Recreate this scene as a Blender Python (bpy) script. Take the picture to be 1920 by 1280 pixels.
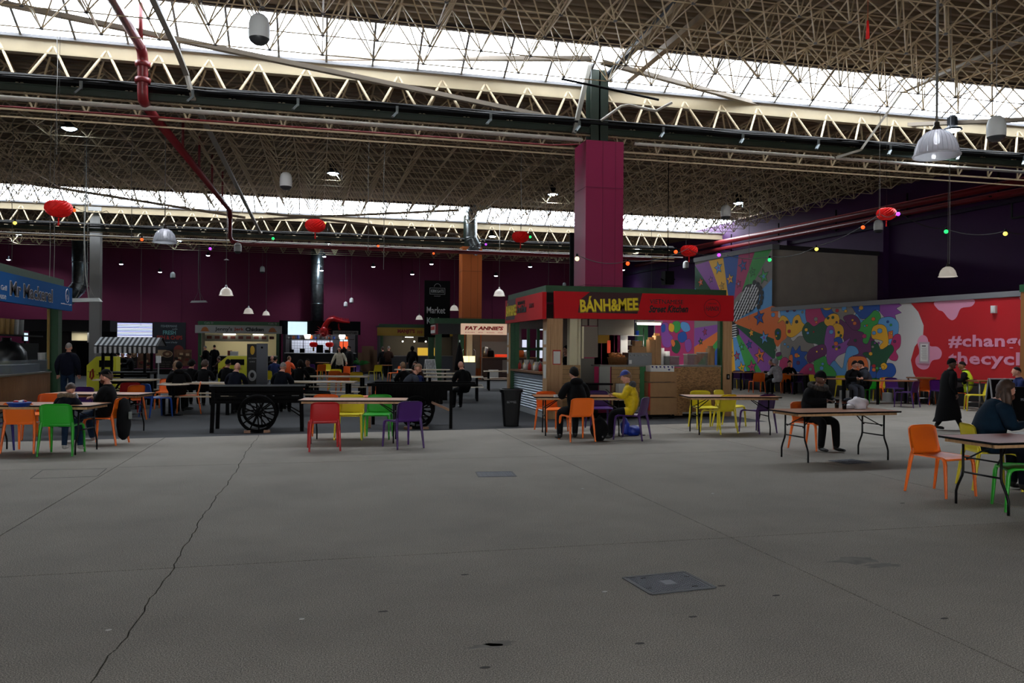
import bpy, bmesh, math, random
from mathutils import Vector, Matrix
R = random.Random(7)
PI = math.pi
for o in list(bpy.data.objects): bpy.data.objects.remove(o)
SC = bpy.context.scene
COL = SC.collection

# ------------------------------------------------------------------ camera, world, exposure
F, H, CY, ROLL, YAW = 1493.0, 1.65, 653.0, 0.0075, math.radians(13.74)
FW = Vector((math.sin(YAW), math.cos(YAW), 0)); RT = Vector((math.cos(YAW), -math.sin(YAW), 0)); UPZ = Vector((0, 0, 1))
cam_right = RT * math.cos(ROLL) + UPZ * math.sin(ROLL)
cam_up = UPZ * math.cos(ROLL) - RT * math.sin(ROLL)
cd = bpy.data.cameras.new('camera'); cam = bpy.data.objects.new('camera', cd); COL.objects.link(cam)
m = Matrix((cam_right, cam_up, -FW)).transposed().to_4x4(); m.translation = Vector((0, 0, H)); cam.matrix_world = m
cd.sensor_fit = 'HORIZONTAL'; cd.sensor_width = 36.0; cd.lens = 36.0 * F / 1920.0
cd.shift_y = (CY - 640.0) / 1920.0
cd.clip_start = 0.05; cd.clip_end = 300
SC.camera = cam

w = bpy.data.worlds.new('world'); SC.world = w; w.use_nodes = True
bg = w.node_tree.nodes['Background']
bg.inputs[0].default_value = (0.93, 0.96, 1.0, 1); bg.inputs[1].default_value = 22.0     # overcast sky
SC.view_settings.view_transform = 'Standard'; SC.view_settings.look = 'None'
SC.view_settings.gamma = 1.0; SC.view_settings.use_curve_mapping = False
SC.view_settings.exposure = 0.0
cy = SC.cycles
cy.use_denoising = True; cy.max_bounces = 7; cy.diffuse_bounces = 4; cy.glossy_bounces = 3
cy.transmission_bounces = 4; cy.transparent_max_bounces = 10
cy.sample_clamp_indirect = 6.0; cy.caustics_reflective = False; cy.caustics_refractive = False

# ------------------------------------------------------------------ picture measurements -> places in the hall
def ray(px, py):
    a = (px - 960.0) / F; b = -(py - CY) / F; c, s = math.cos(ROLL), math.sin(ROLL)
    x = a * c - b * s; z = a * s + b * c
    return FW + RT * x + UPZ * z
def G(px, py, z=0.0):
    d = ray(px, py); t = (z - H) / d.z
    return Vector((d.x * t, d.y * t, z))
def AT(px, py, Y):
    d = ray(px, py); return Vector((d.x * Y, d.y * Y, H + d.z * Y))
def ONV(px, py, v):
    d = ray(px, py); t = v / d.y
    return Vector((d.x * t, v, H + d.z * t))
def ONL(px, py, P, D):
    d = ray(px, py); det = -d.x * D[1] + D[0] * d.y
    t = (-P[0] * D[1] + D[0] * P[1]) / det
    return Vector((d.x * t, d.y * t, H + d.z * t))
def hor(px): return CY + ROLL * (px - 960)
def depth_for(py, px, z): return (H - z) * F / (py - hor(px))

# ------------------------------------------------------------------ materials
MATS = {}
def lin(c):
    return tuple((x / 12.92 if x <= 0.04045 else ((x + 0.055) / 1.055) ** 2.4) for x in c)
def mat(name, col, rough=0.6, metal=0.0, noise=0.0, nscale=20.0, emis=None, estr=0.0, spec=0.5, bump=0.0, alpha=1.0, trans=0.0, stretch=None):
    """col is sRGB 0..1; noise varies the paint a little"""
    if name in MATS: return MATS[name]
    mt = bpy.data.materials.new(name); mt.use_nodes = True
    nt = mt.node_tree; b = nt.nodes['Principled BSDF']
    c = lin(col)
    b.inputs['Base Color'].default_value = (*c, 1); b.inputs['Roughness'].default_value = rough
    b.inputs['Metallic'].default_value = metal; b.inputs['Specular IOR Level'].default_value = spec
    if emis is not None:
        b.inputs['Emission Color'].default_value = (*lin(emis), 1); b.inputs['Emission Strength'].default_value = estr
    if alpha < 1: b.inputs['Alpha'].default_value = alpha
    if trans: b.inputs['Transmission Weight'].default_value = trans
    if noise or bump:
        tc = nt.nodes.new('ShaderNodeTexCoord'); mp = nt.nodes.new('ShaderNodeMapping')
        if stretch: mp.inputs['Scale'].default_value = stretch
        n = nt.nodes.new('ShaderNodeTexNoise'); n.inputs['Scale'].default_value = nscale; n.inputs['Detail'].default_value = 4
        nt.links.new(tc.outputs['Object'], mp.inputs[0]); nt.links.new(mp.outputs[0], n.inputs[0])
        if noise:
            r = nt.nodes.new('ShaderNodeValToRGB')
            r.color_ramp.elements[0].position = 0.3; r.color_ramp.elements[1].position = 0.7
            r.color_ramp.elements[0].color = (*[max(0, x * (1 - noise)) for x in c], 1)
            r.color_ramp.elements[1].color = (*[min(1, x * (1 + noise)) for x in c], 1)
            nt.links.new(n.outputs[0], r.inputs[0]); nt.links.new(r.outputs[0], b.inputs['Base Color'])
        if bump:
            bp = nt.nodes.new('ShaderNodeBump'); bp.inputs['Strength'].default_value = bump; bp.inputs['Distance'].default_value = 0.01
            nt.links.new(n.outputs[0], bp.inputs['Height']); nt.links.new(bp.outputs[0], b.inputs['Normal'])
    MATS[name] = mt
    return mt

def speckle(name, base, dark, light, rough=0.85, scale=90, patch=0.12):
    """aggregate-speckled floor surfacing"""
    mt = bpy.data.materials.new(name); mt.use_nodes = True; nt = mt.node_tree; L = nt.links; b = nt.nodes['Principled BSDF']
    tc = nt.nodes.new('ShaderNodeTexCoord')
    g = nt.nodes.new('ShaderNodeNewGeometry')
    n = nt.nodes.new('ShaderNodeTexNoise'); n.inputs['Scale'].default_value = scale; n.inputs['Detail'].default_value = 3; n.inputs['Roughness'].default_value = .75
    L.new(g.outputs['Position'], n.inputs[0])
    r = nt.nodes.new('ShaderNodeValToRGB'); e = r.color_ramp.elements
    e[0].position = .33; e[0].color = (*lin(dark), 1); e[1].position = .52; e[1].color = (*lin(base), 1)
    e2 = r.color_ramp.elements.new(.72); e2.color = (*lin(light), 1)
    L.new(n.outputs[0], r.inputs[0])
    n2 = nt.nodes.new('ShaderNodeTexNoise'); n2.inputs['Scale'].default_value = .9; n2.inputs['Detail'].default_value = 6; n2.inputs['Roughness'].default_value = .65
    L.new(g.outputs['Position'], n2.inputs[0])
    mr = nt.nodes.new('ShaderNodeMapRange'); mr.inputs['From Min'].default_value = .3; mr.inputs['From Max'].default_value = .7
    mr.inputs['To Min'].default_value = 1 - patch; mr.inputs['To Max'].default_value = 1 + patch
    L.new(n2.outputs[0], mr.inputs[0])
    mx = nt.nodes.new('ShaderNodeVectorMath'); mx.operation = 'SCALE'
    L.new(r.outputs[0], mx.inputs[0]); L.new(mr.outputs[0], mx.inputs['Scale'])
    L.new(mx.outputs[0], b.inputs['Base Color']); b.inputs['Roughness'].default_value = rough
    b.inputs['Specular IOR Level'].default_value = .25
    bp = nt.nodes.new('ShaderNodeBump'); bp.inputs['Strength'].default_value = .15; bp.inputs['Distance'].default_value = .004
    L.new(n.outputs[0], bp.inputs['Height']); L.new(bp.outputs[0], b.inputs['Normal'])
    MATS[name] = mt; return mt

def wood(name, a, c, scale=6.0, rough=.55, axis=0):
    mt = bpy.data.materials.new(name); mt.use_nodes = True; nt = mt.node_tree; L = nt.links; b = nt.nodes['Principled BSDF']
    tc = nt.nodes.new('ShaderNodeTexCoord'); mp = nt.nodes.new('ShaderNodeMapping')
    s = [8, 8, 8]; s[axis] = .6; mp.inputs['Scale'].default_value = s
    n = nt.nodes.new('ShaderNodeTexNoise'); n.inputs['Scale'].default_value = scale; n.inputs['Detail'].default_value = 5
    L.new(tc.outputs['Object'], mp.inputs[0]); L.new(mp.outputs[0], n.inputs[0])
    r = nt.nodes.new('ShaderNodeValToRGB'); r.color_ramp.elements[0].position = .35; r.color_ramp.elements[1].position = .65
    r.color_ramp.elements[0].color = (*lin(a), 1); r.color_ramp.elements[1].color = (*lin(c), 1)
    L.new(n.outputs[0], r.inputs[0]); L.new(r.outputs[0], b.inputs['Base Color']); b.inputs['Roughness'].default_value = rough
    MATS[name] = mt; return mt

def osb_mat():
    mt = bpy.data.materials.new('osb_board'); mt.use_nodes = True; nt = mt.node_tree; L = nt.links; b = nt.nodes['Principled BSDF']
    tc = nt.nodes.new('ShaderNodeTexCoord'); v = nt.nodes.new('ShaderNodeTexVoronoi'); v.inputs['Scale'].default_value = 22
    mp = nt.nodes.new('ShaderNodeMapping'); mp.inputs['Scale'].default_value = (1, 1, 2.2); mp.inputs['Rotation'].default_value = (0, .6, 0)
    L.new(tc.outputs['Object'], mp.inputs[0]); L.new(mp.outputs[0], v.inputs[0])
    bw = nt.nodes.new('ShaderNodeRGBToBW'); L.new(v.outputs['Color'], bw.inputs[0])
    r = nt.nodes.new('ShaderNodeValToRGB'); r.color_ramp.elements[0].color = (*lin((.38, .27, .15)), 1); r.color_ramp.elements[1].color = (*lin((.72, .54, .33)), 1)
    L.new(bw.outputs[0], r.inputs[0]); L.new(r.outputs[0], b.inputs['Base Color']); b.inputs['Roughness'].default_value = .6
    MATS['osb_board'] = mt; return mt

BLACK = mat('black_paint', (.05, .05, .055), .7, spec=.08)
BLACKW = mat('black_timber', (.042, .04, .042), .75, noise=.4, nscale=8, spec=.07)
STEELB = mat('black_steel_tube', (.05, .05, .055), .45, spec=.2)
CHROME = mat('brushed_steel', (.68, .68, .68), .3, metal=1.0)
GALV = mat('galvanised_steel', (.50, .53, .54), .35, metal=.9, noise=.25, nscale=6)
GREYP = mat('grey_paint', (.58, .58, .57), .6)
WHITE = mat('white_paint', (.85, .85, .84), .5)
CREAM = mat('cream_painted_steel', (.68, .61, .49), .5, noise=.12, nscale=3)
CREAMD = mat('aged_cream_steel', (.58, .50, .38), .55, noise=.18, nscale=4)
GREEN = mat('dark_green_paint', (.09, .30, .16), .5, noise=.1, nscale=5)
DKGREEN = mat('bottle_green_steel', (.10, .16, .12), .5)
REDPIPE = mat('red_oxide_pipe', (.48, .10, .12), .4)
FLOORC = speckle('washed_aggregate_concrete', (.53, .508, .472), (.20, .19, .178), (.82, .785, .73), scale=135, patch=.13)
TARMAC = speckle('dark_tarmac', (.215, .218, .225), (.13, .132, .138), (.29, .293, .30), scale=110, patch=.12)
JOINT = mat('joint_filler', (.16, .155, .15), .9)
MAGENTA = mat('magenta_wall_paint', (.37, .02, .20), .75, noise=.05, nscale=.6)
PURPLE = mat('purple_wall_paint', (.23, .07, .28), .7, noise=.08, nscale=.7)
OSB = osb_mat()
PLY = wood('pale_plywood', (.66, .51, .35), (.74, .59, .42), 3, .6, 2)
TABLEW = wood('varnished_table_ply', (.60, .38, .22), (.70, .46, .28), 4, .28, 0)
TABLER = wood('reddish_table_top', (.50, .22, .15), (.60, .28, .19), 4, .3, 0)
BENCHW = wood('pale_bench_timber', (.74, .67, .57), (.84, .77, .67), 4, .22, 0)
BROWNW = wood('brown_timber', (.45, .28, .15), (.56, .37, .2), 4, .5, 0)
SLATW = wood('slatted_cladding_timber', (.50, .33, .18), (.62, .43, .25), 4, .55, 2)
CARD = mat('brown_cardboard', (.62, .48, .33), .85, noise=.08, nscale=5)
SKIN1 = mat('light_skin', (.78, .56, .47), .55)
SKIN2 = mat('brown_skin', (.36, .23, .17), .55)
GLASSY = mat('clear_glass', (.95, .97, .97), .05, trans=1.0)
PAPER = mat('white_paper', (.84, .84, .82), .7)
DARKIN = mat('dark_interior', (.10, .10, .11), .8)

# ------------------------------------------------------------------ mesh builder
class MB:
    def __init__(s): s.v = []; s.f = []; s.mi = []; s.ms = []; s.cur = 0; s.sm = []; s.smooth = False
    def use(s, m):
        if m not in s.ms: s.ms.append(m)
        s.cur = s.ms.index(m); return s
    def add(s, vs, fs):
        b = len(s.v); s.v += [tuple(q) for q in vs]
        for f in fs: s.f.append(tuple(b + i for i in f)); s.mi.append(s.cur); s.sm.append(s.smooth)
    def box(s, x0, x1, y0, y1, z0, z1, M=None, bev=0):
        if bev:
            q = bev
            vs = []
            for (sx, sy, sz) in ((1, 0, 0), (0, 1, 0), (0, 0, 1)):
                for ax in range(2):
                    pass
            # chamfered vertical edges only
            pts = [(x0 + q, y0), (x1 - q, y0), (x1, y0 + q), (x1, y1 - q), (x1 - q, y1), (x0 + q, y1), (x0, y1 - q), (x0, y0 + q)]
            vs = [(a, b, z0) for a, b in pts] + [(a, b, z1) for a, b in pts]
            fs = [tuple(range(7, -1, -1)), tuple(range(8, 16))] + [(i, (i + 1) % 8, 8 + (i + 1) % 8, 8 + i) for i in range(8)]
        else:
            vs = [(x0, y0, z0), (x1, y0, z0), (x1, y1, z0), (x0, y1, z0), (x0, y0, z1), (x1, y0, z1), (x1, y1, z1), (x0, y1, z1)]
            fs = [(3, 2, 1, 0), (4, 5, 6, 7), (0, 1, 5, 4), (1, 2, 6, 5), (2, 3, 7, 6), (3, 0, 4, 7)]
        if M is not None: vs = [M @ Vector(q) for q in vs]
        s.add(vs, fs); return s
    def bar(s, p0, p1, w, h=None, up=(0, 0, 1)):
        """square bar"""
        h = h or w; p0 = Vector(p0); p1 = Vector(p1); d = (p1 - p0).normalized(); u = Vector(up)
        if abs(d.dot(u)) > .99: u = Vector((0, 1, 0))
        r = d.cross(u).normalized() * w / 2; t = r.cross(d).normalized() * h / 2
        vs = [p + a for p in (p0, p1) for a in (-r - t, r - t, r + t, -r + t)]
        s.add(vs, [(0, 3, 2, 1), (4, 5, 6, 7), (0, 1, 5, 4), (1, 2, 6, 5), (2, 3, 7, 6), (3, 0, 4, 7)]); return s
    def tube(s, path, r, n=8, closed=False, caps=True):
        """r number or list"""
        P = [Vector(p) for p in path]; k = len(P); rs = r if isinstance(r, (list, tuple)) else [r] * k
        up = None; rings = []
        for i in range(k):
            if closed: d = (P[(i + 1) % k] - P[i - 1])
            else: d = P[min(i + 1, k - 1)] - P[max(i - 1, 0)]
            if d.length < 1e-9: d = Vector((0, 0, 1))
            d.normalize()
            if up is None:
                up = Vector((0, 0, 1)) if abs(d.z) < .95 else Vector((0, 1, 0))
            a = d.cross(up)
            if a.length < 1e-5: a = d.orthogonal()
            a.normalize(); b = a.cross(d).normalized(); up = b
            rings.append([P[i] + (a * math.cos(2 * PI * j / n) + b * math.sin(2 * PI * j / n)) * rs[i] for j in range(n)])
        vs = [q for rg in rings for q in rg]; fs = []
        for i in range(k if closed else k - 1):
            i2 = (i + 1) % k
            for j in range(n): fs.append((i * n + j, i * n + (j + 1) % n, i2 * n + (j + 1) % n, i2 * n + j))
        if caps and not closed:
            fs.append(tuple(range(n - 1, -1, -1))); fs.append(tuple((k - 1) * n + j for j in range(n)))
        o = s.smooth; s.smooth = n > 5; s.add(vs, fs); s.smooth = o; return s
    def lathe(s, prof, n=20, c=(0, 0, 0), cap0=False, cap1=False):
        vs = []; k = len(prof)
        for (r, z) in prof:
            for j in range(n): a = 2 * PI * j / n; vs.append((c[0] + r * math.cos(a), c[1] + r * math.sin(a), c[2] + z))
        fs = [(i * n + j, i * n + (j + 1) % n, (i + 1) * n + (j + 1) % n, (i + 1) * n + j) for i in range(k - 1) for j in range(n)]
        if cap0: fs.append(tuple(range(n - 1, -1, -1)))
        if cap1: fs.append(tuple((k - 1) * n + j for j in range(n)))
        o = s.smooth; s.smooth = True; s.add(vs, fs); s.smooth = o; return s
    def prism(s, poly, z0, z1, M=None):
        n = len(poly); vs = [(a, b, z0) for a, b in poly] + [(a, b, z1) for a, b in poly]
        if M is not None: vs = [M @ Vector(q) for q in vs]
        s.add(vs, [tuple(range(n - 1, -1, -1)), tuple(range(n, 2 * n))] + [(i, (i + 1) % n, n + (i + 1) % n, n + i) for i in range(n)]); return s
    def ball(s, c, r, nu=12, nv=8, fn=None):
        c = Vector(c); r = (r, r, r) if not isinstance(r, (tuple, list)) else r
        vs = []
        for i in range(nv + 1):
            th = PI * i / nv
            for j in range(nu):
                ph = 2 * PI * j / nu; d = Vector((math.sin(th) * math.cos(ph), math.sin(th) * math.sin(ph), math.cos(th)))
                k = fn(d) if fn else 1
                vs.append((c.x + d.x * r[0] * k, c.y + d.y * r[1] * k, c.z + d.z * r[2] * k))
        fs = [(i * nu + j, (i + 1) * nu + j, (i + 1) * nu + (j + 1) % nu, i * nu + (j + 1) % nu) for i in range(nv) for j in range(nu)]
        o = s.smooth; s.smooth = True; s.add(vs, fs); s.smooth = o; return s
    def build(s, name, parent=None, mt=None, loc=None, rz=0):
        me = bpy.data.meshes.new(name); me.from_pydata(s.v, [], s.f)
        ms = s.ms or [mt]
        for q in ms: me.materials.append(q)
        if len(ms) > 1: me.polygons.foreach_set('material_index', s.mi)
        if any(s.sm): me.polygons.foreach_set('use_smooth', s.sm)
        me.update()
        o = bpy.data.objects.new(name, me); COL.objects.link(o)
        if parent is not None: o.parent = parent
        if loc is not None: o.location = loc
        if rz: o.rotation_euler = (0, 0, rz)
        return o
def mb(m=None):
    q = MB()
    if m is not None: q.use(m)
    return q
def tag(o, label, cat, group=None):
    o['label'] = label; o['category'] = cat
    if group: o['group'] = group
    return o
def thing(name, label, cat, loc=(0, 0, 0), rz=0.0, group=None):
    o = bpy.data.objects.new(name, None); o.empty_display_size = .2; COL.objects.link(o)
    o.location = loc; o.rotation_euler = (0, 0, rz)
    return tag(o, label, cat, group)
def struct(name, loc=(0, 0, 0)):
    o = bpy.data.objects.new(name, None); COL.objects.link(o); o.location = loc; o['kind'] = 'structure'; return o
def skind(o): o['kind'] = 'structure'; return o
def stuff(o): o['kind'] = 'stuff'; return o
CHILD = {}
def kids(r):
    return [c for c in bpy.data.objects if c.parent == r]
def snapshot(r):
    """list of (part, [sub-parts]) of a finished thing, taken once per kind"""
    ks = kids(r); return r, [(k, kids(k)) for k in ks]
def dup(snap, loc, rz=0.0, label=None, group=None, scale=None):
    root, ks = snap
    r = root.copy(); COL.objects.link(r); r.location = loc; r.rotation_euler = (0, 0, rz)
    if label: r['label'] = label
    if group: r['group'] = group
    if scale: r.scale = (scale,) * 3
    for k, subs in ks:
        c = k.copy(); COL.objects.link(c); c.parent = r
        for g in subs:
            d = g.copy(); COL.objects.link(d); d.parent = c
    return r
class Kind:
    """builds a kind once, then copies it"""
    def __init__(s, fn): s.fn = fn; s.c = {}
    def put(s, key, loc, rz, label, group=None, scale=None):
        if key not in s.c:
            o = s.fn(key); s.c[key] = snapshot(o)
            o.location = loc; o.rotation_euler = (0, 0, rz); o['label'] = label
            if group: o['group'] = group
            if scale: o.scale = (scale,) * 3
            return o
        return dup(s.c[key], loc, rz, label, group, scale)
def text(txt, mtl, size, M, name, parent, ext=.004, bold=0.0, space=1.0, shear=0.0, align='CENTER', fit=None, fith=None):
    """flat lettering as mesh; M places it: x right, y up, z out of the board"""
    cu = bpy.data.curves.new('t', 'FONT'); cu.body = txt; cu.size = size; cu.extrude = ext; cu.offset = bold; cu.resolution_u = 2
    cu.align_x = align; cu.align_y = 'CENTER'; cu.space_character = space; cu.shear = shear
    o = bpy.data.objects.new('t', cu); COL.objects.link(o)
    dg = bpy.context.evaluated_depsgraph_get(); me = bpy.data.meshes.new_from_object(o.evaluated_get(dg))
    bpy.data.objects.remove(o)
    if fit and me.vertices:
        xs = [v.co.x for v in me.vertices]; ys = [v.co.y for v in me.vertices]
        cx = (max(xs) + min(xs)) / 2; cyy = (max(ys) + min(ys)) / 2
        kx = fit / (max(xs) - min(xs)); ky = (fith / (max(ys) - min(ys))) if fith else kx
        for v in me.vertices: v.co.x = (v.co.x - cx) * kx; v.co.y = (v.co.y - cyy) * ky
    me.name = name; me.materials.clear(); me.materials.append(mtl)
    for p in me.polygons: p.material_index = 0
    r = bpy.data.objects.new(name, me); COL.objects.link(r); r.parent = parent; r.matrix_local = M
    return r
def face_m(o, xdir, zup=(0, 0, 1)):
    """matrix with x along xdir, y up, z = outward normal"""
    x = Vector(xdir).normalized(); y = Vector(zup); z = x.cross(y).normalized()
    mm = Matrix((x, y, z)).transposed().to_4x4(); mm.translation = Vector(o); return mm
# ================================================================== STRUCTURE
UL, UR = -24.0, 30.0
V0, VB = -9.0, 55.0
# ---- floor: slabs of washed-aggregate concrete, tarmac at the back
floor = struct('floor')
bed = mb(JOINT); bed.box(UL, UR, V0, VB + 2, -.3, -.03); bed.build('floor_bed', floor)
us = [-24, -18.6, -13.2, -7.9, -2.65, 3.55, 7.25, 13.4, 19.5, 30]
vs_ = [-9, -4.3, 1.0, 6.35, 11.75, 17.1, 22.5, 27.9, 33.3, 40, 48, 57]
def tarv(u): return 15.62 + .088 * u          # front edge of the tarmac
def wob(i): return .016 * math.sin(i * 1.3) + .009 * math.sin(i * 5.1 + 1) + .007 * math.sin(i * 13.3) + .005 * math.sin(i * 31)
g = .006
slabn = 0
def slab(poly, mtl=FLOORC, name='floor_slab'):
    b = mb(mtl); b.prism(poly, -.03, 0); return b.build(name, floor)
for i in range(len(us) - 1):
    u0, u1 = us[i] + g, us[i + 1] - g
    for j in range(len(vs_) - 1):
        v0, v1 = vs_[j] + g, vs_[j + 1] - g
        right = u0 > 9.0
        if not right and v0 >= 17: continue
        if right and us[i] == 7.25 + 0: pass
        top = [(u1, v1), (u0, v1)]
        if not right and v1 > 16.0:      # cut by the tarmac
            top = [(u1, tarv(u1)), (u0, tarv(u0))]
            if us[i] == 7.25:            # this one wraps round the tarmac corner
                top = [(u1, v1), (10.15, v1), (10.15, tarv(10.15)), (u0, tarv(u0))]
        if us[i] == -2.65 and -4.4 < vs_[j] < 15:
            # the long wandering crack splits this bay of slabs
            vt = tarv(-1.05) if v1 > 16 else v1
            n = int((vt - v0) / .09); cr = [(-1.05 + wob(v0 + (vt - v0) * k / n), v0 + (vt - v0) * k / n) for k in range(n + 1)]
            hw = .0045
            slab([(u0, v0)] + [(a - hw, b) for a, b in cr] + [(u0, tarv(u0) if v1 > 16 else v1)])
            slab([(a + hw, b) for a, b in cr][::-1] + [(u1, v0), (u1, tarv(u1) if v1 > 16 else v1)])
        else:
            slab([(u0, v0), (u1, v0)] + top)
for j in range(5, len(vs_) - 1):         # strip beside the tarmac further back
    slab([(10.15, vs_[j] + g), (13.4 - g, vs_[j] + g), (13.4 - g, vs_[j + 1] - g), (10.15, vs_[j + 1] - g)])
slab([(UL, tarv(UL)), (10.14, tarv(10.14)), (10.14, VB + 2), (UL, VB + 2)], TARMAC, 'tarmac')
# small grey repaired patches and stains lying in the floor surface
STAIN = mat('floor_scuff', (.43, .415, .39), .9, noise=.25, nscale=9)
rr = random.Random(3)
def patch(px, py, w, d, mtl, name='floor_stain', rot=0.0, k=14, h=.0015, jag=.3):
    c = G(px, py); poly = []
    for q in range(k):
        a = 2 * PI * q / k; f = 1 + jag * (rr.random() - .5)
        x = math.cos(a) * w / 2 * f; y = math.sin(a) * d / 2 * f
        poly.append((c.x + x * math.cos(rot) - y * math.sin(rot), c.y + x * math.sin(rot) + y * math.cos(rot)))
    b = mb(mtl); b.prism(poly, 0, h); return b.build(name, floor)
patch(1600, 1050, .42, .18, STAIN, jag=.8); patch(1655, 1060, .3, .1, STAIN, jag=.8)
for (a, b_) in ((912, 1212), (940, 1205)): patch(a, b_, .16, .07, STAIN, jag=.9)
CHIPW = mat('pale_chip', (.72, .71, .69), .8); CHIPD = mat('dark_spot', (.22, .21, .2), .9)
for (a, b_) in ((1134, 1109), (566, 1160), (1092, 916), (203, 1181), (1336, 925)): patch(a, b_, .035, .025, CHIPW, 'floor_chip', h=.002, k=8)
for (a, b_) in ((1353, 1098), (1771, 1159), (1299, 1156), (1455, 1116), (718, 1146), (1692, 943), (872, 1077), (909, 1251), (1200, 1206)): patch(a, b_, .06, .025, CHIPD, 'floor_chip', h=.0015, k=9)

# ---- walls
MW_P = Vector((17.4, 21.4, 0)) + 1.5 * Vector((math.cos(math.radians(7.5)), math.sin(math.radians(7.5)), 0)); _a = math.radians(7.5)
MW_D = Vector((-math.sin(_a), math.cos(_a), 0)); MW_E = Vector((math.cos(_a), math.sin(_a), 0))
PW_a = math.radians(4.7); PW_D = Vector((-math.sin(PW_a), math.cos(PW_a), 0)); PW_P = Vector((23.85, 28.6, 0))
SE = (ONL(1448, 500, MW_P, MW_D) - MW_P).dot(MW_D); SF = (ONL(1303, 500, MW_P, MW_D) - MW_P).dot(MW_D)
CW_ = MW_P + MW_D * SE; BXW = (ONL(1651, 473, CW_, MW_E) - CW_).dot(MW_E); TZ = ONL(1448, 467, MW_P, MW_D).z
def wall_poly(name, p0, p1, z0, z1, th, mtl):
    """wall standing between p0 and p1 with its thickness on the left of p0->p1"""
    d = Vector((p1[0] - p0[0], p1[1] - p0[1], 0)).normalized(); n = Vector((-d.y, d.x, 0)) * th
    b = mb(mtl); b.prism([(p0[0], p0[1]), (p1[0], p1[1]), (p1[0] + n.x, p1[1] + n.y), (p0[0] + n.x, p0[1] + n.y)], z0, z1)
    return skind(b.build(name))
def pwu(v): s = (v - PW_P.y) / PW_D.y; return PW_P.x + PW_D.x * s
wb = wall_poly('wall_back', (UR, VB), (UL, VB), 0, 10, -.3, MAGENTA)
wall_poly('wall_left', (UL, VB), (UL, V0), 0, 10, -.3, mat('left_wall_paint', (.17, .05, .12), .8))
GWP = mat('grey_wall_paint', (.5, .5, .5), .8)
for a_, c_, z0, z1 in ((UL, -6.0, 0, 10), (3.0, UR, 0, 10), (-6.0, 3.0, 2.6, 10)): wall_poly('wall_front', (a_, V0), (c_, V0), z0, z1, -.3, GWP)
# unseen entrance behind the camera, added so daylight reaches surfaces facing it
dr = struct('added_entrance'); b = mb(mat('added_frame_grey', (.3, .3, .31), .5))
for k in range(7): b.box(-6 + k * 1.5 - .04, -6 + k * 1.5 + .04, V0 - .1, V0, 0, 2.6)
b.box(-6, 3, V0 - .1, V0, 2.1, 2.16); b.box(-6, 3, V0 - .1, V0, 2.52, 2.6); b.build('added_entrance_frame', dr)
ld = bpy.data.lights.new('added_entrance_portal', 'AREA'); ld.shape = 'RECTANGLE'; ld.size = 9; ld.size_y = 2.6; ld.cycles.is_portal = True
lo = bpy.data.objects.new('added_entrance_portal', ld); COL.objects.link(lo); lo.location = (-1.5, V0 - .12, 1.3); lo.rotation_euler = (-PI / 2, 0, 0); lo.rotation_euler = (PI / 2, 0, PI)
wr = wall_poly('wall_right', (pwu(V0), V0), (pwu(VB), VB), 0, 8.95, -.3, PURPLE)
# piers and ledge of the purple wall, down-pipe slots
for v in (29.6, 36.0, 43.0):
    c = PW_P + PW_D * ((v - PW_P.y) / PW_D.y)
    Mx = Matrix.Translation(c) @ Matrix.Rotation(PW_a, 4, 'Z')
    b = mb(PURPLE); b.box(-.3, 0.02, -.25, .25, 0, 7.2, Mx); b.build('wall_pier', wr)
Mx = Matrix.Translation(PW_P) @ Matrix.Rotation(PW_a, 4, 'Z')
b = mb(mat('dark_ledge', (.14, .07, .18), .7)); b.box(-.12, .02, -34, 26, 7.0, 7.14, Mx); b.build('wall_ledge', wr)
b = mb(MAGENTA)
for u in (-8.6, -1.2, 5.6, 12): b.box(u, u + .06, VB - .05, VB + .02, 0, 9)
b.build('wall_joint_strip', wb)
# diagonal sheen panel lines are paint only; skip

# ---- mural building on the right
lowh = ONL(1700, 567, MW_P, MW_D).z
print('MURAL', SE, SF, BXW, TZ, lowh)
mw = skind(mb(mat('mural_wall_base', (.52, .50, .48), .75)).box(0, .25, -13, SE, 0, lowh, Matrix.Translation(MW_P) @ Matrix.Rotation(_a, 4, 'Z')).build('wall_mural'))
MM = Matrix.Translation(MW_P) @ Matrix.Rotation(_a, 4, 'Z')     # local: +y along wall away, -x faces the hall
b = mb(MATS['mural_wall_base']); b.box(0, .25, SE, SF, 0, TZ + .03, MM); b.build('wall_tall_section', mw)
BOXG = mat('grey_render', (.64, .60, .56), .8, noise=.06, nscale=2)
b = mb(BOXG); b.box(0.02, BXW, SE, SE + .24, lowh - .1, TZ, MM); b.box(BXW - .2, BXW, SE + .24, SF, lowh, TZ, MM); b.build('wall_upper_box', mw)
COP = mat('grey_coping', (.47, .47, .48), .6)
b = mb(COP); b.box(-.05, .35, -13, SE, lowh - .02, lowh + .14, MM); b.build('coping', mw)
b = mb(COP); b.box(-.05, .35, SE - .06, SF + .05, TZ, TZ + .2, MM); b.build('coping', mw)
b = mb(mat('dark_coping', (.17, .16, .16), .7)); b.box(.3, BXW + .1, SE - .1, SE + .3, TZ, TZ + .18, MM); b.build('coping', mw)
b = mb(mat('flat_roof_felt', (.25, .25, .26), .9)); b.box(.25, 5.6, -13, SE - .06, lowh - .15, lowh - .02, MM); b.build('flat_roof', mw)
b = mb(MATS['flat_roof_felt']); b.box(.25, BXW - .1, SE + .24, SF, TZ - .25, TZ - .15, MM); b.build('flat_roof', mw)

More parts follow.
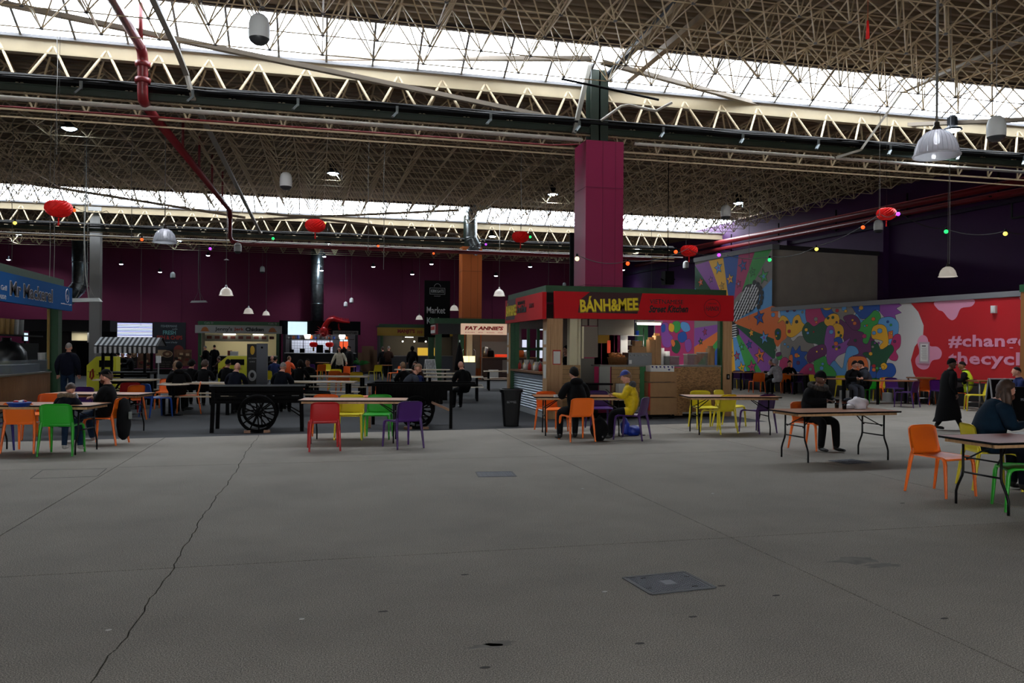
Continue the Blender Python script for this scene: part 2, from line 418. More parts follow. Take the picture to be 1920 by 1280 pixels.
# mural paint: flat shapes on the wall plane.  (s along wall away from us, z up)
def S(px, py):
    p = ONL(px, py, MW_P, MW_D); return ((p - MW_P).dot(MW_D), p.z)
paintn = [0]
PAL = {k: mat('mural_' + k, c, .6) for k, c in dict(
    orange=(.93, .47, .20), blue=(.10, .33, .68), sky=(.38, .65, .88), green=(.23, .66, .28), dgreen=(.06, .33, .20), pink=(.74, .17, .42),
    purple=(.58, .30, .66), dpurple=(.42, .15, .38), yellow=(.97, .73, .13), grey=(.56, .54, .51), white=(.80, .79, .78), red=(.74, .08, .12),
    rose=(.87, .58, .69), black=(.05, .05, .06), bwhite=(.88, .88, .88)).items()}
import mathutils.geometry as mg
class Paint:
    def __init__(s): s.b = MB(); s.z = 0
    def poly(s, pts, c, outline=.0):
        """pts: (s,z) list. painted layers are 0.4 mm apart"""
        s.z += 1; x = -.002 - s.z * .00003
        if outline:
            s.poly(grow(pts, outline), 'black'); s.z += 1; x = -.002 - s.z * .00003
        s.b.use(PAL[c])
        tri = mg.tessellate_polygon([[Vector((a, q, 0)) for a, q in pts]])
        vs = [MM @ Vector((x, a, q)) for a, q in pts]
        area = sum((pts[i][0] * pts[(i + 1) % len(pts)][1] - pts[(i + 1) % len(pts)][0] * pts[i][1]) for i in range(len(pts)))
        fs = []
        for t in tri:
            a, b_, c_ = (Vector((*pts[i], 0)) for i in t)
            fs.append(t if (b_ - a).cross(c_ - a).z < 0 else t[::-1])
        s.b.add(vs, fs)
def grow(pts, d):
    n = len(pts); out = []
    A = sum(pts[i][0] * pts[(i + 1) % n][1] - pts[(i + 1) % n][0] * pts[i][1] for i in range(n)); sg = 1 if A > 0 else -1
    for i in range(n):
        a, b_, c_ = Vector(pts[i - 1]), Vector(pts[i]), Vector(pts[(i + 1) % n])
        e1 = (b_ - a); e2 = (c_ - b_)
        if e1.length < 1e-6 or e2.length < 1e-6: out.append(tuple(b_)); continue
        n1 = Vector((e1.y, -e1.x)).normalized() * sg; n2 = Vector((e2.y, -e2.x)).normalized() * sg
        q = (n1 + n2); L_ = q.length
        if L_ < .3: q = n1; L_ = 1
        q.normalize(); k = min(1 / max(.35, q.dot(n1)), 2)
        out.append(tuple(b_ + q * d * k))
    return out
def smooth(pts, k=5):
    n = len(pts); out = []
    for i in range(n):
        p0, p1, p2, p3 = (Vector(pts[(i + j - 1) % n]) for j in range(4))
        for q in range(k):
            t = q / k
            out.append(tuple(.5 * ((2 * p1) + (p2 - p0) * t + (2 * p0 - 5 * p1 + 4 * p2 - p3) * t * t + (3 * p1 - p0 - 3 * p2 + p3) * t ** 3)))
    return out
ax0 = lambda px: S(px, 600)[0]
PT = Paint()
# --- sunburst rays from the bird's centre, each clipped to its own corner points (px, py in the picture, mapped on to the wall plane)
def W(*pp): return [S(*q) for q in pp]
C0 = (1372, 604)
zb = .7; zt_low = lowh - .02; zt = TZ
Cs = S(*C0)
sE = SE      # s of the tall section's near edge
sF = SF
sN = -13.0
def raypoly(p1, p2, col):
    PT.poly([Cs, p1, p2] if len(p1) == 2 and not isinstance(p1[0], tuple) else [Cs] + list(p1), col)
def at_s(s0, px, py):   # extend the line Cs->S(px,py) to s = s0
    q = S(px, py); k = (s0 - Cs[0]) / (q[0] - Cs[0]); return (s0, Cs[1] + (q[1] - Cs[1]) * k)
def at_z(z0, px, py):
    q = S(px, py); k = (z0 - Cs[1]) / (q[1] - Cs[1]); return (Cs[0] + (q[0] - Cs[0]) * k, z0)
def cl(p):      # clamp on to wall
    return (min(sF, p[0]), min(zt, max(zb, p[1])))
top = [(1306, 545), (1303, 500), (1310, 492), (1330, 484), (1357, 480), (1384, 476), (1414, 470), (1446, 462)]
# upper fan, far to near: dgreen, purple, yellow, blue, pink, green, grey, sky
fan = [((1302, 578), (1303, 540), 'sky'), ((1303, 540), (1303, 497), 'dgreen'), ((1303, 497), (1329, 489), 'purple'), ((1329, 489), (1356, 483), 'yellow'), ((1356, 483), (1385, 477), 'blue'),
       ((1385, 477), (1415, 471), 'pink'), ((1415, 471), (1447, 464), 'green')]
for a, b_, c in fan: PT.poly([Cs, cl(S(*a)), cl(S(*b_))], c)
corner = (sE, zt); PT.poly([Cs, cl(S(1447, 464)), corner, (sE, S(1449, 522)[1])], 'grey')
PT.poly([Cs, (sE, S(1449, 522)[1]), (sE, S(1449, 573)[1])], 'sky')
# lower rays
lows = [((1449, 573), (1600, 640), 'orange')]
PT.poly([Cs, (sE, S(1449, 573)[1])] + W((1475, 582), (1475, 640), (1453, 636)), 'orange')
PT.poly([Cs] + W((1453, 636), (1475, 640), (1475, 690), (1453, 676)), 'dgreen')
PT.poly([Cs] + W((1453, 676), (1475, 690)) + [S(1475, 697), S(1428, 697)], 'purple')
PT.poly([Cs] + W((1428, 697), (1401, 697)), 'green')
PT.poly([Cs] + W((1401, 697), (1379, 697)), 'sky')
PT.poly([Cs] + W((1379, 697), (1368, 697)), 'yellow')
for a, b_, c in (((1368, 697), (1345, 697), 'orange'), ((1345, 697), (1320, 697), 'blue'), ((1320, 697), (1302, 690), 'green'), ((1302, 690), (1302, 650), 'orange'), ((1302, 650), (1302, 615), 'purple'), ((1302, 615), (1302, 578), 'grey')):
    PT.poly([Cs, cl(S(*a)), cl(S(*b_))], c)
EXs = S(1238, 640)[0]
b = mb(MATS['mural_wall_base']); b.box(0, .25, SF, EXs + .6, 0, 3.3, MM); b.build('wall_extension', mw)
def ex(pp, c):
    PT.poly(smooth([S(*q) for q in pp], 4), c, .012)
PT.poly([(SF + .02, .75), (EXs + .5, .75), (EXs + .5, 3.25), (SF + .02, 3.25)], 'pink')
for pp, c in ((((1240, 608), (1252, 606), (1254, 622), (1262, 634), (1256, 650), (1244, 648), (1240, 630)), 'purple'), (((1262, 604), (1274, 603), (1276, 616), (1268, 624), (1262, 616)), 'green'),
              (((1256, 606), (1264, 610), (1262, 622), (1254, 618)), 'yellow'), (((1278, 604), (1290, 606), (1294, 618), (1284, 622), (1277, 614)), 'sky'), (((1272, 626), (1284, 622), (1288, 634), (1280, 642), (1272, 638)), 'blue'),
              (((1262, 642), (1270, 638), (1276, 650), (1270, 662), (1260, 656)), 'dgreen'), (((1284, 640), (1294, 636), (1297, 652), (1288, 660)), 'purple'), (((1241, 610), (1247, 609), (1247, 620), (1241, 622)), 'blue'), (((1258, 640), (1262, 636), (1266, 644), (1262, 650)), 'orange')): ex(pp, c)
# --- white + red field to the right
def pl(pp, c, o=.012, sm=True, k=4):
    q = [S(*p) for p in pp]
    PT.poly(smooth(q, k) if sm else q, c, o)
PT.poly([S(1460, 577), (S(1724, 560)[0], lowh - .03)] + W((1740, 620), (1733, 700), (1722, 716)) + [S(1452, 697)], 'white')
PT.poly([(S(1708, 565)[0], lowh - .03), S(1722, 585), S(1732, 610), S(1731, 628), S(1715, 650), S(1708, 675), S(1713, 700), S(1724, 718), (sN, .6), (sN, lowh - .03)], 'red')
# pink blobs on red
pl([(1720, 640), (1728, 628), (1738, 632), (1744, 648), (1758, 650), (1766, 660), (1762, 672), (1748, 676), (1740, 690), (1728, 692), (1718, 684), (1717, 672), (1724, 660)], 'rose', 0)
q = S(1752, 566)
pl([(1753, 565), (1759, 580), (1768, 584), (1778, 596), (1786, 600), (1794, 594), (1802, 578), (1822, 574), (1827, 562), (1800, 559)], 'rose', 0)
pl([(1912, 556), (1918, 565), (1930, 562), (1935, 550)], 'rose', 0)
# --- the tangle of blob creatures
B_ = pl
B_([(1463, 582), (1478, 576), (1500, 574), (1520, 576), (1524, 600), (1512, 612), (1490, 606), (1470, 602)], 'sky')
B_([(1470, 610), (1478, 620), (1486, 640), (1500, 630), (1522, 640), (1530, 670), (1510, 690), (1478, 680), (1464, 660), (1466, 630)], 'grey')
B_([(1446, 590), (1462, 596), (1474, 606), (1476, 630), (1466, 640), (1458, 650), (1452, 640), (1450, 626), (1440, 610)], 'orange', .0)
B_([(1453, 622), (1458, 616), (1464, 620), (1463, 634), (1456, 636)], 'dgreen')
B_([(1459, 605), (1466, 592), (1476, 596), (1484, 610), (1488, 596), (1498, 590), (1504, 604), (1512, 612), (1500, 622), (1490, 630), (1482, 632), (1474, 626), (1474, 610), (1468, 600)], 'yellow')
B_([(1513, 576), (1540, 572), (1552, 590), (1546, 610), (1536, 620), (1522, 612), (1512, 600)], 'pink')
B_([(1540, 573), (1562, 571), (1564, 590), (1558, 600), (1548, 596), (1541, 584)], 'blue')
B_([(1541, 572), (1562, 571), (1556, 580), (1546, 580)], 'yellow')
B_([(1504, 620), (1514, 604), (1526, 612), (1540, 604), (1556, 604), (1556, 630), (1546, 650), (1530, 644), (1512, 640)], 'dgreen')
B_([(1546, 600), (1560, 588), (1574, 592), (1575, 604), (1562, 612), (1550, 610)], 'yellow')
B_([(1562, 570), (1600, 569), (1604, 580), (1594, 600), (1592, 610), (1578, 606), (1572, 590), (1562, 584)], 'grey')
B_([(1574, 600), (1588, 606), (1606, 614), (1630, 622), (1640, 640), (1636, 660), (1620, 672), (1600, 668), (1588, 650), (1580, 630)], 'dpurple')
B_([(1597, 569), (1650, 567), (1652, 580), (1634, 590), (1618, 598), (1606, 588), (1600, 578)], 'blue')
B_([(1650, 570), (1680, 566), (1690, 572), (1680, 578), (1690, 586), (1678, 590), (1680, 598), (1660, 596), (1650, 584)], 'purple', sm=False)
B_([(1606, 588), (1616, 600), (1630, 596), (1640, 582), (1648, 584), (1634, 604), (1616, 610), (1602, 600)], 'sky')
B_([(1630, 592), (1640, 582), (1650, 588), (1650, 602), (1636, 614), (1632, 630), (1626, 644), (1618, 640), (1620, 624), (1606, 618), (1614, 606)], 'green')
B_([(1582, 594), (1600, 590), (1612, 600), (1612, 616), (1600, 618), (1588, 606)], 'dpurple')
B_([(1650, 598), (1670, 594), (1684, 604), (1684, 624), (1678, 634), (1682, 648), (1668, 644), (1660, 620), (1648, 612)], 'sky')
B_([(1666, 622), (1674, 620), (1674, 634), (1666, 636)], 'orange', sm=False)
B_([(1634, 624), (1638, 612), (1650, 608), (1660, 612), (1664, 624), (1666, 640), (1662, 652), (1652, 654), (1650, 648), (1656, 640), (1646, 636), (1636, 634)], 'yellow')
B_([(1676, 630), (1688, 628), (1688, 648), (1680, 658), (1684, 668), (1680, 676), (1668, 672), (1668, 656)], 'pink')
B_([(1634, 640), (1646, 644), (1652, 656), (1670, 646), (1676, 656), (1668, 668), (1662, 680), (1664, 700), (1648, 712), (1632, 700), (1632, 676), (1618, 664), (1626, 660), (1634, 664)], 'dgreen')
B_([(1558, 618), (1568, 606), (1580, 612), (1582, 626), (1576, 640), (1564, 634)], 'yellow')
B_([(1566, 634), (1576, 632), (1580, 642), (1572, 648), (1564, 642)], 'blue')
B_([(1548, 626), (1552, 612), (1562, 612), (1566, 626), (1564, 640), (1576, 644), (1594, 634), (1588, 646), (1598, 650), (1586, 660), (1570, 668), (1560, 684), (1550, 680), (1550, 660), (1546, 644)], 'purple')
B_([(1590, 650), (1604, 650), (1610, 662), (1596, 668), (1588, 680), (1586, 700), (1576, 706), (1564, 700), (1556, 688), (1564, 676), (1572, 684), (1580, 690), (1584, 670)], 'sky')
B_([(1513, 670), (1518, 656), (1532, 648), (1546, 646), (1550, 660), (1542, 672), (1530, 674), (1518, 680)], 'dpurple')
B_([(1482, 668), (1486, 650), (1492, 658), (1500, 648), (1502, 658), (1514, 660), (1508, 670), (1514, 680), (1508, 694), (1494, 696), (1484, 686)], 'blue')
B_([(1514, 682), (1526, 684), (1532, 692), (1534, 706), (1510, 706), (1498, 700)], 'pink')
B_([(1526, 680), (1536, 672), (1548, 668), (1552, 682), (1562, 690), (1568, 704), (1548, 708), (1532, 704)], 'green')
B_([(1592, 672), (1604, 668), (1622, 670), (1628, 684), (1626, 700), (1612, 706), (1594, 702), (1590, 688)], 'orange')
B_([(1636, 684), (1642, 692), (1642, 708), (1630, 708), (1632, 690)], 'blue')
B_([(1652, 690), (1660, 682), (1674, 682), (1680, 694), (1676, 704), (1662, 712), (1646, 714), (1644, 700)], 'blue')
B_([(1652, 684), (1658, 680), (1664, 686), (1660, 692), (1654, 692)], 'yellow')
B_([(1464, 674), (1474, 670), (1482, 680), (1484, 694), (1470, 700), (1462, 690)], 'pink')
B_([(1480, 668), (1486, 666), (1486, 684), (1484, 698), (1474, 702), (1474, 690), (1480, 682)], 'orange')
B_([(1456, 664), (1464, 662), (1466, 672), (1458, 674)], 'green')
B_([(1456, 662), (1464, 660), (1464, 666), (1456, 668)], 'dpurple')
# little details: eyes, hearts, stars
def star(px, py, r, c, c2='black'):
    a, z = S(px, py); pts = [(a + (r if i % 2 == 0 else r * .42) * math.sin(i * PI / 5 + .2), z + (r if i % 2 == 0 else r * .42) * math.cos(i * PI / 5 + .2)) for i in range(10)]
    PT.poly(pts, c, .025)
    pts2 = [(a + (q[0] - a) * .4, z + (q[1] - z) * .4) for q in pts]; PT.poly(pts2, c2)
for px, py, r, c, c2 in ((1314, 529, .26, 'orange', 'rose'), (1333, 524, .17, 'purple', 'orange'), (1347, 502, .34, 'sky', 'purple'), (1369, 523, .3, 'yellow', 'pink'), (1354, 536, .2, 'yellow', 'dgreen'),
                         (1393, 498, .33, 'blue', 'pink'), (1385, 532, .2, 'pink', 'sky'), (1411, 510, .22, 'green', 'dgreen'), (1432, 518, .38, 'green', 'sky'), (1424, 595, .4, 'blue', 'dpurple'),
                         (1409, 624, .2, 'yellow', 'orange'), (1433, 633, .34, 'sky', 'purple'), (1391, 650, .2, 'green', 'sky'), (1405, 646, .22, 'blue', 'dpurple'), (1382, 667, .24, 'pink', 'green'),
                         (1425, 667, .4, 'orange', 'dgreen'), (1391, 690, .32, 'yellow', 'green'), (1410, 688, .34, 'pink', 'dpurple'), (1370, 663, .18, 'yellow', 'dgreen'), (1314, 640, .2, 'dgreen', 'orange'), (1322, 622, .2, 'pink', 'dpurple')):
    star(px, py, r * .82, c, c2)
def dots(lst):
    for px, py, r, c in lst:
        a, z = S(px, py); r *= .72; PT.poly([(a + r * (1 + .25 * (k % 2)) * math.cos(k * PI / 6), z + r * .85 * math.sin(k * PI / 6)) for k in range(12)], c, .009)
dots([(1476, 604, .1, 'black'), (1494, 603, .1, 'black'), (1480, 621, .11, 'red'), (1459, 624, .09, 'blue'), (1456, 630, .06, 'yellow'), (1530, 598, .12, 'grey'), (1531, 604, .07, 'orange'), (1512, 618, .1, 'yellow'), (1515, 624, .08, 'sky'),
      (1553, 596, .08, 'dgreen'), (1562, 595, .08, 'dgreen'), (1569, 604, .06, 'dpurple'), (1570, 582, .1, 'red'), (1583, 578, .14, 'sky'), (1586, 583, .08, 'yellow'), (1615, 577, .12, 'yellow'), (1612, 582, .06, 'sky'),
      (1559, 622, .13, 'sky'), (1573, 623, .07, 'dgreen'), (1577, 629, .07, 'dgreen'), (1603, 606, .1, 'orange'), (1599, 600, .06, 'yellow'), (1604, 638, .08, 'dgreen'), (1621, 630, .12, 'pink'), (1639, 624, .1, 'sky'), (1650, 620, .13, 'sky'),
      (1665, 603, .06, 'blue'), (1671, 609, .06, 'green'), (1638, 598, .1, 'orange'), (1622, 611, .05, 'sky'), (1626, 610, .05, 'orange'), (1568, 644, .12, 'orange'), (1569, 654, .08, 'yellow'), (1563, 650, .07, 'dgreen'), (1574, 651, .07, 'dgreen'),
      (1532, 659, .05, 'yellow'), (1542, 654, .05, 'yellow'), (1494, 666, .14, 'orange'), (1498, 667, .07, 'yellow'), (1455, 656, .08, 'grey'), (1472, 645, .08, 'sky'), (1478, 650, .07, 'sky'), (1541, 690, .12, 'sky'), (1543, 682, .08, 'sky'),
      (1520, 692, .1, 'grey'), (1497, 680, .12, 'dpurple'), (1633, 663, .1, 'yellow'), (1639, 686, .1, 'red'), (1639, 693, .1, 'orange'), (1645, 690, .08, 'green'), (1651, 690, .05, 'sky'), (1637, 650, .07, 'grey'), (1641, 643, .05, 'purple'),
      (1648, 643, .05, 'purple'), (1656, 688, .09, 'yellow'), (1450, 590, .14, 'sky'), (1526, 622, .05, 'red'), (1505, 585, .07, 'grey'), (1477, 582, .1, 'dpurple'), (1490, 581, .1, 'dpurple'), (1672, 625, .05, 'yellow'), (1678, 640, .07, 'dpurple')])
# the black-and-white feathered wing and tail
wing = [(1369, 604), (1368, 590), (1374, 575), (1382, 560), (1392, 545), (1400, 534), (1412, 532), (1420, 530), (1426, 538), (1424, 556), (1420, 572), (1408, 584), (1392, 592), (1380, 602)]
PT.poly(smooth(W(*wing), 3), 'black')
PT.poly(smooth(W((1371, 580), (1376, 565), (1384, 553), (1393, 546), (1394, 552), (1384, 566), (1376, 580), (1372, 590)), 3), 'grey')
def inpoly(x, y, P):
    c = False
    for i in range(len(P)):
        x1, y1 = P[i - 1]; x2, y2 = P[i]
        if (y1 > y) != (y2 > y) and x < (x2 - x1) * (y - y1) / (y2 - y1) + x1: c = not c
    return c
for i in range(12):
    for j in range(13):
        px = 1372 + i * 4.9 + (j % 2) * 2.4; py = 535 + j * 5.4
        if not inpoly(px, py, wing) or not inpoly(px + 2, py - 3, wing) or (px < 1392 and py < 548 + (1392 - px) * 1.9): continue
        PT.poly(W((px - 2.1, py + 2.6), (px - .5, py + 3), (px + 1.9, py - .4), (px + 2.2, py - 2.8), (px + .6, py - 2.9), (px - 1.6, py + .2)), 'bwhite')
for px, py in ((1420, 534), (1424, 541), (1427, 549), (1427, 558), (1425, 567), (1421, 575), (1413, 530)):
    a, z = S(px, py); PT.poly([(a + .12 * math.cos(k) - (.06), z + .12 * math.sin(k)) for k in [i * PI / 4 for i in range(8)]], 'black')
PT.poly(smooth(W((1368, 604), (1378, 604), (1384, 616), (1386, 626), (1378, 632), (1368, 634)), 3), 'black')
for k in range(6):
    y = 607 + k * 4.4
    PT.poly(W((1369, y), (1374, y + 2.2), (1380, y + .6), (1383, y + 1.6), (1380, y + 3), (1374, y + 4), (1369, y + 2)), 'bwhite')
mural = PT.b.build('mural_paint', mw)
# lettering
ROSE = PAL['rose']
def wall_text(t, x0, x1, y0, y1, bold, nm='painted_lettering'):
    a = S(x0, (y0 + y1) / 2); c = S(x1, (y0 + y1) / 2); zt_ = S((x0 + x1) / 2, y0)[1]; zb_ = S((x0 + x1) / 2, y1)[1]
    ctr = MM @ Vector((-.016, (a[0] + c[0]) / 2, (zt_ + zb_) / 2))
    return text(t, ROSE, 1, mw_inv @ face_m(ctr, -MW_D), nm, mw, ext=.0005, bold=bold, fit=abs(a[0] - c[0]), fith=zt_ - zb_, space=1.06)
mw_inv = Matrix.Identity(4)
wall_text('#change', 1779, 1931, 627, 657, .03)
wall_text('thecycle', 1779, 1940, 660, 691, .03)
# skirting at foot of the mural
b = mb(mat('dark_skirting', (.16, .15, .15), .8)); b.box(-.012, 0, -13, EXs + .6, 0, .72, MM); b.build('dark_dado', mw)
# notice frame & alarm box on mural
fr = S(1734, 661)
nf = thing('notice_frame', 'white framed notice screwed on the red and pink mural', 'notice board', MM @ Vector((-.03, fr[0], fr[1])), _a)
b = mb(mat('frame_pale', (.72, .62, .66), .5)); b.box(0, .02, -.19, .19, -.34, .34); b.build('frame', nf)
b = mb(PAPER); b.box(-.006, 0, -.14, .14, -.28, .28); b.build('paper_sheet', nf)
b = mb(BLACK)
b.box(-.008, -.006, -.07, .08, .2, .23)
for k in range(12): b.box(-.008, -.006, -.11, .1 - (k % 3) * .02, .15 - k * .033, .156 - k * .033)
b.build('printed_lines', nf)
al = S(1866, 580)
a_ = mb(WHITE); a_.box(-.1, 0, -.07, .07, -.11, .11); a_.box(-.12, -.1, -.05, .05, -.08, .08)
tag(a_.build('alarm_box', None, loc=MM @ Vector((0, al[0], al[1])), rz=_a), 'small white alarm box high on the red painted wall', 'alarm')
# ================================================================== ROOF
ceil = struct('ceiling')
DECK = mat('ribbed_roof_deck', (.44, .37, .28), .55, noise=.12, nscale=2)
GLASS = mat('skylight_glass', (.95, .97, 1.0), .3)
nt = GLASS.node_tree; out = nt.nodes['Material Output']; tb = nt.nodes.new('ShaderNodeBsdfTransparent'); tb.inputs[0].default_value = (.93, .95, .97, 1)
mx = nt.nodes.new('ShaderNodeMixShader'); mx.inputs[0].default_value = .12
nt.links.new(tb.outputs[0], mx.inputs[1]); nt.links.new(nt.nodes['Principled BSDF'].outputs[0], mx.inputs[2]); nt.links.new(mx.outputs[0], out.inputs[0])
ROWS = [-3.0, 19.5, 42.0]; ZG, ZT, AV = 8.36, 9.07, 1.28    # gutter lines, heights, glazing run
MOD = 1.08
UA, UB = -24.0, 26.0
def umax(v): return min(pwu(v) - .15, UB)
def deckz(v, v0): return ZG + (ZT - ZG) * (v - v0) / (22.5 - AV)
for r, v0 in enumerate([-9 - 16.5] + ROWS):
    va, vb_ = (max(v0, V0), (v0 + 22.5 - AV))
    if r == 0: va, vb_, v0 = V0, -3.0 - AV, -25.5
    if r == 3: vb_ = VB
    ub = 27.5
    # corrugated deck: ribs run along u
    b = mb(DECK); vs = []; n = int((vb_ - va) / .34)
    prof = []
    for k in range(n):
        a = va + (vb_ - va) * k / n; st = (vb_ - va) / n
        for f, h in ((0, 0), (.30, 0), (.42, .11), (.88, .11)):
            v = a + st * f; prof.append((v, deckz(v, v0) + h))
    prof.append((vb_, deckz(vb_, v0)))
    vs = [(UA, v, z) for v, z in prof] + [(ub, v, z) for v, z in prof]; k = len(prof)
    b.add(vs, [(i, k + i, k + i + 1, i + 1) for i in range(k - 1)])
    b.build('roof_deck', ceil)
GUT = mat('cream_gutter_beam', (.62, .57, .47), .5, noise=.08, nscale=1.5)
BARM = mat('grey_glazing_bar', (.45, .45, .46), .5)
for r, vg in enumerate(ROWS):
    b = mb(GUT); b.box(UA, 27.5, vg - .06, vg + .05, ZG - .34, ZG); b.box(UA, 27.5, vg - .14, vg - .06, ZG - .34, ZG - .30); b.box(UA, 27.5, vg + .05, vg + .5, ZG - .02, ZG + .02)
    b.build('gutter_beam', ceil)
    b = mb(BARM); b.box(UA, 27.5, vg - .12, vg - .04, ZG, ZG + .07); b.build('glazing_sill', ceil)
    b = mb(mat('dark_ridge', (.22, .17, .16), .6)); b.box(UA, 27.5, vg - AV - .09, vg - AV, ZT - .1, ZT + .02); b.build('glazing_head', ceil)
    # panes and bars
    ang = math.atan2(ZT - ZG, AV); L_ = math.hypot(AV, ZT - ZG)
    nb = int(50 / MOD) + 1
    if r > 0:
        pm = mb(GLASS); pm.box(.03, MOD - .03, 0, L_ - .03, -.006, .006); first = None
        bm_ = mb(BARM); bm_.box(-.025, .025, 0, L_, -.05, .03); bfirst = None
        for i in range(nb):
            u = UA + .4 + i * MOD
            if u > 26.5: break
            if first is None: first = pm.build('glazing_pane', ceil); o = first; bo = bfirst = bm_.build('glazing_bar', ceil)
            else:
                o = first.copy(); COL.objects.link(o); bo = bfirst.copy(); COL.objects.link(bo)
            for q in (o, bo):
                q.location = (u, vg - .06, ZG + .05); q.rotation_euler = (-(ang), 0, PI)
                q.rotation_euler = Matrix.Rotation(0, 3, 'Z').to_euler()
                # local +y must climb toward the camera side
                mm = Matrix(((1, 0, 0), (0, -math.cos(ang), math.sin(ang)), (0, math.sin(ang), math.cos(ang)))).to_4x4()
                mm = Matrix(((1, 0, 0, u), (0, -math.cos(ang), -math.sin(ang), vg - .06), (0, math.sin(ang), -math.cos(ang), ZG + .03), (0, 0, 0, 1)))
                q.matrix_local = mm
    else:
        b = mb(GLASS); b.add([(UA, vg - .06, ZG), (27.5, vg - .06, ZG), (27.5, vg - AV, ZT), (UA, vg - AV, ZT)], [(0, 1, 2, 3)]); b.build('glazing_pane', ceil)
    # sky portal guides the sampling of daylight through this strip
    ld = bpy.data.lights.new('sky_portal', 'AREA'); ld.shape = 'RECTANGLE'; ld.size = 51; ld.size_y = L_ + .1; ld.energy = 1; ld.cycles.is_portal = True
    lo = bpy.data.objects.new('sky_portal', ld); COL.objects.link(lo)
    n_ = Vector((0, -math.sin(ang), -math.cos(ang)))          # into the hall
    x_ = Vector((1, 0, 0)); z_ = -n_; y_ = z_.cross(x_)
    mm = Matrix((x_, y_, z_)).transposed().to_4x4(); mm.translation = Vector((1.75, vg - AV / 2, (ZG + ZT) / 2 + .1)); lo.matrix_world = mm

# ---- struts
strut_me = {}
def unit_strut(mtl, sides=4):
    k = (mtl.name, sides)
    if k not in strut_me:
        b = mb(mtl); n = sides
        vs = [(math.cos(2 * PI * j / n), math.sin(2 * PI * j / n), z) for z in (0, 1) for j in range(n)]
        b.add(vs, [(j, (j + 1) % n, n + (j + 1) % n, n + j) for j in range(n)])
        o = b.build('s'); strut_me[k] = o.data; bpy.data.objects.remove(o)
    return strut_me[k]
def strut_obj(name, p0, p1, r, mtl, parent, sides=6):
    p0 = Vector(p0); p1 = Vector(p1); d = p1 - p0
    o = bpy.data.objects.new(name, unit_strut(mtl, sides)); COL.objects.link(o); o.parent = parent
    q = d.to_track_quat('Z', 'Y'); o.matrix_local = Matrix.Translation(p0) @ q.to_matrix().to_4x4() @ Matrix.Diagonal((r, r, d.length, 1))
    return o
def strut_mesh(b, p0, p1, r, n=4):
    p0 = Vector(p0); p1 = Vector(p1); d = (p1 - p0).normalized(); a = d.orthogonal().normalized(); c = d.cross(a)
    vs = [p + (a * math.cos(2 * PI * j / n) + c * math.sin(2 * PI * j / n)) * r for p in (p0, p1) for j in range(n)]
    b.add(vs, [(j, (j + 1) % n, n + (j + 1) % n, n + j) for j in range(n)])
# ---- the lattice girders that hang under each gutter beam
BEAMZ = 7.12
def girder(vg, label, u0, u1, sides=6):
    g_ = thing('lattice_girder', label, 'roof truss', (u0, vg, 0), 0, 'lattice girders under the skylights')
    zt_, zb_ = ZG - .10, BEAMZ + .05
    n = int((u1 - u0) / MOD)
    for i in range(n):
        a = (i * MOD + .5, -.02, zt_)
        if vg < 30:
            for (du, dv) in ((-.54, -.45), (.54, -.45), (-.54, .5), (.54, .5)):
                strut_obj('diagonal', a, (a[0] + du, dv, zb_ - (.0 if dv < 0 else .25)), .03 if dv < 0 else .026, CREAM, g_, sides)
        else:
            for (du, dv) in ((-.54, -.35), (.54, -.35)):
                strut_obj('diagonal', a, (a[0] + du, dv, zb_), .036, CREAM, g_, 4)
            for (du, dv) in ((-.54, .5), (.54, .5)):
                strut_obj('diagonal', a, (a[0] + du, dv, zb_ - .2), .028, CREAMD, g_, 4)
    b = mb(CREAMD)
    for dv, dz in ((-.45, 0), (.5, -.25)): b.bar((0, dv, zb_ + dz), (u1 - u0, dv, zb_ + dz), .045)
    b.build('bottom_chord', g_)
    for dv, dz in ((-.45, -.14), (.5, -.42)):
        b = mb(CREAMD); b.bar((0, dv, zb_ + dz), (u1 - u0, dv, zb_ + dz), .035); b.build('tie_rod', g_)
    return g_
girder(19.5, 'cream zigzag lattice girder under the near skylight', -17.0, 22.0)
girder(42.0, 'cream zigzag lattice girder under the far skylight', -19.5, 20.0)
# ---- double layer space frame under the decks
allstr = []
def frame_bay(v0, v1, vd0, u0, u1, r, drop=1.05):
    ni = int((u1 - u0) / MOD); nj = int((v1 - v0) / MOD)
    top = lambda i, j: Vector((u0 + i * MOD, v0 + j * MOD, deckz(v0 + j * MOD, vd0) - .09))
    bot = lambda i, j: Vector((u0 + (i + .5) * MOD, v0 + (j + .5) * MOD, ZT - .09 - drop - .04))
    for i in range(ni + 1):
        for j in range(nj + 1):
            t = top(i, j)
            if t.x > umax(t.y): continue
            if j < nj: allstr.append((t, top(i, j + 1), r * 1.5, 'top_chord'))
            if i < ni and j % 2 == 0: allstr.append((t, top(i + 1, j), r * .9, 'top_chord'))
            if i < ni and j < nj:
                q = bot(i, j)
                if q.x > umax(q.y): continue
                for di in (0, 1):
                    for dj in (0, 1): allstr.append((q, top(i + di, j + dj), r, 'diagonal'))
                if i < ni - 1: allstr.append((q, bot(i + 1, j), r * .75, 'bottom_chord'))
                if j < nj - 1 and i % 2 == 0: allstr.append((q, bot(i, j + 1), r * .75, 'bottom_chord'))
frame_bay(4.0, 18.25, -3.0, -15.6, 24, .0165)
frame_bay(20.3, 40.7, 19.5, -17.0, 22.5, .019)
frame_bay(42.8, 54.5, 42.0, -20.0, 20.0, .022, drop=1.3)
def vis(s):
    m_ = (s[0] + s[1]) / 2 - Vector((0, 0, H)); Y = m_.dot(FW)
    if Y < 1: return None
    px = 960 + F * m_.dot(RT) / Y; py = CY - F * m_.z / Y
    if -150 < px < 2070 and -150 < py < 1000: return Y
    return None
near = sorted([(vis(s), i) for i, s in enumerate(allstr) if vis(s)])
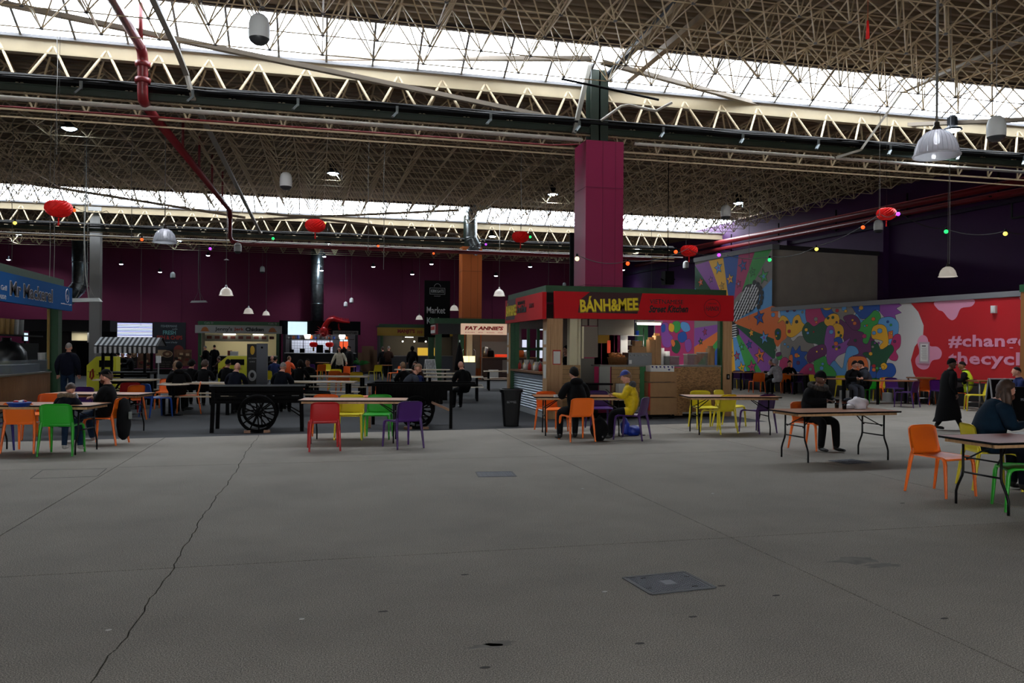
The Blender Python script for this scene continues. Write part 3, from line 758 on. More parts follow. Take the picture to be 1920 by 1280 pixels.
frame = thing('space_frame', 'fawn steel lattice of struts under the ribbed roof decks', 'roof frame')
STRM = mat('fawn_steel_strut', (.74, .66, .53), .45, noise=.1, nscale=2)
quota = {'diagonal': 290, 'top_chord': 280, 'bottom_chord': 280}; used_ = set()
for Y, i in near:
    s = allstr[i]
    if quota[s[3]] > 0:
        quota[s[3]] -= 1; used_.add(i); strut_obj(s[3], s[0], s[1], s[2], STRM, frame, 6)
fb = {k: mb(STRM) for k in quota}
for i, s in enumerate(allstr):
    if i not in used_: strut_mesh(fb[s[3]], *s[:3])
for k in fb: stuff(fb[k].build(k, frame))
# node plates where struts meet
b = mb(BARM); k = 0
for s in allstr:
    if s[3] == 'bottom_chord' and s[0].y < 18.3 and vis(s): b.ball(s[0], (.05, .05, .02), 6, 4)
stuff(b.build('node_plate', frame))

# ---- beams with cable trays, pipes
def run(name, label, cat, pts, r, mtl, extra=None, group=None, n=8):
    b = mb(mtl); b.tube(pts, r, n); o = b.build(name); tag(o, label, cat, group); return o
for vg, uA, uB, lab, z in ((19.5, -16, 22.2, 'near', BEAMZ), (42.0, -20, 20, 'far', BEAMZ)):
    bt = thing('service_beam', 'dark green steel beam carrying a black cable tray under the %s lattice girder' % lab, 'steel beam', (0, vg, 0))
    b = mb(DKGREEN); b.box(uA, uB, -.55, -.46, z + .08, z + .1); b.box(uA, uB, -.515, -.495, z - .04, z + .08); b.box(uA, uB, -.55, -.46, z - .06, z - .04); b.build('beam', bt)
    b = mb(BLACK); b.box(uA, uB, -.66, -.38, z + .15, z + .165); b.box(uA, uB, -.67, -.655, z + .15, z + .2); b.build('cable_tray', bt)
    rr = random.Random(int(vg)); 
    for k in range(5):
        pts = []; u = uA; ph = rr.random() * 6
        while u < uB:
            pts.append((u, -.6 + k * .05 + .02 * math.sin(u * 1.3 + ph), z + .20 + .07 * abs(math.sin(u * .5 + ph)) + .02 * k)); u += .5
        b = mb(mat('cable_%d' % (k % 2), (.06, .06, .06) if k % 2 else (.13, .125, .12), .7, spec=.2)); b.tube(pts, .022, 5); b.build('cable', bt)
    if vg < 30:
        for k in range(16):
            u = -14 + k * 2.25; b = mb(GALV); b.box(u, u + .06, -.70, -.66, z + .02, z + .2); b.bar((u + .03, -.68, z + .06), (u - .08, -.74, z - .08), .07, .04); b.build('bracket', bt)
run('service_pipe', 'long pale pipe running below the near dark green beam', 'pipe', [(-16, 18.95, 6.88), (6.4, 18.95, 6.88), ], .055, mat('pale_pipe', (.70, .68, .64), .4, noise=.06))
run('service_pipe', 'long pale pipe running on to the right of the magenta column', 'pipe', [(7.8, 18.95, 6.88), (22.2, 18.95, 6.88)], .045, MATS['pale_pipe'])
run('service_pipe', 'thin red pipe strung below the long pale pipe on the left', 'pipe', [(-16, 18.9, 6.68), (5.6, 18.9, 6.68), (6.3, 18.9, 6.75)], .022, REDPIPE)
run('service_pipe', 'thin pale pipe under the far dark green beam', 'pipe', [(-20, 41.4, 6.85), (20, 41.4, 6.85)], .035, MATS['pale_pipe'])
# ---- red sprinkler main: comes from above, drops, runs away to the back
p1 = ONV(268, 95, 18.7); p2 = ONV(268, 200, 18.7)
pA = Vector((p1.x, 6.0, p1.z)); 
rp = thing('sprinkler_main', 'red sprinkler main dropping past the near beam then running to the back left', 'pipe')
b = mb(mat('greyed_red_pipe', (.42, .20, .24), .35)); b.tube([pA, p1 + Vector((0, -.25, .0))], .10, 10); b.build('upper_run', rp)
p3 = ONV(268, 195, 18.9); zf = ONL(430, 395, (p3.x, 0), (0, 1)); vend = zf.y
b = mb(REDPIPE); b.tube([p1 + Vector((0, -.3, 0)), p1 + Vector((0, -.08, -.06)), p1 + Vector((0, 0, -.2)), Vector((p1.x, 18.7, p3.z + .2)), Vector((p1.x, 18.75, p3.z + .05)), Vector((p1.x, 19.1, p3.z))], .11, 10); b.build('drop', rp)
b = mb(REDPIPE); b.tube([(p1.x, 19.1, p3.z), (p1.x, vend - .3, zf.z), (p1.x, vend, zf.z - .3)], .105, 10); b.build('long_run', rp)
z4 = ONV(430, 448, vend).z; z5 = ONV(445, 457, vend).z
b = mb(REDPIPE); b.tube([(p1.x, vend, zf.z - .25), (p1.x, vend, z4 + .1), (p1.x + .1, vend, z4 - .1), (p1.x + .5, vend, z5), (16, vend, z5)], .09, 10); b.build('cross_run', rp)
for q in ((p1.x, 18.7, p3.z + .45), (p1.x, 18.7, p1.z - .3)):
    b = mb(REDPIPE); b.lathe([(.10, -.05), (.16, -.05), (.16, .05), (.10, .05)], 12, q, True, True); b.build('flange', rp)
for k in range(4):
    v = 24 + k * 3.2; zz = p3.z + (zf.z - p3.z) * (v - 19.1) / (vend - 19.1)
    b = mb(REDPIPE); b.tube([(p1.x, v, zz), (p1.x, v, zz + 1.2)], .04, 6); b.build('riser', rp)
p = ONV(264, 50, 18.5)
run('sprinkler_riser', 'slim red riser pipe beside the red sprinkler main at the skylight', 'pipe', [(p.x - .0, 18.5, ONV(266, 92, 18.5).z), (p.x, 18.5, 9.0)], .05, REDPIPE)
# cream conduits hanging in long runs toward the back (I section runways)
def runway(label, px, py, v_at, v0, v1, w_=.11, drop=None, group='conduit runs under the roof'):
    q = ONV(px, py, v_at); b = mb(MATS['grey_runway']); b.bar((q.x, v0, q.z), (q.x, v1, q.z), w_, .07)
    o = thing('conduit_run', label, 'conduit', (0, 0, 0), 0, group); b.build('rail', o)
    if drop:
        b = mb(MATS['grey_runway']); b.bar((q.x, v1 if drop[0] else v0, q.z), drop[1], w_, .06); b.build('drop_leg', o)
    return o, q
mat('grey_runway', (.60, .58, .54), .5)
q = ONV(316, 0, 14); e = ONV(374, 205, 18.6)
o, q = runway('grey conduit run bending down past the near beam, left of the hanging domes', 330, 90, 17.2, 8, 17.2, drop=(1, ONV(350, 140, 18.8)))
b = mb(MATS['grey_runway']); e1 = ONV(350, 140, 18.8); e2 = ONV(362, 185, 18.9); b.bar(e1, e2, .1, .06); b.bar(e2, (e2.x, 40.3, e2.z), .12, .07); b.bar((e2.x, 40.3, e2.z), (e2.x, 41.2, 7.3), .1, .06); b.build('long_leg', o)
o, q = runway('white cable tray bending down beside the large clear dome on the right', 1692, 172, 18.4, 8, 18.4, .14, drop=(1, ONV(1614, 281, 18.9)))
b = mb(MATS['grey_runway']); b.bar(ONV(1614, 281, 18.9), ONV(1565, 296, 18.9), .1, .06); b.build('end_leg', o)
# pipe from the magenta column head toward the camera, with its elbow
p = ONV(1131, 152, 19.2)
run('drain_pipe', 'dark drain pipe rising from the magenta column head toward the near roof', 'pipe', [(p.x, 5, p.z + .55), (p.x, 18.9, p.z + .05), (p.x - .02, 19.1, p.z), ], .085, mat('dark_blue_grey_pipe', (.20, .23, .26), .4))
pz = ONV(1134, 100, 19.4)
run('drain_pipe', 'short dark elbow pipe clipped beside the dark column head', 'pipe', [(p.x + .25, 19.3, ZG + .4), (p.x + .25, 19.3, p.z + .18), (p.x + .2, 19.2, p.z + .05), (p.x, 19.0, p.z + .05)], .075, MATS['dark_blue_grey_pipe'])
run('service_rail', 'thin dark rail slanting across the dark column head', 'pipe', [ONV(1053, 148, 18.4), ONV(1125, 163, 18.4), ONV(1235, 187, 18.4)], .03, BLACK)
run('conduit_bend', 'pale conduit curling out to the right of the dark column head', 'conduit', [ONV(1127, 226, 18.5), ONV(1165, 199, 18.3), ONV(1180, 197, 18.3), ONV(1230, 208, 18.2), ONV(1260, 192, 18.1)], .035, MATS['pale_pipe'])
# big roof tie bars between column heads
TIE = mat('tie_bar_grey', (.50, .46, .41), .5)
ch1 = Vector((7.1, 19.3, 8.7))
ties = [('long tie bar running from the upper left corner down behind the near girder', AT(0, 5, 16.3), AT(1060, 226, 20.2)),
        ('tie bar running level from the left edge to the dark column head', AT(0, 108, 19), AT(1110, 110, 19.4)),
        ('tie bar falling right from the dark column head across the skylight', AT(1127, 116, 19.4), AT(1610, 246, 23.5)),
        ('tie bar behind the large clear dome near the right wall', AT(1660, 236, 23.2), AT(1925, 224, 21)),
        ('far tie bar crossing the far skylight toward the orange column', AT(0, 335, 34), AT(460, 408, 38)),
        ('far tie bar rising left to right under the far skylight', AT(300, 420, 38), AT(860, 394, 41)),
        ('far tie bar falling past the orange column head', AT(500, 400, 39), AT(865, 440, 41.5))]
for lab, a, b_ in ties:
    q = mb(TIE); q.bar(a, b_, .13, .10); tag(q.build('tie_bar'), lab, 'steel bar', 'diagonal roof tie bars')
for lab, a, b_ in (('beam running over the camera side from the dark column head', (7.05, 19.3, 8.62), (7.05, 6, 8.5)), ('second beam running beside it from the dark column head', (7.75, 19.4, 8.62), (7.75, 6, 8.5))):
    q = mb(CREAMD); q.bar(a, b_, .16, .14); tag(q.build('roof_beam'), 'cream ' + lab, 'steel beam')
q = mb(mat('grey_strut', (.5, .49, .46), .5)); q.bar(ONV(1106, 118, 18.9), ONV(1076, 250, 18.9), .12, .1); tag(q.build('knee_brace'), 'pale knee brace falling left from the dark column head', 'steel bar')
# ---- columns
def column(label, uc, vc, w_, d_, ztop, mtl, seams):
    t = thing('clad_column', label, 'column', (uc, vc, 0))
    b = mb(mtl); b.box(0, w_, 0, d_, 0, ztop); b.build('cladding', t)
    k = mat(mtl.name + '_seam', seams, .7)
    b = mb(k)
    for f in (.44, .78): b.box(w_ * f, w_ * f + .012, -.004, .002, 0, ztop)
    for z in (2.9 if False else 3.25, 5.7): b.box(0, w_, -.004, .002, z, z + .014); b.box(-.004, .002, 0, d_, z, z + .014)
    b.build('panel_joint', t)
    b = mb(DKGREEN); 
    b.box(w_ * .12, w_ * .58, .0, .03, ztop, ZG + .3); b.box(w_ * .12, w_ * .58, .36, .39, ztop, ZG + .3); b.box(w_ * .33, w_ * .37, .0, .39, ztop, ZG + .3)
    b.build('steel_post', t)
    return t
column('tall magenta clad column rising out of the red kiosk', 6.49, 18.9, 1.0, .9, 6.88, mat('magenta_cladding', (.56, .055, .28), .5), (.42, .05, .22))
column('orange clad column rising behind the burger stall', 7.37, 41.3, 1.06, .95, 7.0, mat('orange_cladding', (.87, .46, .18), .5), (.55, .28, .1))
pc = thing('steel_column', 'plain grey steel column by the far left aisle', 'column', (-10.43, 42, 0))
b = mb(GREYP); b.box(-.23, .23, -.02, .0, 0, 8.1); b.box(-.23, .23, .4, .42, 0, 8.1); b.box(-.02, .02, 0, .4, 0, 8.1); b.box(-.23, -.21, .0, .4, 0, 8.1); b.build('post', pc)
b = mb(GREYP); b.box(-.3, .3, -.1, .5, 0, .05); b.box(-.3, .3, -.1, .5, 8.1, 8.3); b.build('base_plate', pc)
# red pipes along the top of the purple wall
def pw(v, off, z): c = PW_P + PW_D * ((v - PW_P.y) / PW_D.y); return Vector((c.x - off, v, z))
ww = thing('wall_pipes', 'pair of dark red pipes along the top of the purple wall', 'pipe')
b = mb(REDPIPE); b.tube([pw(20.9, .75, 9.0), pw(20.95, .45, 8.85) , pw(21.0, .4, 7.85), pw(21.4, .4, 7.62), pw(52, .4, 7.9)], .14, 10); b.build('pipe', ww)
b = mb(REDPIPE); b.tube([pw(19.6, .9, 9.0), pw(19.7, .4, 8.8), pw(19.8, .35, 7.5), pw(20.3, .35, 7.3), pw(52, .35, 7.5)], .11, 10); b.build('pipe', ww)
b = mb(REDPIPE); b.tube([pw(18.6, .9, 9.0), pw(18.7, .4, 8.8), pw(18.8, .3, 7.5), pw(19.2, .3, 7.2), pw(24, .3, 7.3)], .13, 10); b.build('pipe', ww)
for k in range(6):
    v = 24 + 4.2 * k; b = mb(BLACK); b.bar(pw(v, .15, 8.2), pw(v, .15, 7.2), .05); b.bar(pw(v, .0, 7.3), pw(v, .55, 7.3), .04); b.build('hanger', ww)
tag(mb(GALV).tube([pw(17.9, .3, 8.7), pw(17.9, .3, 6.8)], .05, 8).build('wall_conduit'), 'grey conduit dropping down the purple wall at the right edge', 'conduit')
b = mb(mat('dark_green_rail', (.10, .13, .13), .6)); b.bar(pw(23.5, .1, 7.0), pw(23.5, .1, 6.45), .05); b.bar(pw(23.5, .1, 6.45), pw(17, .1, 6.5), .06); tag(b.build('wall_rail'), 'dark rail fixed low on the purple wall at right', 'rail')
# ventilation ducts
def duct(label, pts, r, group=None):
    t = thing('vent_duct', label, 'duct'); 
    b = mb(GALV); b.tube(pts, r, 14); b.build('duct', t)
    b = mb(GALV); P = [Vector(p) for p in pts]
    for i in range(len(P) - 1):
        L = (P[i + 1] - P[i]).length; n = max(1, int(L / 1.2))
        for k in range(n + 1):
            c = P[i].lerp(P[i + 1], k / n); d = (P[i + 1] - P[i]).normalized(); b.tube([c - d * .02, c + d * .02], r * 1.06, 14)
    b.build('joint_ring', t); return t
q0 = ONV(883, 372, 41.8); q1 = ONV(883, 448, 41.8)
duct('silver vent duct bending round the top of the orange column', [ONV(918, 372, 40.4), ONV(912, 382, 40.6), ONV(886, 388, 40.95), ONV(884, 398, 40.95), ONV(884, 446, 40.95), ONV(892, 460, 40.95), ONV(885, 473, 41.1)], .30)
duct('dark silver vent duct standing above the noodle stall', [ONV(595, 458, 53.6), ONV(595, 607, 53.6)], .40)
duct('dark cranked vent duct by the back wall at left', [ONV(150, 452, 50), ONV(150, 531, 50), ONV(146, 540, 50), ONV(126, 560, 50)], .42)
# ================================================================== KIOSKS AND STALLS
REDF = mat('red_fascia', (.78, .09, .12), .6, spec=.2, noise=.04, nscale=2)
YEL = mat('yellow_letter', (.93, .83, .10), .45)
DKRED = mat('dark_maroon', (.22, .05, .06), .5)
INK = mat('black_ink', (.06, .05, .05), .5)
def inset(b, *a, **k): b.box(*a, **k); return b
FN = (0, -1, 0)
def front(t, s, mtl, x, y, z, parent, fit, fith=None, **k):   # lettering on a face looking to -v
    return text(t, mtl, 1, face_m((x, y, z), (1, 0, 0)), k.pop('name', 'lettering'), parent, fit=fit, fith=fith, **k)
# ---------------- red Vietnamese kiosk  (local origin = near left corner on the floor)
K = Vector((5.29, 18.0, 0)); KW, KD = 4.30, 3.6
kz = 2.36
ks = thing('food_kiosk', 'red fronted corner kiosk with green roof edge, yellow lettering and corrugated side', 'kiosk', K)
b = mb(GREEN); b.box(-.12, KW + .22, -.14, -.06, 2.98, 3.13); b.box(-.12, -.04, -.06, KD + .1, 2.98, 3.13); b.box(KW + .14, KW + .22, -.06, KD + .1, 2.98, 3.13); b.box(-.12, KW + .22, KD + .02, KD + .1, 2.98, 3.13)
b.build('roof_edge', ks)
b = mb(mat('kiosk_roof_board', (.16, .17, .18), .8)); b.box(-.1, KW + .2, -.1, KD + .05, 2.96, 3.02); b.build('roof_board', ks)
b = mb(REDF); b.box(0.06, KW + .36, -.26, -.16, kz, 2.99); b.build('fascia', ks)
b = mb(REDF); b.box(-.22, -.12, -.2, 3.55, kz - .02, 2.97); b.build('side_fascia', ks)
b = mb(DKRED); b.add([(.92, -.264, 2.99), (.68, -.264, 2.80), (.63, -.264, 2.50), (2.12, -.264, 2.50), (2.24, -.264, 2.99)], [(0, 1, 2, 3, 4)]); b.build('dark_panel', ks)
b = mb(DKRED); b.add([(-.224, 3.5, 2.42), (-.224, 3.3, 2.97), (-.224, 2.35, 2.97), (-.224, 2.45, 2.42)], [(0, 1, 2, 3)]); b.build('dark_panel', ks)
YELS = mat('yellow_letter_edge', (.50, .40, .05), .5)
text('BÁNH&MEE', YELS, 1, Matrix.Translation((1.41, -.268, 2.72)) @ Matrix.Rotation(PI / 2, 4, 'X') @ Matrix.Rotation(.05, 4, 'Z'), 'letter_edge', ks, ext=.004, bold=.045, fit=1.48, fith=.40)
text('BÁNH&MEE', YEL, 1, Matrix.Translation((1.40, -.276, 2.73)) @ Matrix.Rotation(PI / 2, 4, 'X') @ Matrix.Rotation(.05, 4, 'Z'), 'lettering', ks, ext=.004, bold=.03, fit=1.45, fith=.37)
front('VIETNAMESE', 0, INK, 2.87, -.264, 2.80, ks, .87, .11, bold=.0)
text('Street Kitchen', INK, 1, Matrix.Translation((2.92, -.266, 2.63)) @ Matrix.Rotation(PI / 2, 4, 'X') @ Matrix.Rotation(.02, 4, 'Z'), 'lettering', ks, ext=.002, bold=.035, shear=.35, fit=1.03, fith=.18)
INKR = mat('faint_dark_red_ink', (.36, .04, .06), .5)
front('HANOI', 0, INKR, 4.08, -.264, 2.66, ks, .36, .12, bold=.02, shear=.2)
b = mb(INKR); b.tube([(4.08 + .22 * math.cos(i * PI / 12), -.262, 2.67 + .22 * math.sin(i * PI / 12)) for i in range(24)], .006, 4, closed=True); b.build('round_stamp', ks)
front('STREET FOOD', 0, INKR, 4.08, -.264, 2.78, ks, .22, .03)
def sideK(t, mtl, y, z, w_, h_, **k): return text(t, mtl, 1, face_m((-.226, y, z), (0, -1, 0)), 'lettering', ks, fit=w_, fith=h_, **k)
sideK('BÁNH&MEE', YEL, 2.85, 2.70, 1.15, .36, bold=.03)
sideK('VIETNAMESE', INK, 1.75, 2.82, .75, .09); sideK('Street Kitchen', INK, 1.72, 2.66, .95, .2, bold=.03, shear=.3); sideK('HANOI', INKR, .75, 2.7, .4, .12)
b = mb(PLY); b.box(-.06, .02, -.06, .30, 0, kz); b.build('corner_post_cladding', ks)
b = mb(PLY); b.box(.02, .42, -.08, -.06, 0, kz); b.build('corner_post_cladding', ks)
b = mb(GREEN); b.box(.0, .16, 3.3, 3.46, 0, 2.98); b.build('post', ks)
b = mb(GREEN); b.box(-.1, 0, 3.35, 3.5, 0, kz); b.build('post', ks)
b = mb(PLY); b.box(-.14, -.1, 3.42, 3.62, 0, kz); b.build('post_board', ks)
b = mb(GREEN); b.box(4.70, 4.82, 0, .14, 0, 2.98); b.build('post', ks)
b = mb(PLY); b.box(4.80, 5.31, -.04, 0, 0, kz); b.box(5.27, 5.31, 0, .4, 0, kz); b.build('post_board', ks)
b = mb(GREEN); b.box(KW - .2, KW, KD - .2, KD, 0, 2.98); b.build('post', ks)
for x in (.02,):      # red-edged notices on the posts
    b = mb(mat('red_edge', (.7, .15, .14), .6)); b.box(.1, .36, -.086, -.08, 1.28, 1.62); b.build('notice_edge', ks)
    b = mb(PAPER); b.box(.12, .34, -.09, -.086, 1.30, 1.59); b.build('notice', ks)
for z in (1.75, 1.35, .95):
    b = mb(PAPER); b.box(-.066, -.06, .0, .22, z, z + .33); b.build('notice', ks)
    b = mb(PAPER); b.box(-.146, -.14, 3.46, 3.60, z, z + .33); b.build('notice', ks)
# corrugated side counter: ribs run level
COR = mat('corrugated_tin', (.62, .67, .72), .32, metal=.85)
b = mb(COR); prof = []
n = 28
for k in range(n * 4 + 1):
    z = .12 + (1.02 - .12) * k / (n * 4); prof.append((-.02 + .014 * math.cos(2 * PI * k / 8), z))
b.smooth = True
b.add([(x, .3, z) for x, z in prof] + [(x, 3.3, z) for x, z in prof], [(i, i + 1, len(prof) + i + 1, len(prof) + i) for i in range(len(prof) - 1)]); b.smooth = False
b.build('corrugated_panel', ks)
b = mb(BROWNW); b.box(-.12, .45, .3, 3.34, 1.04, 1.09); b.build('side_counter_top', ks)
b = mb(mat('pale_plinth', (.6, .62, .63), .6)); b.box(-.05, .0, .3, 3.3, 0, .12); b.build('plinth', ks)
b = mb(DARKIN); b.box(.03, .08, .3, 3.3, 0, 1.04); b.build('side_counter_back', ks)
# front: tiled-board panel left, black shelf gap, tile board, chipboard
TB = mat('tan_panel', (.60, .47, .30), .6, noise=.08, nscale=3); TBJ = mat('tan_joint', (.38, .28, .17), .7)
def tileboard(x0, x1, z0, z1, y, cw, chh):
    b = mb(TBJ); b.box(x0, x1, y, y + .03, z0, z1); b.build('panel_backing', ks)
    nz = int((z1 - z0) / chh + .5); 
    for r in range(nz):
        off = (r % 2) * cw / 2; x = x0 - off
        while x < x1 - .02:
            a = max(x, x0); e = min(x + cw, x1)
            if e - a > .03:
                q = mb(TB); q.box(a + .004, e - .004, y - .008, y, z0 + r * chh + .004, z0 + (r + 1) * chh - .004); q.build('tile', ks)
            x += cw
tileboard(.42, 1.08, .28, 1.23, .02, .42, .11)
tileboard(2.05, 2.83, .28, 1.23, -.02, .38, .11)
b = mb(mat('pale_side_board', (.55, .56, .54), .6)); b.box(1.74, 2.03, .0, .04, .3, 1.25); b.build('pale_board', ks)
b = mb(BLACK); b.box(1.25, 2.0, -.28, .1, .80, .84); b.build('black_shelf', ks)
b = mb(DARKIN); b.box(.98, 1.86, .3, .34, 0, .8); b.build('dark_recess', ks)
b = mb(OSB); b.box(3.70, 3.94, -.06, -.03, .04, 1.21); b.build('chipboard_panel', ks)
b = mb(OSB); b.box(3.92, 4.73, -.02, .01, .12, 1.23); b.build('chipboard_panel', ks)
b = mb(mat('worktop_grey', (.5, .5, .49), .35, metal=.3)); b.box(1.74, 4.73, -.04, .62, 1.23, 1.27); b.build('worktop', ks)
b = mb(BLACK); b.box(.4, 4.6, .02, .05, 0, .12); b.build('kick_board', ks)
b = mb(mat('white_strip_board', (.7, .7, .7), .5)); b.box(3.7, 4.7, -.03, -.02, .08, .12); b.build('edge_strip', ks)
# light switch on the far post
b = mb(BLACK); b.box(4.95, 5.15, -.055, -.04, .92, 1.05); b.build('socket_box', ks)
b = mb(GREYP); b.box(5.01, 5.09, -.06, -.055, .95, 1.02); b.build('socket', ks)
# strip lamp under fascia
LAMPW = mat('lamp_white', (1, 1, 1), .5, emis=(1, .98, .92), estr=7.0)
b = mb(LAMPW); b.box(2.95, 3.62, .35, .43, 2.26, 2.31); b.build('strip_light', ks)
b = mb(WHITE); b.box(2.9, 3.66, .33, .45, 2.31, 2.36); b.build('strip_light_case', ks)
def arealamp(name, loc, sx, sy, e, col=(1, .93, .82)):
    ld = bpy.data.lights.new(name, 'AREA'); ld.shape = 'RECTANGLE'; ld.size = sx; ld.size_y = sy; ld.energy = e; ld.color = col
    o = bpy.data.objects.new(name, ld); COL.objects.link(o); o.location = loc; return o
arealamp('kiosk_lamp', K + Vector((2.75, .30, 2.22)), .7, .1, 16)
arealamp('kiosk_lamp', K + Vector((3.4, 2.2, 2.6)), .8, .3, 28)
# cream inner wall piece and grey cupboard doors
CRW = mat('cream_wall_board', (.82, .79, .66), .6)
b = mb(CRW); b.box(.92, 1.18, .5, .7, 1.1, 2.95); b.box(1.18, 1.26, .4, .7, 0, 2.9); b.build('cream_pillar', ks)
b = mb(mat('taupe_door', (.44, .40, .35), .6)); b.box(1.3, 1.86, .35, .55, 1.45, 2.2); b.build('wall_cupboard', ks)
b = mb(CRW); b.box(1.26, 1.32, .30, .36, 1.42, 2.2); b.build('cupboard_edge', ks)
b = mb(MATS['taupe_door']); b.box(1.3, 1.5, .4, .5, 2.22, 2.9); b.box(1.56, 1.86, .4, .5, 2.22, 2.9); b.build('upper_door', ks)
b = mb(mat('taupe_board', (.36, .345, .31), .6)); b.box(1.2, 1.86, .6, .62, 0, 1.42); b.box(1.95, 2.95, .62, .66, 2.0, 2.4); b.build('inner_board', ks)
b = mb(MATS['taupe_board']); b.box(1.28, 2.62, 1.36, 1.4, 0, 2.9); b.build('inner_board', ks)
# rear wall boards of the kiosk leave two openings so the mural shows through
b = mb(mat('inner_back_wall', (.33, .31, .30), .8)); b.box(1.9, 3.2, KD - .06, KD, 0, 2.9); b.box(3.2, 4.9, KD - .06, KD, 0, 1.15); b.build('back_wall', ks)
b = mb(mat('pale_mullion', (.72, .72, .68), .5)); b.box(4.18, 4.26, KD - .1, KD + .02, 1.15, 2.5); b.build('mullion', ks)
for z0, z1 in ((0, 1.15), (2.2, 2.9)): b = mb(MATS['inner_back_wall']); b.box(.2, 1.6, KD - .06, KD, z0, z1); b.build('back_wall', ks)
for x in (.55, .95, 1.35): b = mb(GREEN); b.box(x, x + .1, KD - .08, KD, 1.15, 2.2); b.build('back_mullion', ks)
b = mb(GREEN); b.box(.2, 1.6, KD - .08, KD, 1.6, 1.66); b.build('back_rail', ks)
# things in and on the kiosk
def put(name, label, cat, build, loc, rz=0, group=None, sub=None):
    o = build().build(name, None, loc=loc, rz=rz); return tag(o, label, cat, group)
STEELB2 = mat('steel_appliance', (.55, .56, .57), .3, metal=.8)
def steelbox(w_, d_, h_):
    b = mb(STEELB2); b.box(0, w_, 0, d_, 0, h_, bev=.01); return b
o = thing('food_warmer', 'low steel food warmer with a row of knobs beside the bread basket', 'food warmer', K + Vector((2.55, .12, 1.2)))
steelbox(.62, .4, .30).build('body', o)
for k in range(6):
    q = mb(CHROME); q.tube([(.06 + k * .1, -.03, .24), (.06 + k * .1, 0, .24)], .016, 8); q.build('knob', o)
q = mb(WHITE); q.box(.02, .09, -.004, 0, .03, .12); q.build('label_plate', o)
o = thing('bread_basket', 'wicker basket heaped with brown buns on the kiosk worktop', 'basket', K + Vector((2.28, .22, 1.2)))
WICK = mat('wicker_brown', (.42, .27, .14), .7)
q = mb(WICK)
for k in range(9):
    z = .015 + k * .02; r = .2 + k * .004; q.tube([(r * 1.15 * math.cos(i * PI / 8), r * .7 * math.sin(i * PI / 8), z) for i in range(16)], .009, 4, closed=True)
for i in range(16): a = i * PI / 8; q.tube([(.225 * math.cos(a), .138 * math.sin(a), 0), (.27 * math.cos(a), .165 * math.sin(a), .19)], .007, 4)
q.build('weave', o)
q = mb(WICK); q.lathe([(.22, 0), (.22, .01)], 12, (0, 0, 0), True, True); q.build('basket_base', o)
BUN = mat('bun_crust', (.68, .42, .2), .6, noise=.25, nscale=9)
rr = random.Random(2); bunp = None
for k in range(16):
    a = rr.random() * 6.28; r = rr.random() * .17; q = mb(BUN); q.ball((0, 0, 0), (.085, .05, .04), 10, 6)
    if bunp is None: bunp = q.build('bread_bun')
    oo = bunp if k == 0 else bunp.copy()
    if k: COL.objects.link(oo)
    oo.location = K + Vector((2.28 + r * math.cos(a), .22 + .6 * r * math.sin(a), 1.34 + .035 * (k // 4) + .02 * rr.random())); oo.rotation_euler = (rr.random() * .5, rr.random() * .4, rr.random() * 3)
    tag(oo, 'brown bread bun heaped in the wicker basket on the kiosk', 'bread', 'buns in the wicker basket')
CRUST = None
for k, (x, y, z, c) in enumerate(((2.75, .15, 1.5, .16), (2.95, .2, 1.5, .15), (2.84, .18, 1.66, .13), (3.05, .4, 1.5, .13))):
    put('cardboard_box', ['brown cardboard box on the left of the steel food warmer lid', 'brown cardboard box on the right of the steel food warmer lid', 'topmost cardboard box over the steel food warmer', 'rear cardboard box behind the food warmer'][k], 'box', lambda: mb(CARD).box(-c / 2 - .03, c / 2 + .03, -.09, .09, 0, c), K + Vector((x, y, z)))
for k, (x, h_) in enumerate(((3.28, .62), (3.46, .72), (4.5, .42))):
    b = mb(CARD); b.box(-.075, .075, -.12, .12, 0, h_, bev=.02); b.box(-.07, .07, -.02, .02, h_, h_ + .06)
    tag(b.build('upright_carton', None, loc=K + Vector((x, .25, 1.2))), ['tall brown carton standing right of the steel food warmer', 'tallest brown carton beside the white paper rolls', 'brown paper sack at the right end of the kiosk worktop'][k], 'carton')
for k, (x, h_) in enumerate(((3.62, .42), (3.78, .34))):
    b = mb(WHITE); b.lathe([(.07, 0), (.07, h_), (.025, h_), (.025, h_ - .03)], 16, (0, 0, 0), True); tag(b.build('paper_roll', None, loc=K + Vector((x, .3, 1.2))), ['taller white paper roll on the kiosk worktop', 'shorter white paper roll on the kiosk worktop'][k], 'paper roll')
for k, (x, w_, h_) in enumerate(((3.66, .42, .2), (4.06, .3, .26), (4.28, .24, .3))):
    o = thing('clear_tub', ['long clear lidded tub in front of the paper rolls', 'clear lidded tub in the middle of the kiosk worktop', 'stacked clear tub near the right kiosk post'][k], 'food tub', K + Vector((x, .08, 1.2)))
    mb(mat('smoky_plastic', (.45, .45, .44), .25, alpha=.65)).box(0, w_ * .8, 0, .22, 0, h_).build('tub', o)
    mb(GREYP).box(-.01, w_ * .8 + .01, -.01, .23, h_, h_ + .02).build('lid', o)
o = thing('wall_menu', 'dark fabric hanging with yellow top behind the kiosk counter', 'banner', K + Vector((1.95, .9, 1.25)))
b = mb(mat('navy_cloth', (.17, .18, .30), .8)); b.box(0, .62, 0, .02, 0, .8); b.build('cloth', o); b = mb(mat('ochre_cloth', (.6, .45, .12), .8)); b.box(0.02, .4, -.01, 0, .55, .8); b.build('ochre_band', o)
put('order_tag', 'bright orange red paper tag pinned on the navy hanging', 'paper tag', lambda: mb(mat('orange_tag', (.95, .3, .15), .6)).box(0, .09, 0, .005, 0, .32), K + Vector((2.25, .87, 1.55)))
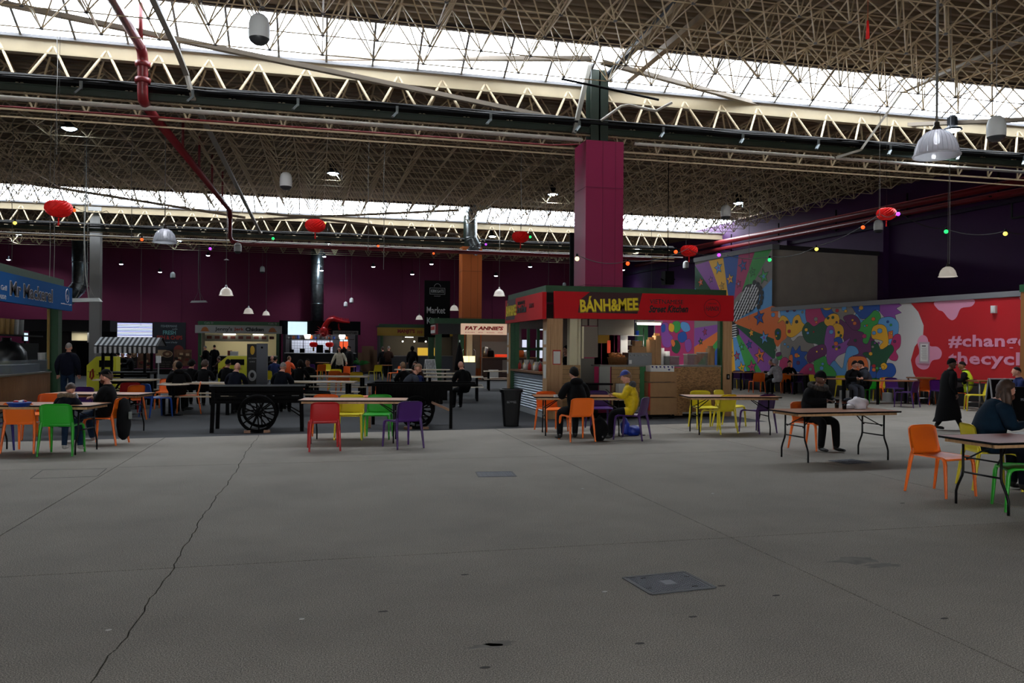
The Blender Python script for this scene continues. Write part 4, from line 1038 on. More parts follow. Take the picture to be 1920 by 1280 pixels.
put('white_apron', 'white cloth hanging behind the kiosk counter', 'cloth', lambda: mb(WHITE).box(0, .2, 0, .02, 0, .6, bev=.01), K + Vector((2.62, .8, 1.5)))
o = thing('wire_rack', 'steel wire rack holding small tubs inside the red kiosk', 'rack', K + Vector((2.85, 1.1, 1.2)))
b = mb(CHROME)
for x in (0, .55): b.tube([(x, 0, 0), (x, 0, 1.0)], .012, 6)
for z in (.3, .55, .8): b.box(0, .55, 0, .3, z, z + .012)
b.build('rack_frame', o)
TUBC = [mat('tub_white', (.8, .8, .78), .5), mat('tub_orange', (.85, .4, .12), .5), mat('tub_blue', (.12, .3, .7), .5), mat('tub_dark', (.2, .18, .17), .5)]
cc = 0
for z in (.312, .562, .812):
    for x in (.04, .17, .30, .43):
        b = mb(TUBC[(cc * 7 + 1) % 4]); b.lathe([(.045, 0), (.05, .1), (.052, .1), (.052, .12), (0, .12)], 10, (0, 0, 0), True); t_ = b.build('rack_tub', None, loc=K + Vector((2.9 + x, 1.22, 1.2 + z))); cc += 1
        tag(t_, '%s tub %s on the %s shelf of the wire rack' % (['white', 'orange', 'blue', 'dark'][((cc - 1) * 7 + 1) % 4], ['at the left end', 'second from left', 'third from left', 'at the right end'][(cc - 1) % 4], {.312: 'lower', .562: 'middle', .812: 'top'}[z]), 'tub')
# condiments on the side counter
for k in range(11):
    y = .45 + k * .26; kind = k % 4
    col = [(.85, .85, .83), (.86, .7, .2), (.7, .12, .1), (.3, .3, .3)][kind]
    b = mb(mat('condiment_%d' % kind, col, .4))
    h_ = [.18, .22, .2, .26][kind]; r = .045
    b.lathe([(r, 0), (r, h_ * .7), (r * .35, h_ * .85), (r * .3, h_)], 10, (0, 0, 0), True, True)
    tag(b.build('sauce_bottle', None, loc=K + Vector((.1 + .08 * (k % 2), y, 1.09))), '%s bottle, %s on the timber side counter' % (['white', 'mustard yellow', 'dark red', 'charcoal'][kind], ['nearest the corner post', 'second from the corner post', 'third from the corner post', 'fourth from the corner post', 'fifth from the corner post', 'sixth from the corner post', 'seventh from the corner post', 'eighth from the corner post', 'ninth from the corner post', 'tenth from the corner post', 'nearest the far green post'][k]), 'bottle')
for k, (x, y, w_, h_) in enumerate(((.28, .6, .22, .2), (.3, 1.5, .26, .22), (.28, 2.5, .24, .26))):
    put('napkin_box', ['pale box on the side counter close to the corner post', 'pale box halfway along the side counter', 'pale box at the far end of the side counter'][k], 'box', lambda: mb(mat('pale_box', (.75, .73, .7), .6)).box(-.1, .1, 0, w_, 0, h_), K + Vector((x, y, 1.09)))
o = thing('tall_fridge', 'tall white fridge with yellow bottles seen past the corner post', 'fridge', K + Vector((.45, 1.3, 0)))
mb(mat('blue_grey_case', (.5, .52, .56), .5)).box(0, .42, 0, .5, 0, 1.3).build('case', o)
for k in range(3): b = mb(mat('mustard', (.85, .65, .12), .4)); b.lathe([(.035, 0), (.035, .16), (.012, .2), (.012, .24)], 8, (0, 0, 0), True, True); tag(b.build('sauce_bottle', None, loc=K + Vector((.55 + k * .1, 1.4, 1.3))), 'yellow squeezy bottle on the white fridge, ' + ['left one', 'middle one', 'right one'][k], 'bottle')
# bright window wall seen through the kiosk (daylit shop windows beyond)
_XP = [(-9, -9), (0, 0), (.42, .32), (.98, .72), (1.3, .96), (1.86, 1.35), (2.28, 1.82), (2.55, 2.05), (3.46, 2.85), (3.78, 3.15), (4.5, 4.3), (4.95, 4.6), (5.31, 4.74), (9, 8.4)]
def xm(x):
    for (a, p), (c, q) in zip(_XP, _XP[1:]):
        if a <= x <= c: return p + (q - p) * (x - a) / (c - a)
for q in kids(ks):      # settle the bays of the counter on their measured widths
    if q.name.split('.')[0] in ('lettering', 'letter_edge', 'fascia', 'side_fascia', 'roof_edge', 'roof_board', 'dark_panel', 'round_stamp'): continue
    for v_ in q.data.vertices: v_.co.x = xm(v_.co.x)
for q in list(bpy.data.objects):
    if q.parent is None and q.get('category') and q is not ks and q.type in ('MESH', 'EMPTY') and .05 < q.location.x - K.x < 5.4 and .05 < q.location.y - K.y < 3.4 and 1.0 < q.location.z < 2.6 or q.name == 'tall_fridge':
        q.location.x = K.x + xm(q.location.x - K.x)
        if q.location.y - K.y < .5 and q.location.x - K.x > 1.2 and q.location.z < 2: q.location.z += .07
# cardboard trolley boxes in front
o = thing('wheeled_cage', 'brown panelled trolley cabinet with small castors in front of the red kiosk', 'trolley', K + Vector((2.36, -.42, 0)))
mb(CARD).box(.05, 1.0, 0, .36, .1, .5).build('lower_panel', o)
mb(CARD).box(.05, 1.0, .01, .36, .52, .86).build('middle_panel', o)
mb(CARD).box(.05, 1.0, 0.02, .36, .88, 1.12).build('upper_panel', o)
mb(mat('red_panel_edge', (.72, .12, .08), .5)).box(.0, .05, 0.0, .05, .2, .85).build('red_edge', o)
for x in (.12, .92):
    for y in (.08, .3): b = mb(BLACK); b.tube([(x, y - .02, .05), (x, y + .02, .05)], .05, 10); b.build('castor', o)
o.scale = (.72, 1, 1)
o = thing('white_tray', 'white box with dark blue marks on top of the brown trolley', 'box', K + Vector((2.42, -.36, 1.12)))
mb(WHITE).box(0, .8, 0, .3, 0, .14, bev=.02).build('box_body', o)
b = mb(mat('navy_print', (.13, .13, .42), .5)); 
for k in range(6): b.add([(.03 + k * .13, -.002, .135), (.1 + k * .13, -.002, .135), (.09 + k * .13, -.002, .09 - .02 * (k % 2)), (.05 + k * .13, -.002, .1)], [(3, 2, 1, 0)])
b.ball((.62, 0, .05), (.04, .004, .02), 8, 4); b.build('dark_marks', o); o.scale = (.78, 1, 1)
put('pale_crate', 'small pale rounded crate against the tan tiles behind the table', 'crate', lambda: mb(mat('pale_crate', (.68, .69, .66), .5)).box(0, .3, 0, .15, 0, .4, bev=.05), K + Vector((1.62, -.24, .43)))
put('crate_stand', 'low dark stand under the pale crate', 'stand', lambda: mb(BLACK).box(0, .34, 0, .2, 0, .43), K + Vector((1.60, -.26, 0)))

# ---------------- blue fish stall at left edge (local: origin at far post, u=-7.3)
M0 = Vector((-7.35, 25.75, 0))
ms_ = thing('food_kiosk', 'blue fronted grill stall with timber slat counter at the left edge', 'kiosk', M0)
BLUEF = mat('blue_fascia', (.05, .40, .70), .75, spec=.15)
b = mb(BLUEF); b.box(-.02, .1, -7.6, .95, 2.68, 3.38); b.build('fascia', ms_)
b = mb(GREEN); b.box(-.3, -.02, -7.6, .55, 3.3, 3.6); b.box(-6, -.3, .3, .55, 3.3, 3.6); b.build('roof_edge', ms_)
b = mb(MATS['kiosk_roof_board']); b.box(-6, -.1, -7.6, .4, 3.3, 3.36); b.build('roof_board', ms_)
b = mb(GREEN); b.box(-.28, .02, -.1, .25, 0, 3.3); b.build('post', ms_)
b = mb(mat('yellow_trim', (.62, .5, .2), .5)); b.box(-.2, -.14, -.35, -.28, .95, 2.68); b.build('timber_trim', ms_)
b = mb(BROWNW); b.box(-.3, -.12, -7.6, -.4, 0, .86); b.build('counter_back', ms_)
for k in range(96):
    y = -.4 - k * .074
    if y < -7.5: break
    b = mb(SLATW); b.box(-.12, -.09, y - .05, y, 0.02, .86)
    if k == 0: s0 = b.build('slat', ms_); s0y = y
    else: c = s0.copy(); COL.objects.link(c); c.parent = ms_; c.location = (0, y - s0y, 0)
b = mb(mat('steel_ledge', (.52, .5, .47), .3, metal=.6)); b.box(-.7, -.06, -7.6, -.38, .86, .9); b.build('counter_top', ms_)
GL = mat('sneeze_glass', (.75, .8, .82), .06, alpha=.18)
b = mb(GL); b.box(-.14, -.13, -7.6, -.5, .9, 1.25); b.build('glass_screen', ms_)
b = mb(DARKIN); b.box(-4.5, -4.4, -7.6, .2, 0, 3.3); b.box(-4.4, -.3, .1, .2, 0, 1.2) ; b.build('inner_wall', ms_)
MKL = mat('dark_blue_letter', (.10, .12, .16), .4); MKW = mat('white_letter', (.85, .86, .88), .5)
pa = ONL(19, 552, (M0.x + .1, 0), (0, 1)); pb = ONL(98, 556, (M0.x + .1, 0), (0, 1))
yc = (pa.y + pb.y) / 2 - M0.y; wd = pb.y - pa.y
text('Mr Mackerel', MKW, 1, face_m((.103, yc, 3.02), (0, 1, 0)), 'letter_outline', ms_, ext=.002, bold=.04, fit=wd * 1.02, fith=.38)
text('Mr Mackerel', MKL, 1, face_m((.108, yc, 3.02), (0, 1, 0)), 'lettering', ms_, ext=.002, bold=.015, fit=wd, fith=.34)
p = ONL(6, 551, (M0.x + .1, 0), (0, 1)); text('ar Grill', MKW, 1, face_m((.104, p.y - M0.y - .1, 3.0), (0, 1, 0)), 'lettering', ms_, fit=.62, fith=.12)
p = ONL(5, 566, (M0.x + .1, 0), (0, 1)); text('ouse', MKW, 1, face_m((.104, p.y - M0.y - .05, 2.78), (0, 1, 0)), 'lettering', ms_, fit=.5, fith=.1)
text('steakhouse & grill', MKW, 1, face_m((.104, .35, 2.86), (0, 1, 0)), 'lettering', ms_, fit=1.0, fith=.05)
b = mb(MKW); b.tube([(.104, .45 + .16 * math.sin(i * PI / 10) * (1 if True else 0), 3.12 + .2 * math.cos(i * PI / 10)) for i in range(20)], .008, 4, closed=True); b.tube([(.104, .45 + .07 * math.sin(i * PI / 6), 3.08 + .07 * math.cos(i * PI / 6)) for i in range(12)], .006, 4, closed=True); b.build('round_emblem', ms_)
# inside the blue stall
o = thing('drinks_urn', 'large dark steel oven drum inside the blue stall', 'oven', Vector((M0.x - 1.3, ONL(12, 640, (M0.x - 1.3, 0), (0, 1)).y, .9)))
b = mb(mat('gunmetal', (.24, .25, .26), .35, metal=.7)); b.lathe([(.5, 0), (.52, .3), (.5, .55), (.3, .8), (.12, .86), (.12, .95)], 20, (0, 0, 0), True, True); b.build('drum', o)
b = mb(mat('urn_base', (.2, .2, .2), .6)); b.box(-.5, .5, -.5, .5, -.9, 0); b.build('stand', o)
for k in range(5):
    yy = ONL(4 + k * 9, 615, (M0.x - 1.0, 0), (0, 1)).y
    b = mb(mat('kraft_cup' if k < 3 else 'white_cup', (.62, .5, .3) if k < 3 else (.72, .74, .74), .6)); b.lathe([(.055, 0), (.07, .42), (.072, .44), (.06, .44)], 12, (0, 0, 0), True, True)
    tag(b.build('cup_stack', None, loc=(M0.x - 1.0, yy, 1.93)), ['kraft cup stack at the left edge of the blue stall', 'second kraft cup stack in the blue stall', 'third kraft cup stack in the blue stall', 'white cup stack beside the kraft ones', 'white cup stack nearest the small screen'][k], 'cups')
b = mb(BLACK); b.box(-.15, .15, 0, 4, -.04, 0); b.build('x').name = 'cup_shelf'
o = bpy.data.objects['cup_shelf']; o.location = (M0.x - 1.0, ONL(0, 615, (M0.x - 1.0, 0), (0, 1)).y - 1.0, 1.93); tag(o, 'dark shelf carrying the cup stacks in the blue stall', 'shelf')
yy = ONL(49, 623, (M0.x - 1.6, 0), (0, 1)).y
o = thing('till_screen', 'small glowing white till screen inside the blue stall', 'screen', (M0.x - 1.6, yy, 1.9)); b = mb(BLACK); b.box(-.06, -.005, -.18, .18, -.14, .14); b.bar((-.03, 0, -.14), (-.03, 0, -1.0), .05); b.build('case', o)
b = mb(mat('screen_glow', (.9, .95, 1), .4, emis=(.85, .95, 1), estr=.9)); b.box(-.005, .003, -.16, .16, -.12, .12); b.build('panel', o)
o = thing('black_fridge', 'black upright cabinet behind the blue stall counter', 'cabinet', (M0.x - 1.6, yy - 1.5, 0)); b = mb(BLACK); b.box(-.5, .3, 0, 1.7, 0, 1.7); b.build('body', o)
for z in (1.2, .95): b = mb(CHROME); b.box(.3, .33, .1, .14, z, z + .04); b.build('handle', o)
for k in range(3):
    yy2 = ONL(74 + k * 7, 690, (M0.x - .6, 0), (0, 1)).y
    b = mb(MATS['tub_white'] if k != 1 else mat('pale_cup', (.66, .70, .70), .6)); b.lathe([(.09, 0), (.1, .5), (.1, .52), (.06, .52)], 12, (0, 0, 0), True, True); tag(b.build('cup_stack', None, loc=(M0.x - .55, yy2, .9)), ['left white lid stack on the slatted counter', 'middle white lid stack on the slatted counter', 'right white lid stack by the yellow trim'][k], 'cups')
b = mb(mat('blue_tray_goods', (.08, .17, .28), .5)); b.box(-.25, .25, 0, 2.2, 0, .22, bev=.03); tag(b.build('chiller_tray', None, loc=(M0.x - .5, ONL(0, 700, (M0.x - .5, 0), (0, 1)).y, .9)), 'dark blue chiller tray behind the glass of the blue stall', 'tray')
arealamp('stall_lamp', (M0.x - 2.2, M0.y - 3, 3.1), 1.5, .2, 6)

# ---------------- back stalls (built from the floor at v = vs)
def stall_shell(name_label, px0, px1, vs, ztop, post, depth=2.6, back=None, zc=1.05, front_m=None):
    a = ONV(px0, 640, vs).x; c = ONV(px1, 640, vs).x; w_ = c - a
    t = thing('food_stall', name_label, 'food stall', (a, vs, 0))
    for x in (0.1, w_ - .28): b = mb(post); b.box(x, x + .18, .0, .18, 0, ztop); b.build('post', t)
    b = mb(back or CRW); b.box(.1, w_ - .1, depth - .05, depth, 0, ztop); b.build('back_wall', t)
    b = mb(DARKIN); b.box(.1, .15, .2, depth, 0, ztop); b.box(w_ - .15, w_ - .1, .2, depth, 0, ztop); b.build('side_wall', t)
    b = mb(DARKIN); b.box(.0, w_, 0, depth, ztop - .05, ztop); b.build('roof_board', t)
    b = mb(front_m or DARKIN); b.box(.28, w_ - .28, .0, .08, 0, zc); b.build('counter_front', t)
    b = mb(STEELB2); b.box(.2, w_ - .2, -.05, .6, zc, zc + .04); b.build('counter_top', t)
    return t, w_
# Jenny's
WBOARD = mat('pale_sign_board', (.58, .58, .57), .5)
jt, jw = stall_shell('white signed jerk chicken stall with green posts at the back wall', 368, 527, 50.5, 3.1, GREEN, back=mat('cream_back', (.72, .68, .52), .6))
b = mb(GREEN); b.box(.1, jw + .0, -.06, .1, 2.92, 3.14); b.build('roof_edge', jt)
b = mb(WBOARD); b.box(-.05, jw + .05, -.16, -.06, 2.43, 2.9); b.build('sign_board', jt)
front("Jenny's", 0, INK, .32 * jw, -.165, 2.66, jt, .2 * jw, .28, bold=.02)
ORJ = mat('jerk_red', (.60, .20, .10), .5)
front('Jerk', 0, ORJ, .50 * jw, -.165, 2.66, jt, .12 * jw, .24, bold=.03); front('Chicken', 0, INK, .685 * jw, -.165, 2.68, jt, .22 * jw, .24, bold=.06)
front('Cafe D', 0, WBOARD, .7, -.065, 3.04, jt, .5, .1); front('Cafe D', 0, WBOARD, jw - .5, -.065, 3.04, jt, .5, .1)
for x in (.5, jw - .5):
    b = mb(mat('dome_orange', (.62, .34, .10), .5)); b.add([(x + .2 * math.cos(a), -.165, 2.58 + .22 * math.sin(a)) for a in [i * PI / 8 for i in range(9)]], [tuple(range(8, -1, -1))]); b.box(x - .23, x + .25, -.168, -.164, 2.53, 2.58); b.build('dome_logo', jt)
b = mb(mat('menu_strip', (.55, .54, .50), .6)); b.box(.45, jw - .75, .3, .34, 1.95, 2.35); b.build('menu_board', jt)
b = mb(mat('menu_photo', (.38, .16, .12), .6))
for k in range(9): b.box(.55 + k * .45, .55 + k * .45 + .28, .29, .3, 2.1, 2.27)
b.build('menu_pictures', jt)
b = mb(LAMPW); b.box(1.5, 2.2, .2, .28, 2.36, 2.40); b.box(3.2, 3.8, .2, .28, 2.36, 2.40); b.build('strip_light', jt)
arealamp('stall_lamp', (jt.location.x + jw / 2, 51.2, 2.8), 3, .3, 70)
o = thing('microwave', 'small white appliance on the jerk chicken counter', 'appliance', jt.location + Vector((1.9, .1, 1.09))); mb(WHITE).box(0, .45, 0, .3, 0, .26, bev=.02).build('case', o)
for k, (x, w_, h_, m_) in enumerate(((3.0, .2, .25, BLACK), (3.3, .3, .18, BLACK), (1.75, .25, .3, mat('dull_red', (.4, .1, .08), .5)))):
    put('counter_item', ['black scale on the jerk chicken counter', 'black box on the jerk chicken counter', 'dull red tin on the jerk chicken counter'][k], 'tin', lambda: mb(m_).box(0, w_, 0, .2, 0, h_, bev=.02), jt.location + Vector((x, .15, 1.09)))
# noodle stall
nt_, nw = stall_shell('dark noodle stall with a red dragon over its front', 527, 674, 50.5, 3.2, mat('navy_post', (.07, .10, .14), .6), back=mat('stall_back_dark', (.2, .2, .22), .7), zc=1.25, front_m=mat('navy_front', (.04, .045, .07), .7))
NAVY = mat('navy_fascia', (.05, .075, .10), .7, spec=.15)
b = mb(NAVY); b.box(-.1, nw + .05, -.12, 0, 2.42, 3.25); b.build('fascia', nt_)
SCR = mat('lit_white_panel', (.95, 1, 1), .5, emis=(.85, .97, 1), estr=1.0)
sx = ONV(540, 600, 50.4).x - nt_.location.x; sx1 = ONV(576, 600, 50.4).x - nt_.location.x
b = mb(SCR); b.box(sx, sx1, -.2, -.12, 2.38, 3.18); b.build('lit_sign', nt_)
b = mb(INK); xx = sx + .55
for p0, p1 in (((0, .2), (.5, .34)), ((.5, .34), (.38, .08)), ((.38, .08), (-.05, -.04)), ((-.05, -.04), (0, .2)), ((.06, .1), (.1, .16)), ((-.35, .1), (-.1, .3)), ((-.4, .0), (-.3, .14))):
    b.bar((xx + p0[0], -.205, 2.72 + p0[1]), (xx + p1[0], -.205, 2.72 + p1[1]), .022, .005)
b.build('sign_drawing', nt_)
nx0 = ONV(624, 600, 50.4).x - nt_.location.x; nx1 = ONV(672, 600, 50.4).x - nt_.location.x
b = mb(mat('pale_strip', (.45, .45, .44), .5)); b.box(nx0, nx1, -.17, -.12, 2.42, 2.66); b.build('name_strip', nt_)
front('NOODLES & RICE KITCHEN', 0, INK, (nx0 + nx1) / 2, -.175, 2.54, nt_, (nx1 - nx0) * .9, .15, bold=.04, shear=.15)
TILEW = mat('white_wall_tile', (.72, .74, .80), .3); GROUT = mat('tile_grout', (.36, .37, .42), .7)
b = mb(GROUT); b.box(.55, nw - 1.6, 2.2, 2.24, 1.2, 2.1); b.build('tile_backing', nt_)
b = mb(TILEW)
for i in range(18):
    for j in range(5):
        x = .57 + i * .17
        if x + .15 < nw - 1.6: b.box(x, x + .152, 2.185, 2.2, 1.22 + j * .17, 1.37 + j * .17)
stuff(b.build('tile', nt_))
b = mb(BLACK)
for x in (.5, 1.3, 2.1, 2.9, 3.7): b.box(x, x + .04, .3, .34, 1.29, 2.45)
b.box(.3, nw - .3, .3, .6, 2.12, 2.15); b.build('shelf_frame', nt_)
arealamp('stall_lamp', (nt_.location.x + 2, 51.6, 2.9), 3, .3, 90, (.95, .97, 1))
for k, x in enumerate((.95, 3.05)):
    b = mb(LAMPW); b.lathe([(.13, 0), (.2, .2), (.14, .34), (.05, .36)], 12, (0, 0, 0), True, True); tag(b.build('paper_lamp', None, loc=nt_.location + Vector((x + .6, .3, 2.16))), ['glowing white paper lamp on the left of the noodle stall', 'glowing white paper lamp on the right of the noodle stall'][k], 'lamp')
ONC = mat('orange_neon_sign', (.95, .35, .2), .5, emis=(1, .38, .2), estr=.75)
ox = ONV(637, 650, 50.7).x; b = mb(ONC); b.box(0, .52, 0, .04, 1.55, 2.0); b.use(SCR); b.box(.02, .5, 0, .04, 2.02, 2.12); tag(b.build('lit_menu', None, loc=(ox, 51.0, 0)), 'glowing orange menu panel in the noodle stall', 'sign')
for k in range(14):
    b = mb(TUBC[k % 4]); h_ = .12 + .05 * (k % 3); b.box(-.07, .07, -.06, .06, 0, h_, bev=.02)
    tag(b.build('shelf_jar', None, loc=nt_.location + Vector((.45 + k * .27, .45, 2.15))), 'small jar or box on the high shelf of the noodle stall', 'jar', 'jars on the high shelf of the noodle stall')
for k, (x, w_, h_) in enumerate(((2.1, .4, .5), (2.6, .3, .2), (1.1, .3, .25), (.5, .25, .2))):
    put('counter_box', ['dark till block in the middle of the noodle counter', 'low dark box right of the till on the noodle counter', 'dark box left on the noodle counter', 'dark tray at the left end of the noodle counter'][k], 'box', lambda: mb(BLACK).box(0, w_, 0, .25, 0, h_, bev=.02), nt_.location + Vector((x, .2, 1.29)))
# the red dragon
DR = mat('dragon_red', (.85, .06, .10), .4)
dg_ = thing('paper_dragon', 'long red festival dragon arched over the noodle stall front', 'dragon', (0, 0, 0))
path = [ONV(x, y, 50.0) for x, y in ((606, 624), (608, 616), (611, 608), (617, 600), (626, 598), (634, 601), (644, 603), (656, 604))]
pp = []
for i in range(len(path) - 1):
    for q in range(4): pp.append(path[i].lerp(path[i + 1], q / 4))
pp.append(path[-1]); n = len(pp)
b = mb(DR); b.tube(pp, [.21 * (1 - .75 * i / n) for i in range(n)], 8); b.build('body', dg_)
b = mb(DR)
for i in range(1, n - 1): c = pp[i]; b.add([c + Vector((-.04, 0, .1)), c + Vector((.04, 0, .1)), c + Vector((0, .02, .26)), c + Vector((0, -.06, .1))], [(0, 3, 2), (3, 1, 2), (1, 0, 2)])
b.build('spines', dg_)
hd = ONV(607, 622, 49.8); b = mb(DR); b.ball(hd, (.26, .24, .30), 10, 8); b.ball(hd + Vector((-.05, -.18, -.14)), (.13, .18, .09), 8, 6); b.build('head', dg_)
b = mb(DR)
for k in range(14):
    a = k * 2 * PI / 14; c = hd + Vector((0, .0, 0)); b.tube([c + Vector((.12 * math.cos(a), 0, .12 * math.sin(a))), c + Vector(((.42 + .1 * (k % 3)) * math.cos(a), -.05, (.34 + .1 * (k % 2)) * math.sin(a)))], [.05, .008], 5)
b.build('mane', dg_)
b = mb(mat('gold_eye', (.8, .6, .2), .4)); b.ball(hd + Vector((-.08, -.19, .05)), .03, 6, 4); b.ball(hd + Vector((.08, -.19, .05)), .03, 6, 4); b.build('eyes', dg_)
c = ONV(635, 606, 50.0); b = mb(DR); b.tube([c, c + Vector((0, 0, -.25)), c + Vector((.06, 0, -.4))], [.04, .04, .06], 6); b.build('foot', dg_)
# Manjit's
YF = mat('yellow_fascia', (.72, .58, .10), .5)
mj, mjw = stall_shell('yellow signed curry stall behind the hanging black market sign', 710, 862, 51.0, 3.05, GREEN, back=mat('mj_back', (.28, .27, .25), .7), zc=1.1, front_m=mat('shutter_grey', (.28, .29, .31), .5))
b = mb(YF); b.box(-.1, mjw + .1, -.16, -.06, 2.4, 2.92); b.build('fascia', mj)
b = mb(GREEN); b.box(0, mjw, -.1, 0, 2.92, 3.14); b.build('roof_edge', mj)
MJR = mat('curry_red', (.55, .12, .08), .5)
front("MANJIT'S", 0, MJR, 1.72, -.165, 2.67, mj, 1.1, .32, bold=.05); front('KITCHEN', 0, MJR, 3.6, -.165, 2.67, mj, 1.1, .32, bold=.05)
b = mb(MJR)
for k in range(3): b.tube([(2.45 + k * .12, -.165, 2.55), (2.47 + k * .12, -.165, 2.75), (2.53 + k * .12, -.165, 2.62)], .025, 5)
b.build('logo_marks', mj)
b = mb(mat('shutter_line', (.2, .2, .22), .6))
for k in range(9): b.box(.9, 3.0, -.01, .0, .1 + k * .11, .12 + k * .11)
b.build('shutter_ribs', mj)
b = mb(mat('yellow_lit_panel', (.95, .8, .3), .5, emis=(1, .8, .28), estr=.55)); b.box(1.9 + .6, 3.6, .2, .24, 1.15, 1.65); b.build('lit_counter_panel', mj)
for k in range(4):
    b = mb(LAMPW); b.ball((1.6 + k * .75, .8, 2.05), .05, 8, 6); b.build('bulb', mj)
    b = mb(BLACK); b.tube([(1.6 + k * .75, .8, 2.09), (1.6 + k * .75, .8, 3.0)], .008, 4); b.build('bulb_cord', mj)
b = mb(LAMPW); b.box(1.7, 2.2, .1, .2, 2.3, 2.34); b.build('strip_light', mj)
b = mb(BLACK); b.box(2.6, 3.3, .9, .94, 2.0, 2.35); b.build('chalk_menu', mj)
arealamp('stall_lamp', (mj.location.x + 2.4, 52, 2.8), 3, .3, 45, (1, .85, .6))
# Fat Annie's kiosk
A0 = Vector((5.95, 40.0, 0)); 
fa = thing('food_kiosk', 'burger kiosk with a lit white sign and green roof edge around the orange column', 'kiosk', A0)
AW = 5.2; b = mb(GREEN); b.box(-.1, AW, -.25, -.1, 2.88, 3.15); b.box(-.25, -.1, -.25, 3.6, 2.88, 3.15); b.build('roof_edge', fa)
b = mb(MATS['kiosk_roof_board']); b.box(-.1, AW, -.1, 3.6, 2.9, 2.94); b.build('roof_board', fa)
b = mb(mat('black_fascia', (.05, .05, .06), .5)); b.box(-.05, 1.1, -.15, -.05, 2.35, 2.88); b.build('fascia', fa)
sx0 = ONV(864, 610, 39.8).x - A0.x; sx1 = ONV(950, 610, 39.8).x - A0.x
b = mb(mat('warm_lit_sign', (.95, .84, .74), .5, emis=(1, .82, .70), estr=.42)); b.box(sx0, sx1, -.28, -.14, 2.34, 2.9, bev=.02); b.build('lit_sign', fa)
FR = mat('sign_red', (.75, .1, .06), .5)
front("FAT ANNIE'S", 0, FR, (sx0 + sx1) / 2, -.285, 2.67, fa, (sx1 - sx0) * .84, .2, bold=.05, shear=.2)
front('BURGERS  ·  BEER  ·  SHAKES  ·  FRIES', 0, INK, (sx0 + sx1) / 2, -.285, 2.45, fa, (sx1 - sx0) * .82, .05)
b = mb(mat('crimson_panel', (.50, .06, .14), .5)); b.box(-.16, -.05, -.15, 2.4, 2.33, 2.88); b.build('side_fascia', fa)
b = mb(PAPER); b.box(-.19, -.16, .0, 1.5, 2.4, 2.82); b.build('side_sign', fa)
text("FAT ANNIE'S", FR, 1, face_m((-.195, .75, 2.66), (0, -1, 0)), 'lettering', fa, fit=1.3, fith=.2, bold=.05)
for x, y in ((-.15, -.1), (1.0, -.1), (-.15, 2.6)): b = mb(GREEN); b.box(x, x + .3, y, y + .22, 0, 2.9); b.build('post', fa)
b = mb(mat('cream_post', (.85, .8, .68), .6)); b.box(1.5, 1.8, .3, .6, 0, 2.9); b.build('cream_post', fa)
b = mb(mat('chestnut_board', (.24, .15, .12), .6)); b.box(2.3, AW, .1, .18, 0, 1.15); b.box(1.3, 1.36, .1, 2.5, 0, 1.1); b.build('counter_front', fa)
b = mb(BROWNW); b.box(2.2, AW, 0, .6, 1.15, 1.2); b.build('counter_top', fa)
b = mb(MATS['taupe_door']); b.box(1.85, 2.3, .7, .75, .6, 2.35); b.box(2.35, 4.0, .5, .54, 2.0, 2.4); b.build('inner_board', fa)
b = mb(MATS['inner_back_wall']); b.box(1.3, AW, 3.4, 3.46, 0, 2.9); b.build('back_wall', fa)
for k, x in enumerate((3.35, 3.9)): b = mb(mat('pale_notice', (.52, .47, .43), .7)); b.box(x, x + .5, .09, .1, .4, 1.05); b.build('notice', fa)
b = mb(PAPER); b.box(2.6, 3.1, -.1, .1, .1, .55); b.build('white_notice_stand', fa)
arealamp('stall_lamp', A0 + Vector((3.4, 1.5, 2.7)), 2, .4, 50)
put('red_tray', 'glowing red tray on the burger counter', 'tray', lambda: mb(mat('lit_red_tray', (.95, .3, .15), .5, emis=(1, .25, .12), estr=.5)).box(0, .6, 0, .3, 0, .14, bev=.03), A0 + Vector((3.0, .1, 1.2)))
o = thing('warming_cabinet', 'bright glowing food warmer trolley beside the burger counter', 'food warmer', (ONV(879, 700, 39.2).x, 39.2, 0))
b = mb(STEELB2); b.box(-.35, .35, 0, .4, 0, .95); b.build('case', o)
b = mb(mat('warm_glow', (1, .85, .6), .5, emis=(1, .85, .6), estr=2.2)); b.box(-.33, .33, .1, .35, .95, 1.25); b.build('lit_shelf', o)
b = mb(CHROME)
for x in (-.33, 0, .33): b.tube([(x, .02, .95), (x, .02, 1.5), (x * .8, .1, 1.6)], .012, 6)
b.build('guard_rail', o)
for k, (x, h_, m_) in enumerate(((2.5, .5, CHROME), (2.8, .35, BLACK), (3.9, .55, CHROME), (4.4, .4, TUBC[1]), (4.7, .3, TUBC[0]))):
    put('kitchen_pot', ['steel rack pot left behind the burger counter', 'black pot behind the burger counter', 'steel urn behind the burger counter', 'orange tub behind the burger counter', 'white tub at the right of the burger counter'][k], 'pot', lambda: mb(m_).lathe([(.15, 0), (.16, h_ * .8), (.12, h_), (.0, h_ + .02)], 12, (0, 0, 0), True), A0 + Vector((x, .35, 1.2)))
o = thing('folded_parasol', 'folded black parasol leaning by the burger kiosk', 'parasol', (ONV(852, 700, 38.9).x, 38.9, 0))
b = mb(BLACK); b.lathe([(.26, .55), (.22, 1.0), (.12, 1.6), (.02, 1.95)], 12, (.25, 0, 0), True); b.build('canopy', o); b = mb(GREYP); b.tube([(.25, 0, 0), (.25, 0, 2.05)], .025, 8); b.build('pole', o); b = mb(WHITE); b.box(.0, .5, -.25, .25, 0, .12); b.build('parasol_base', o)
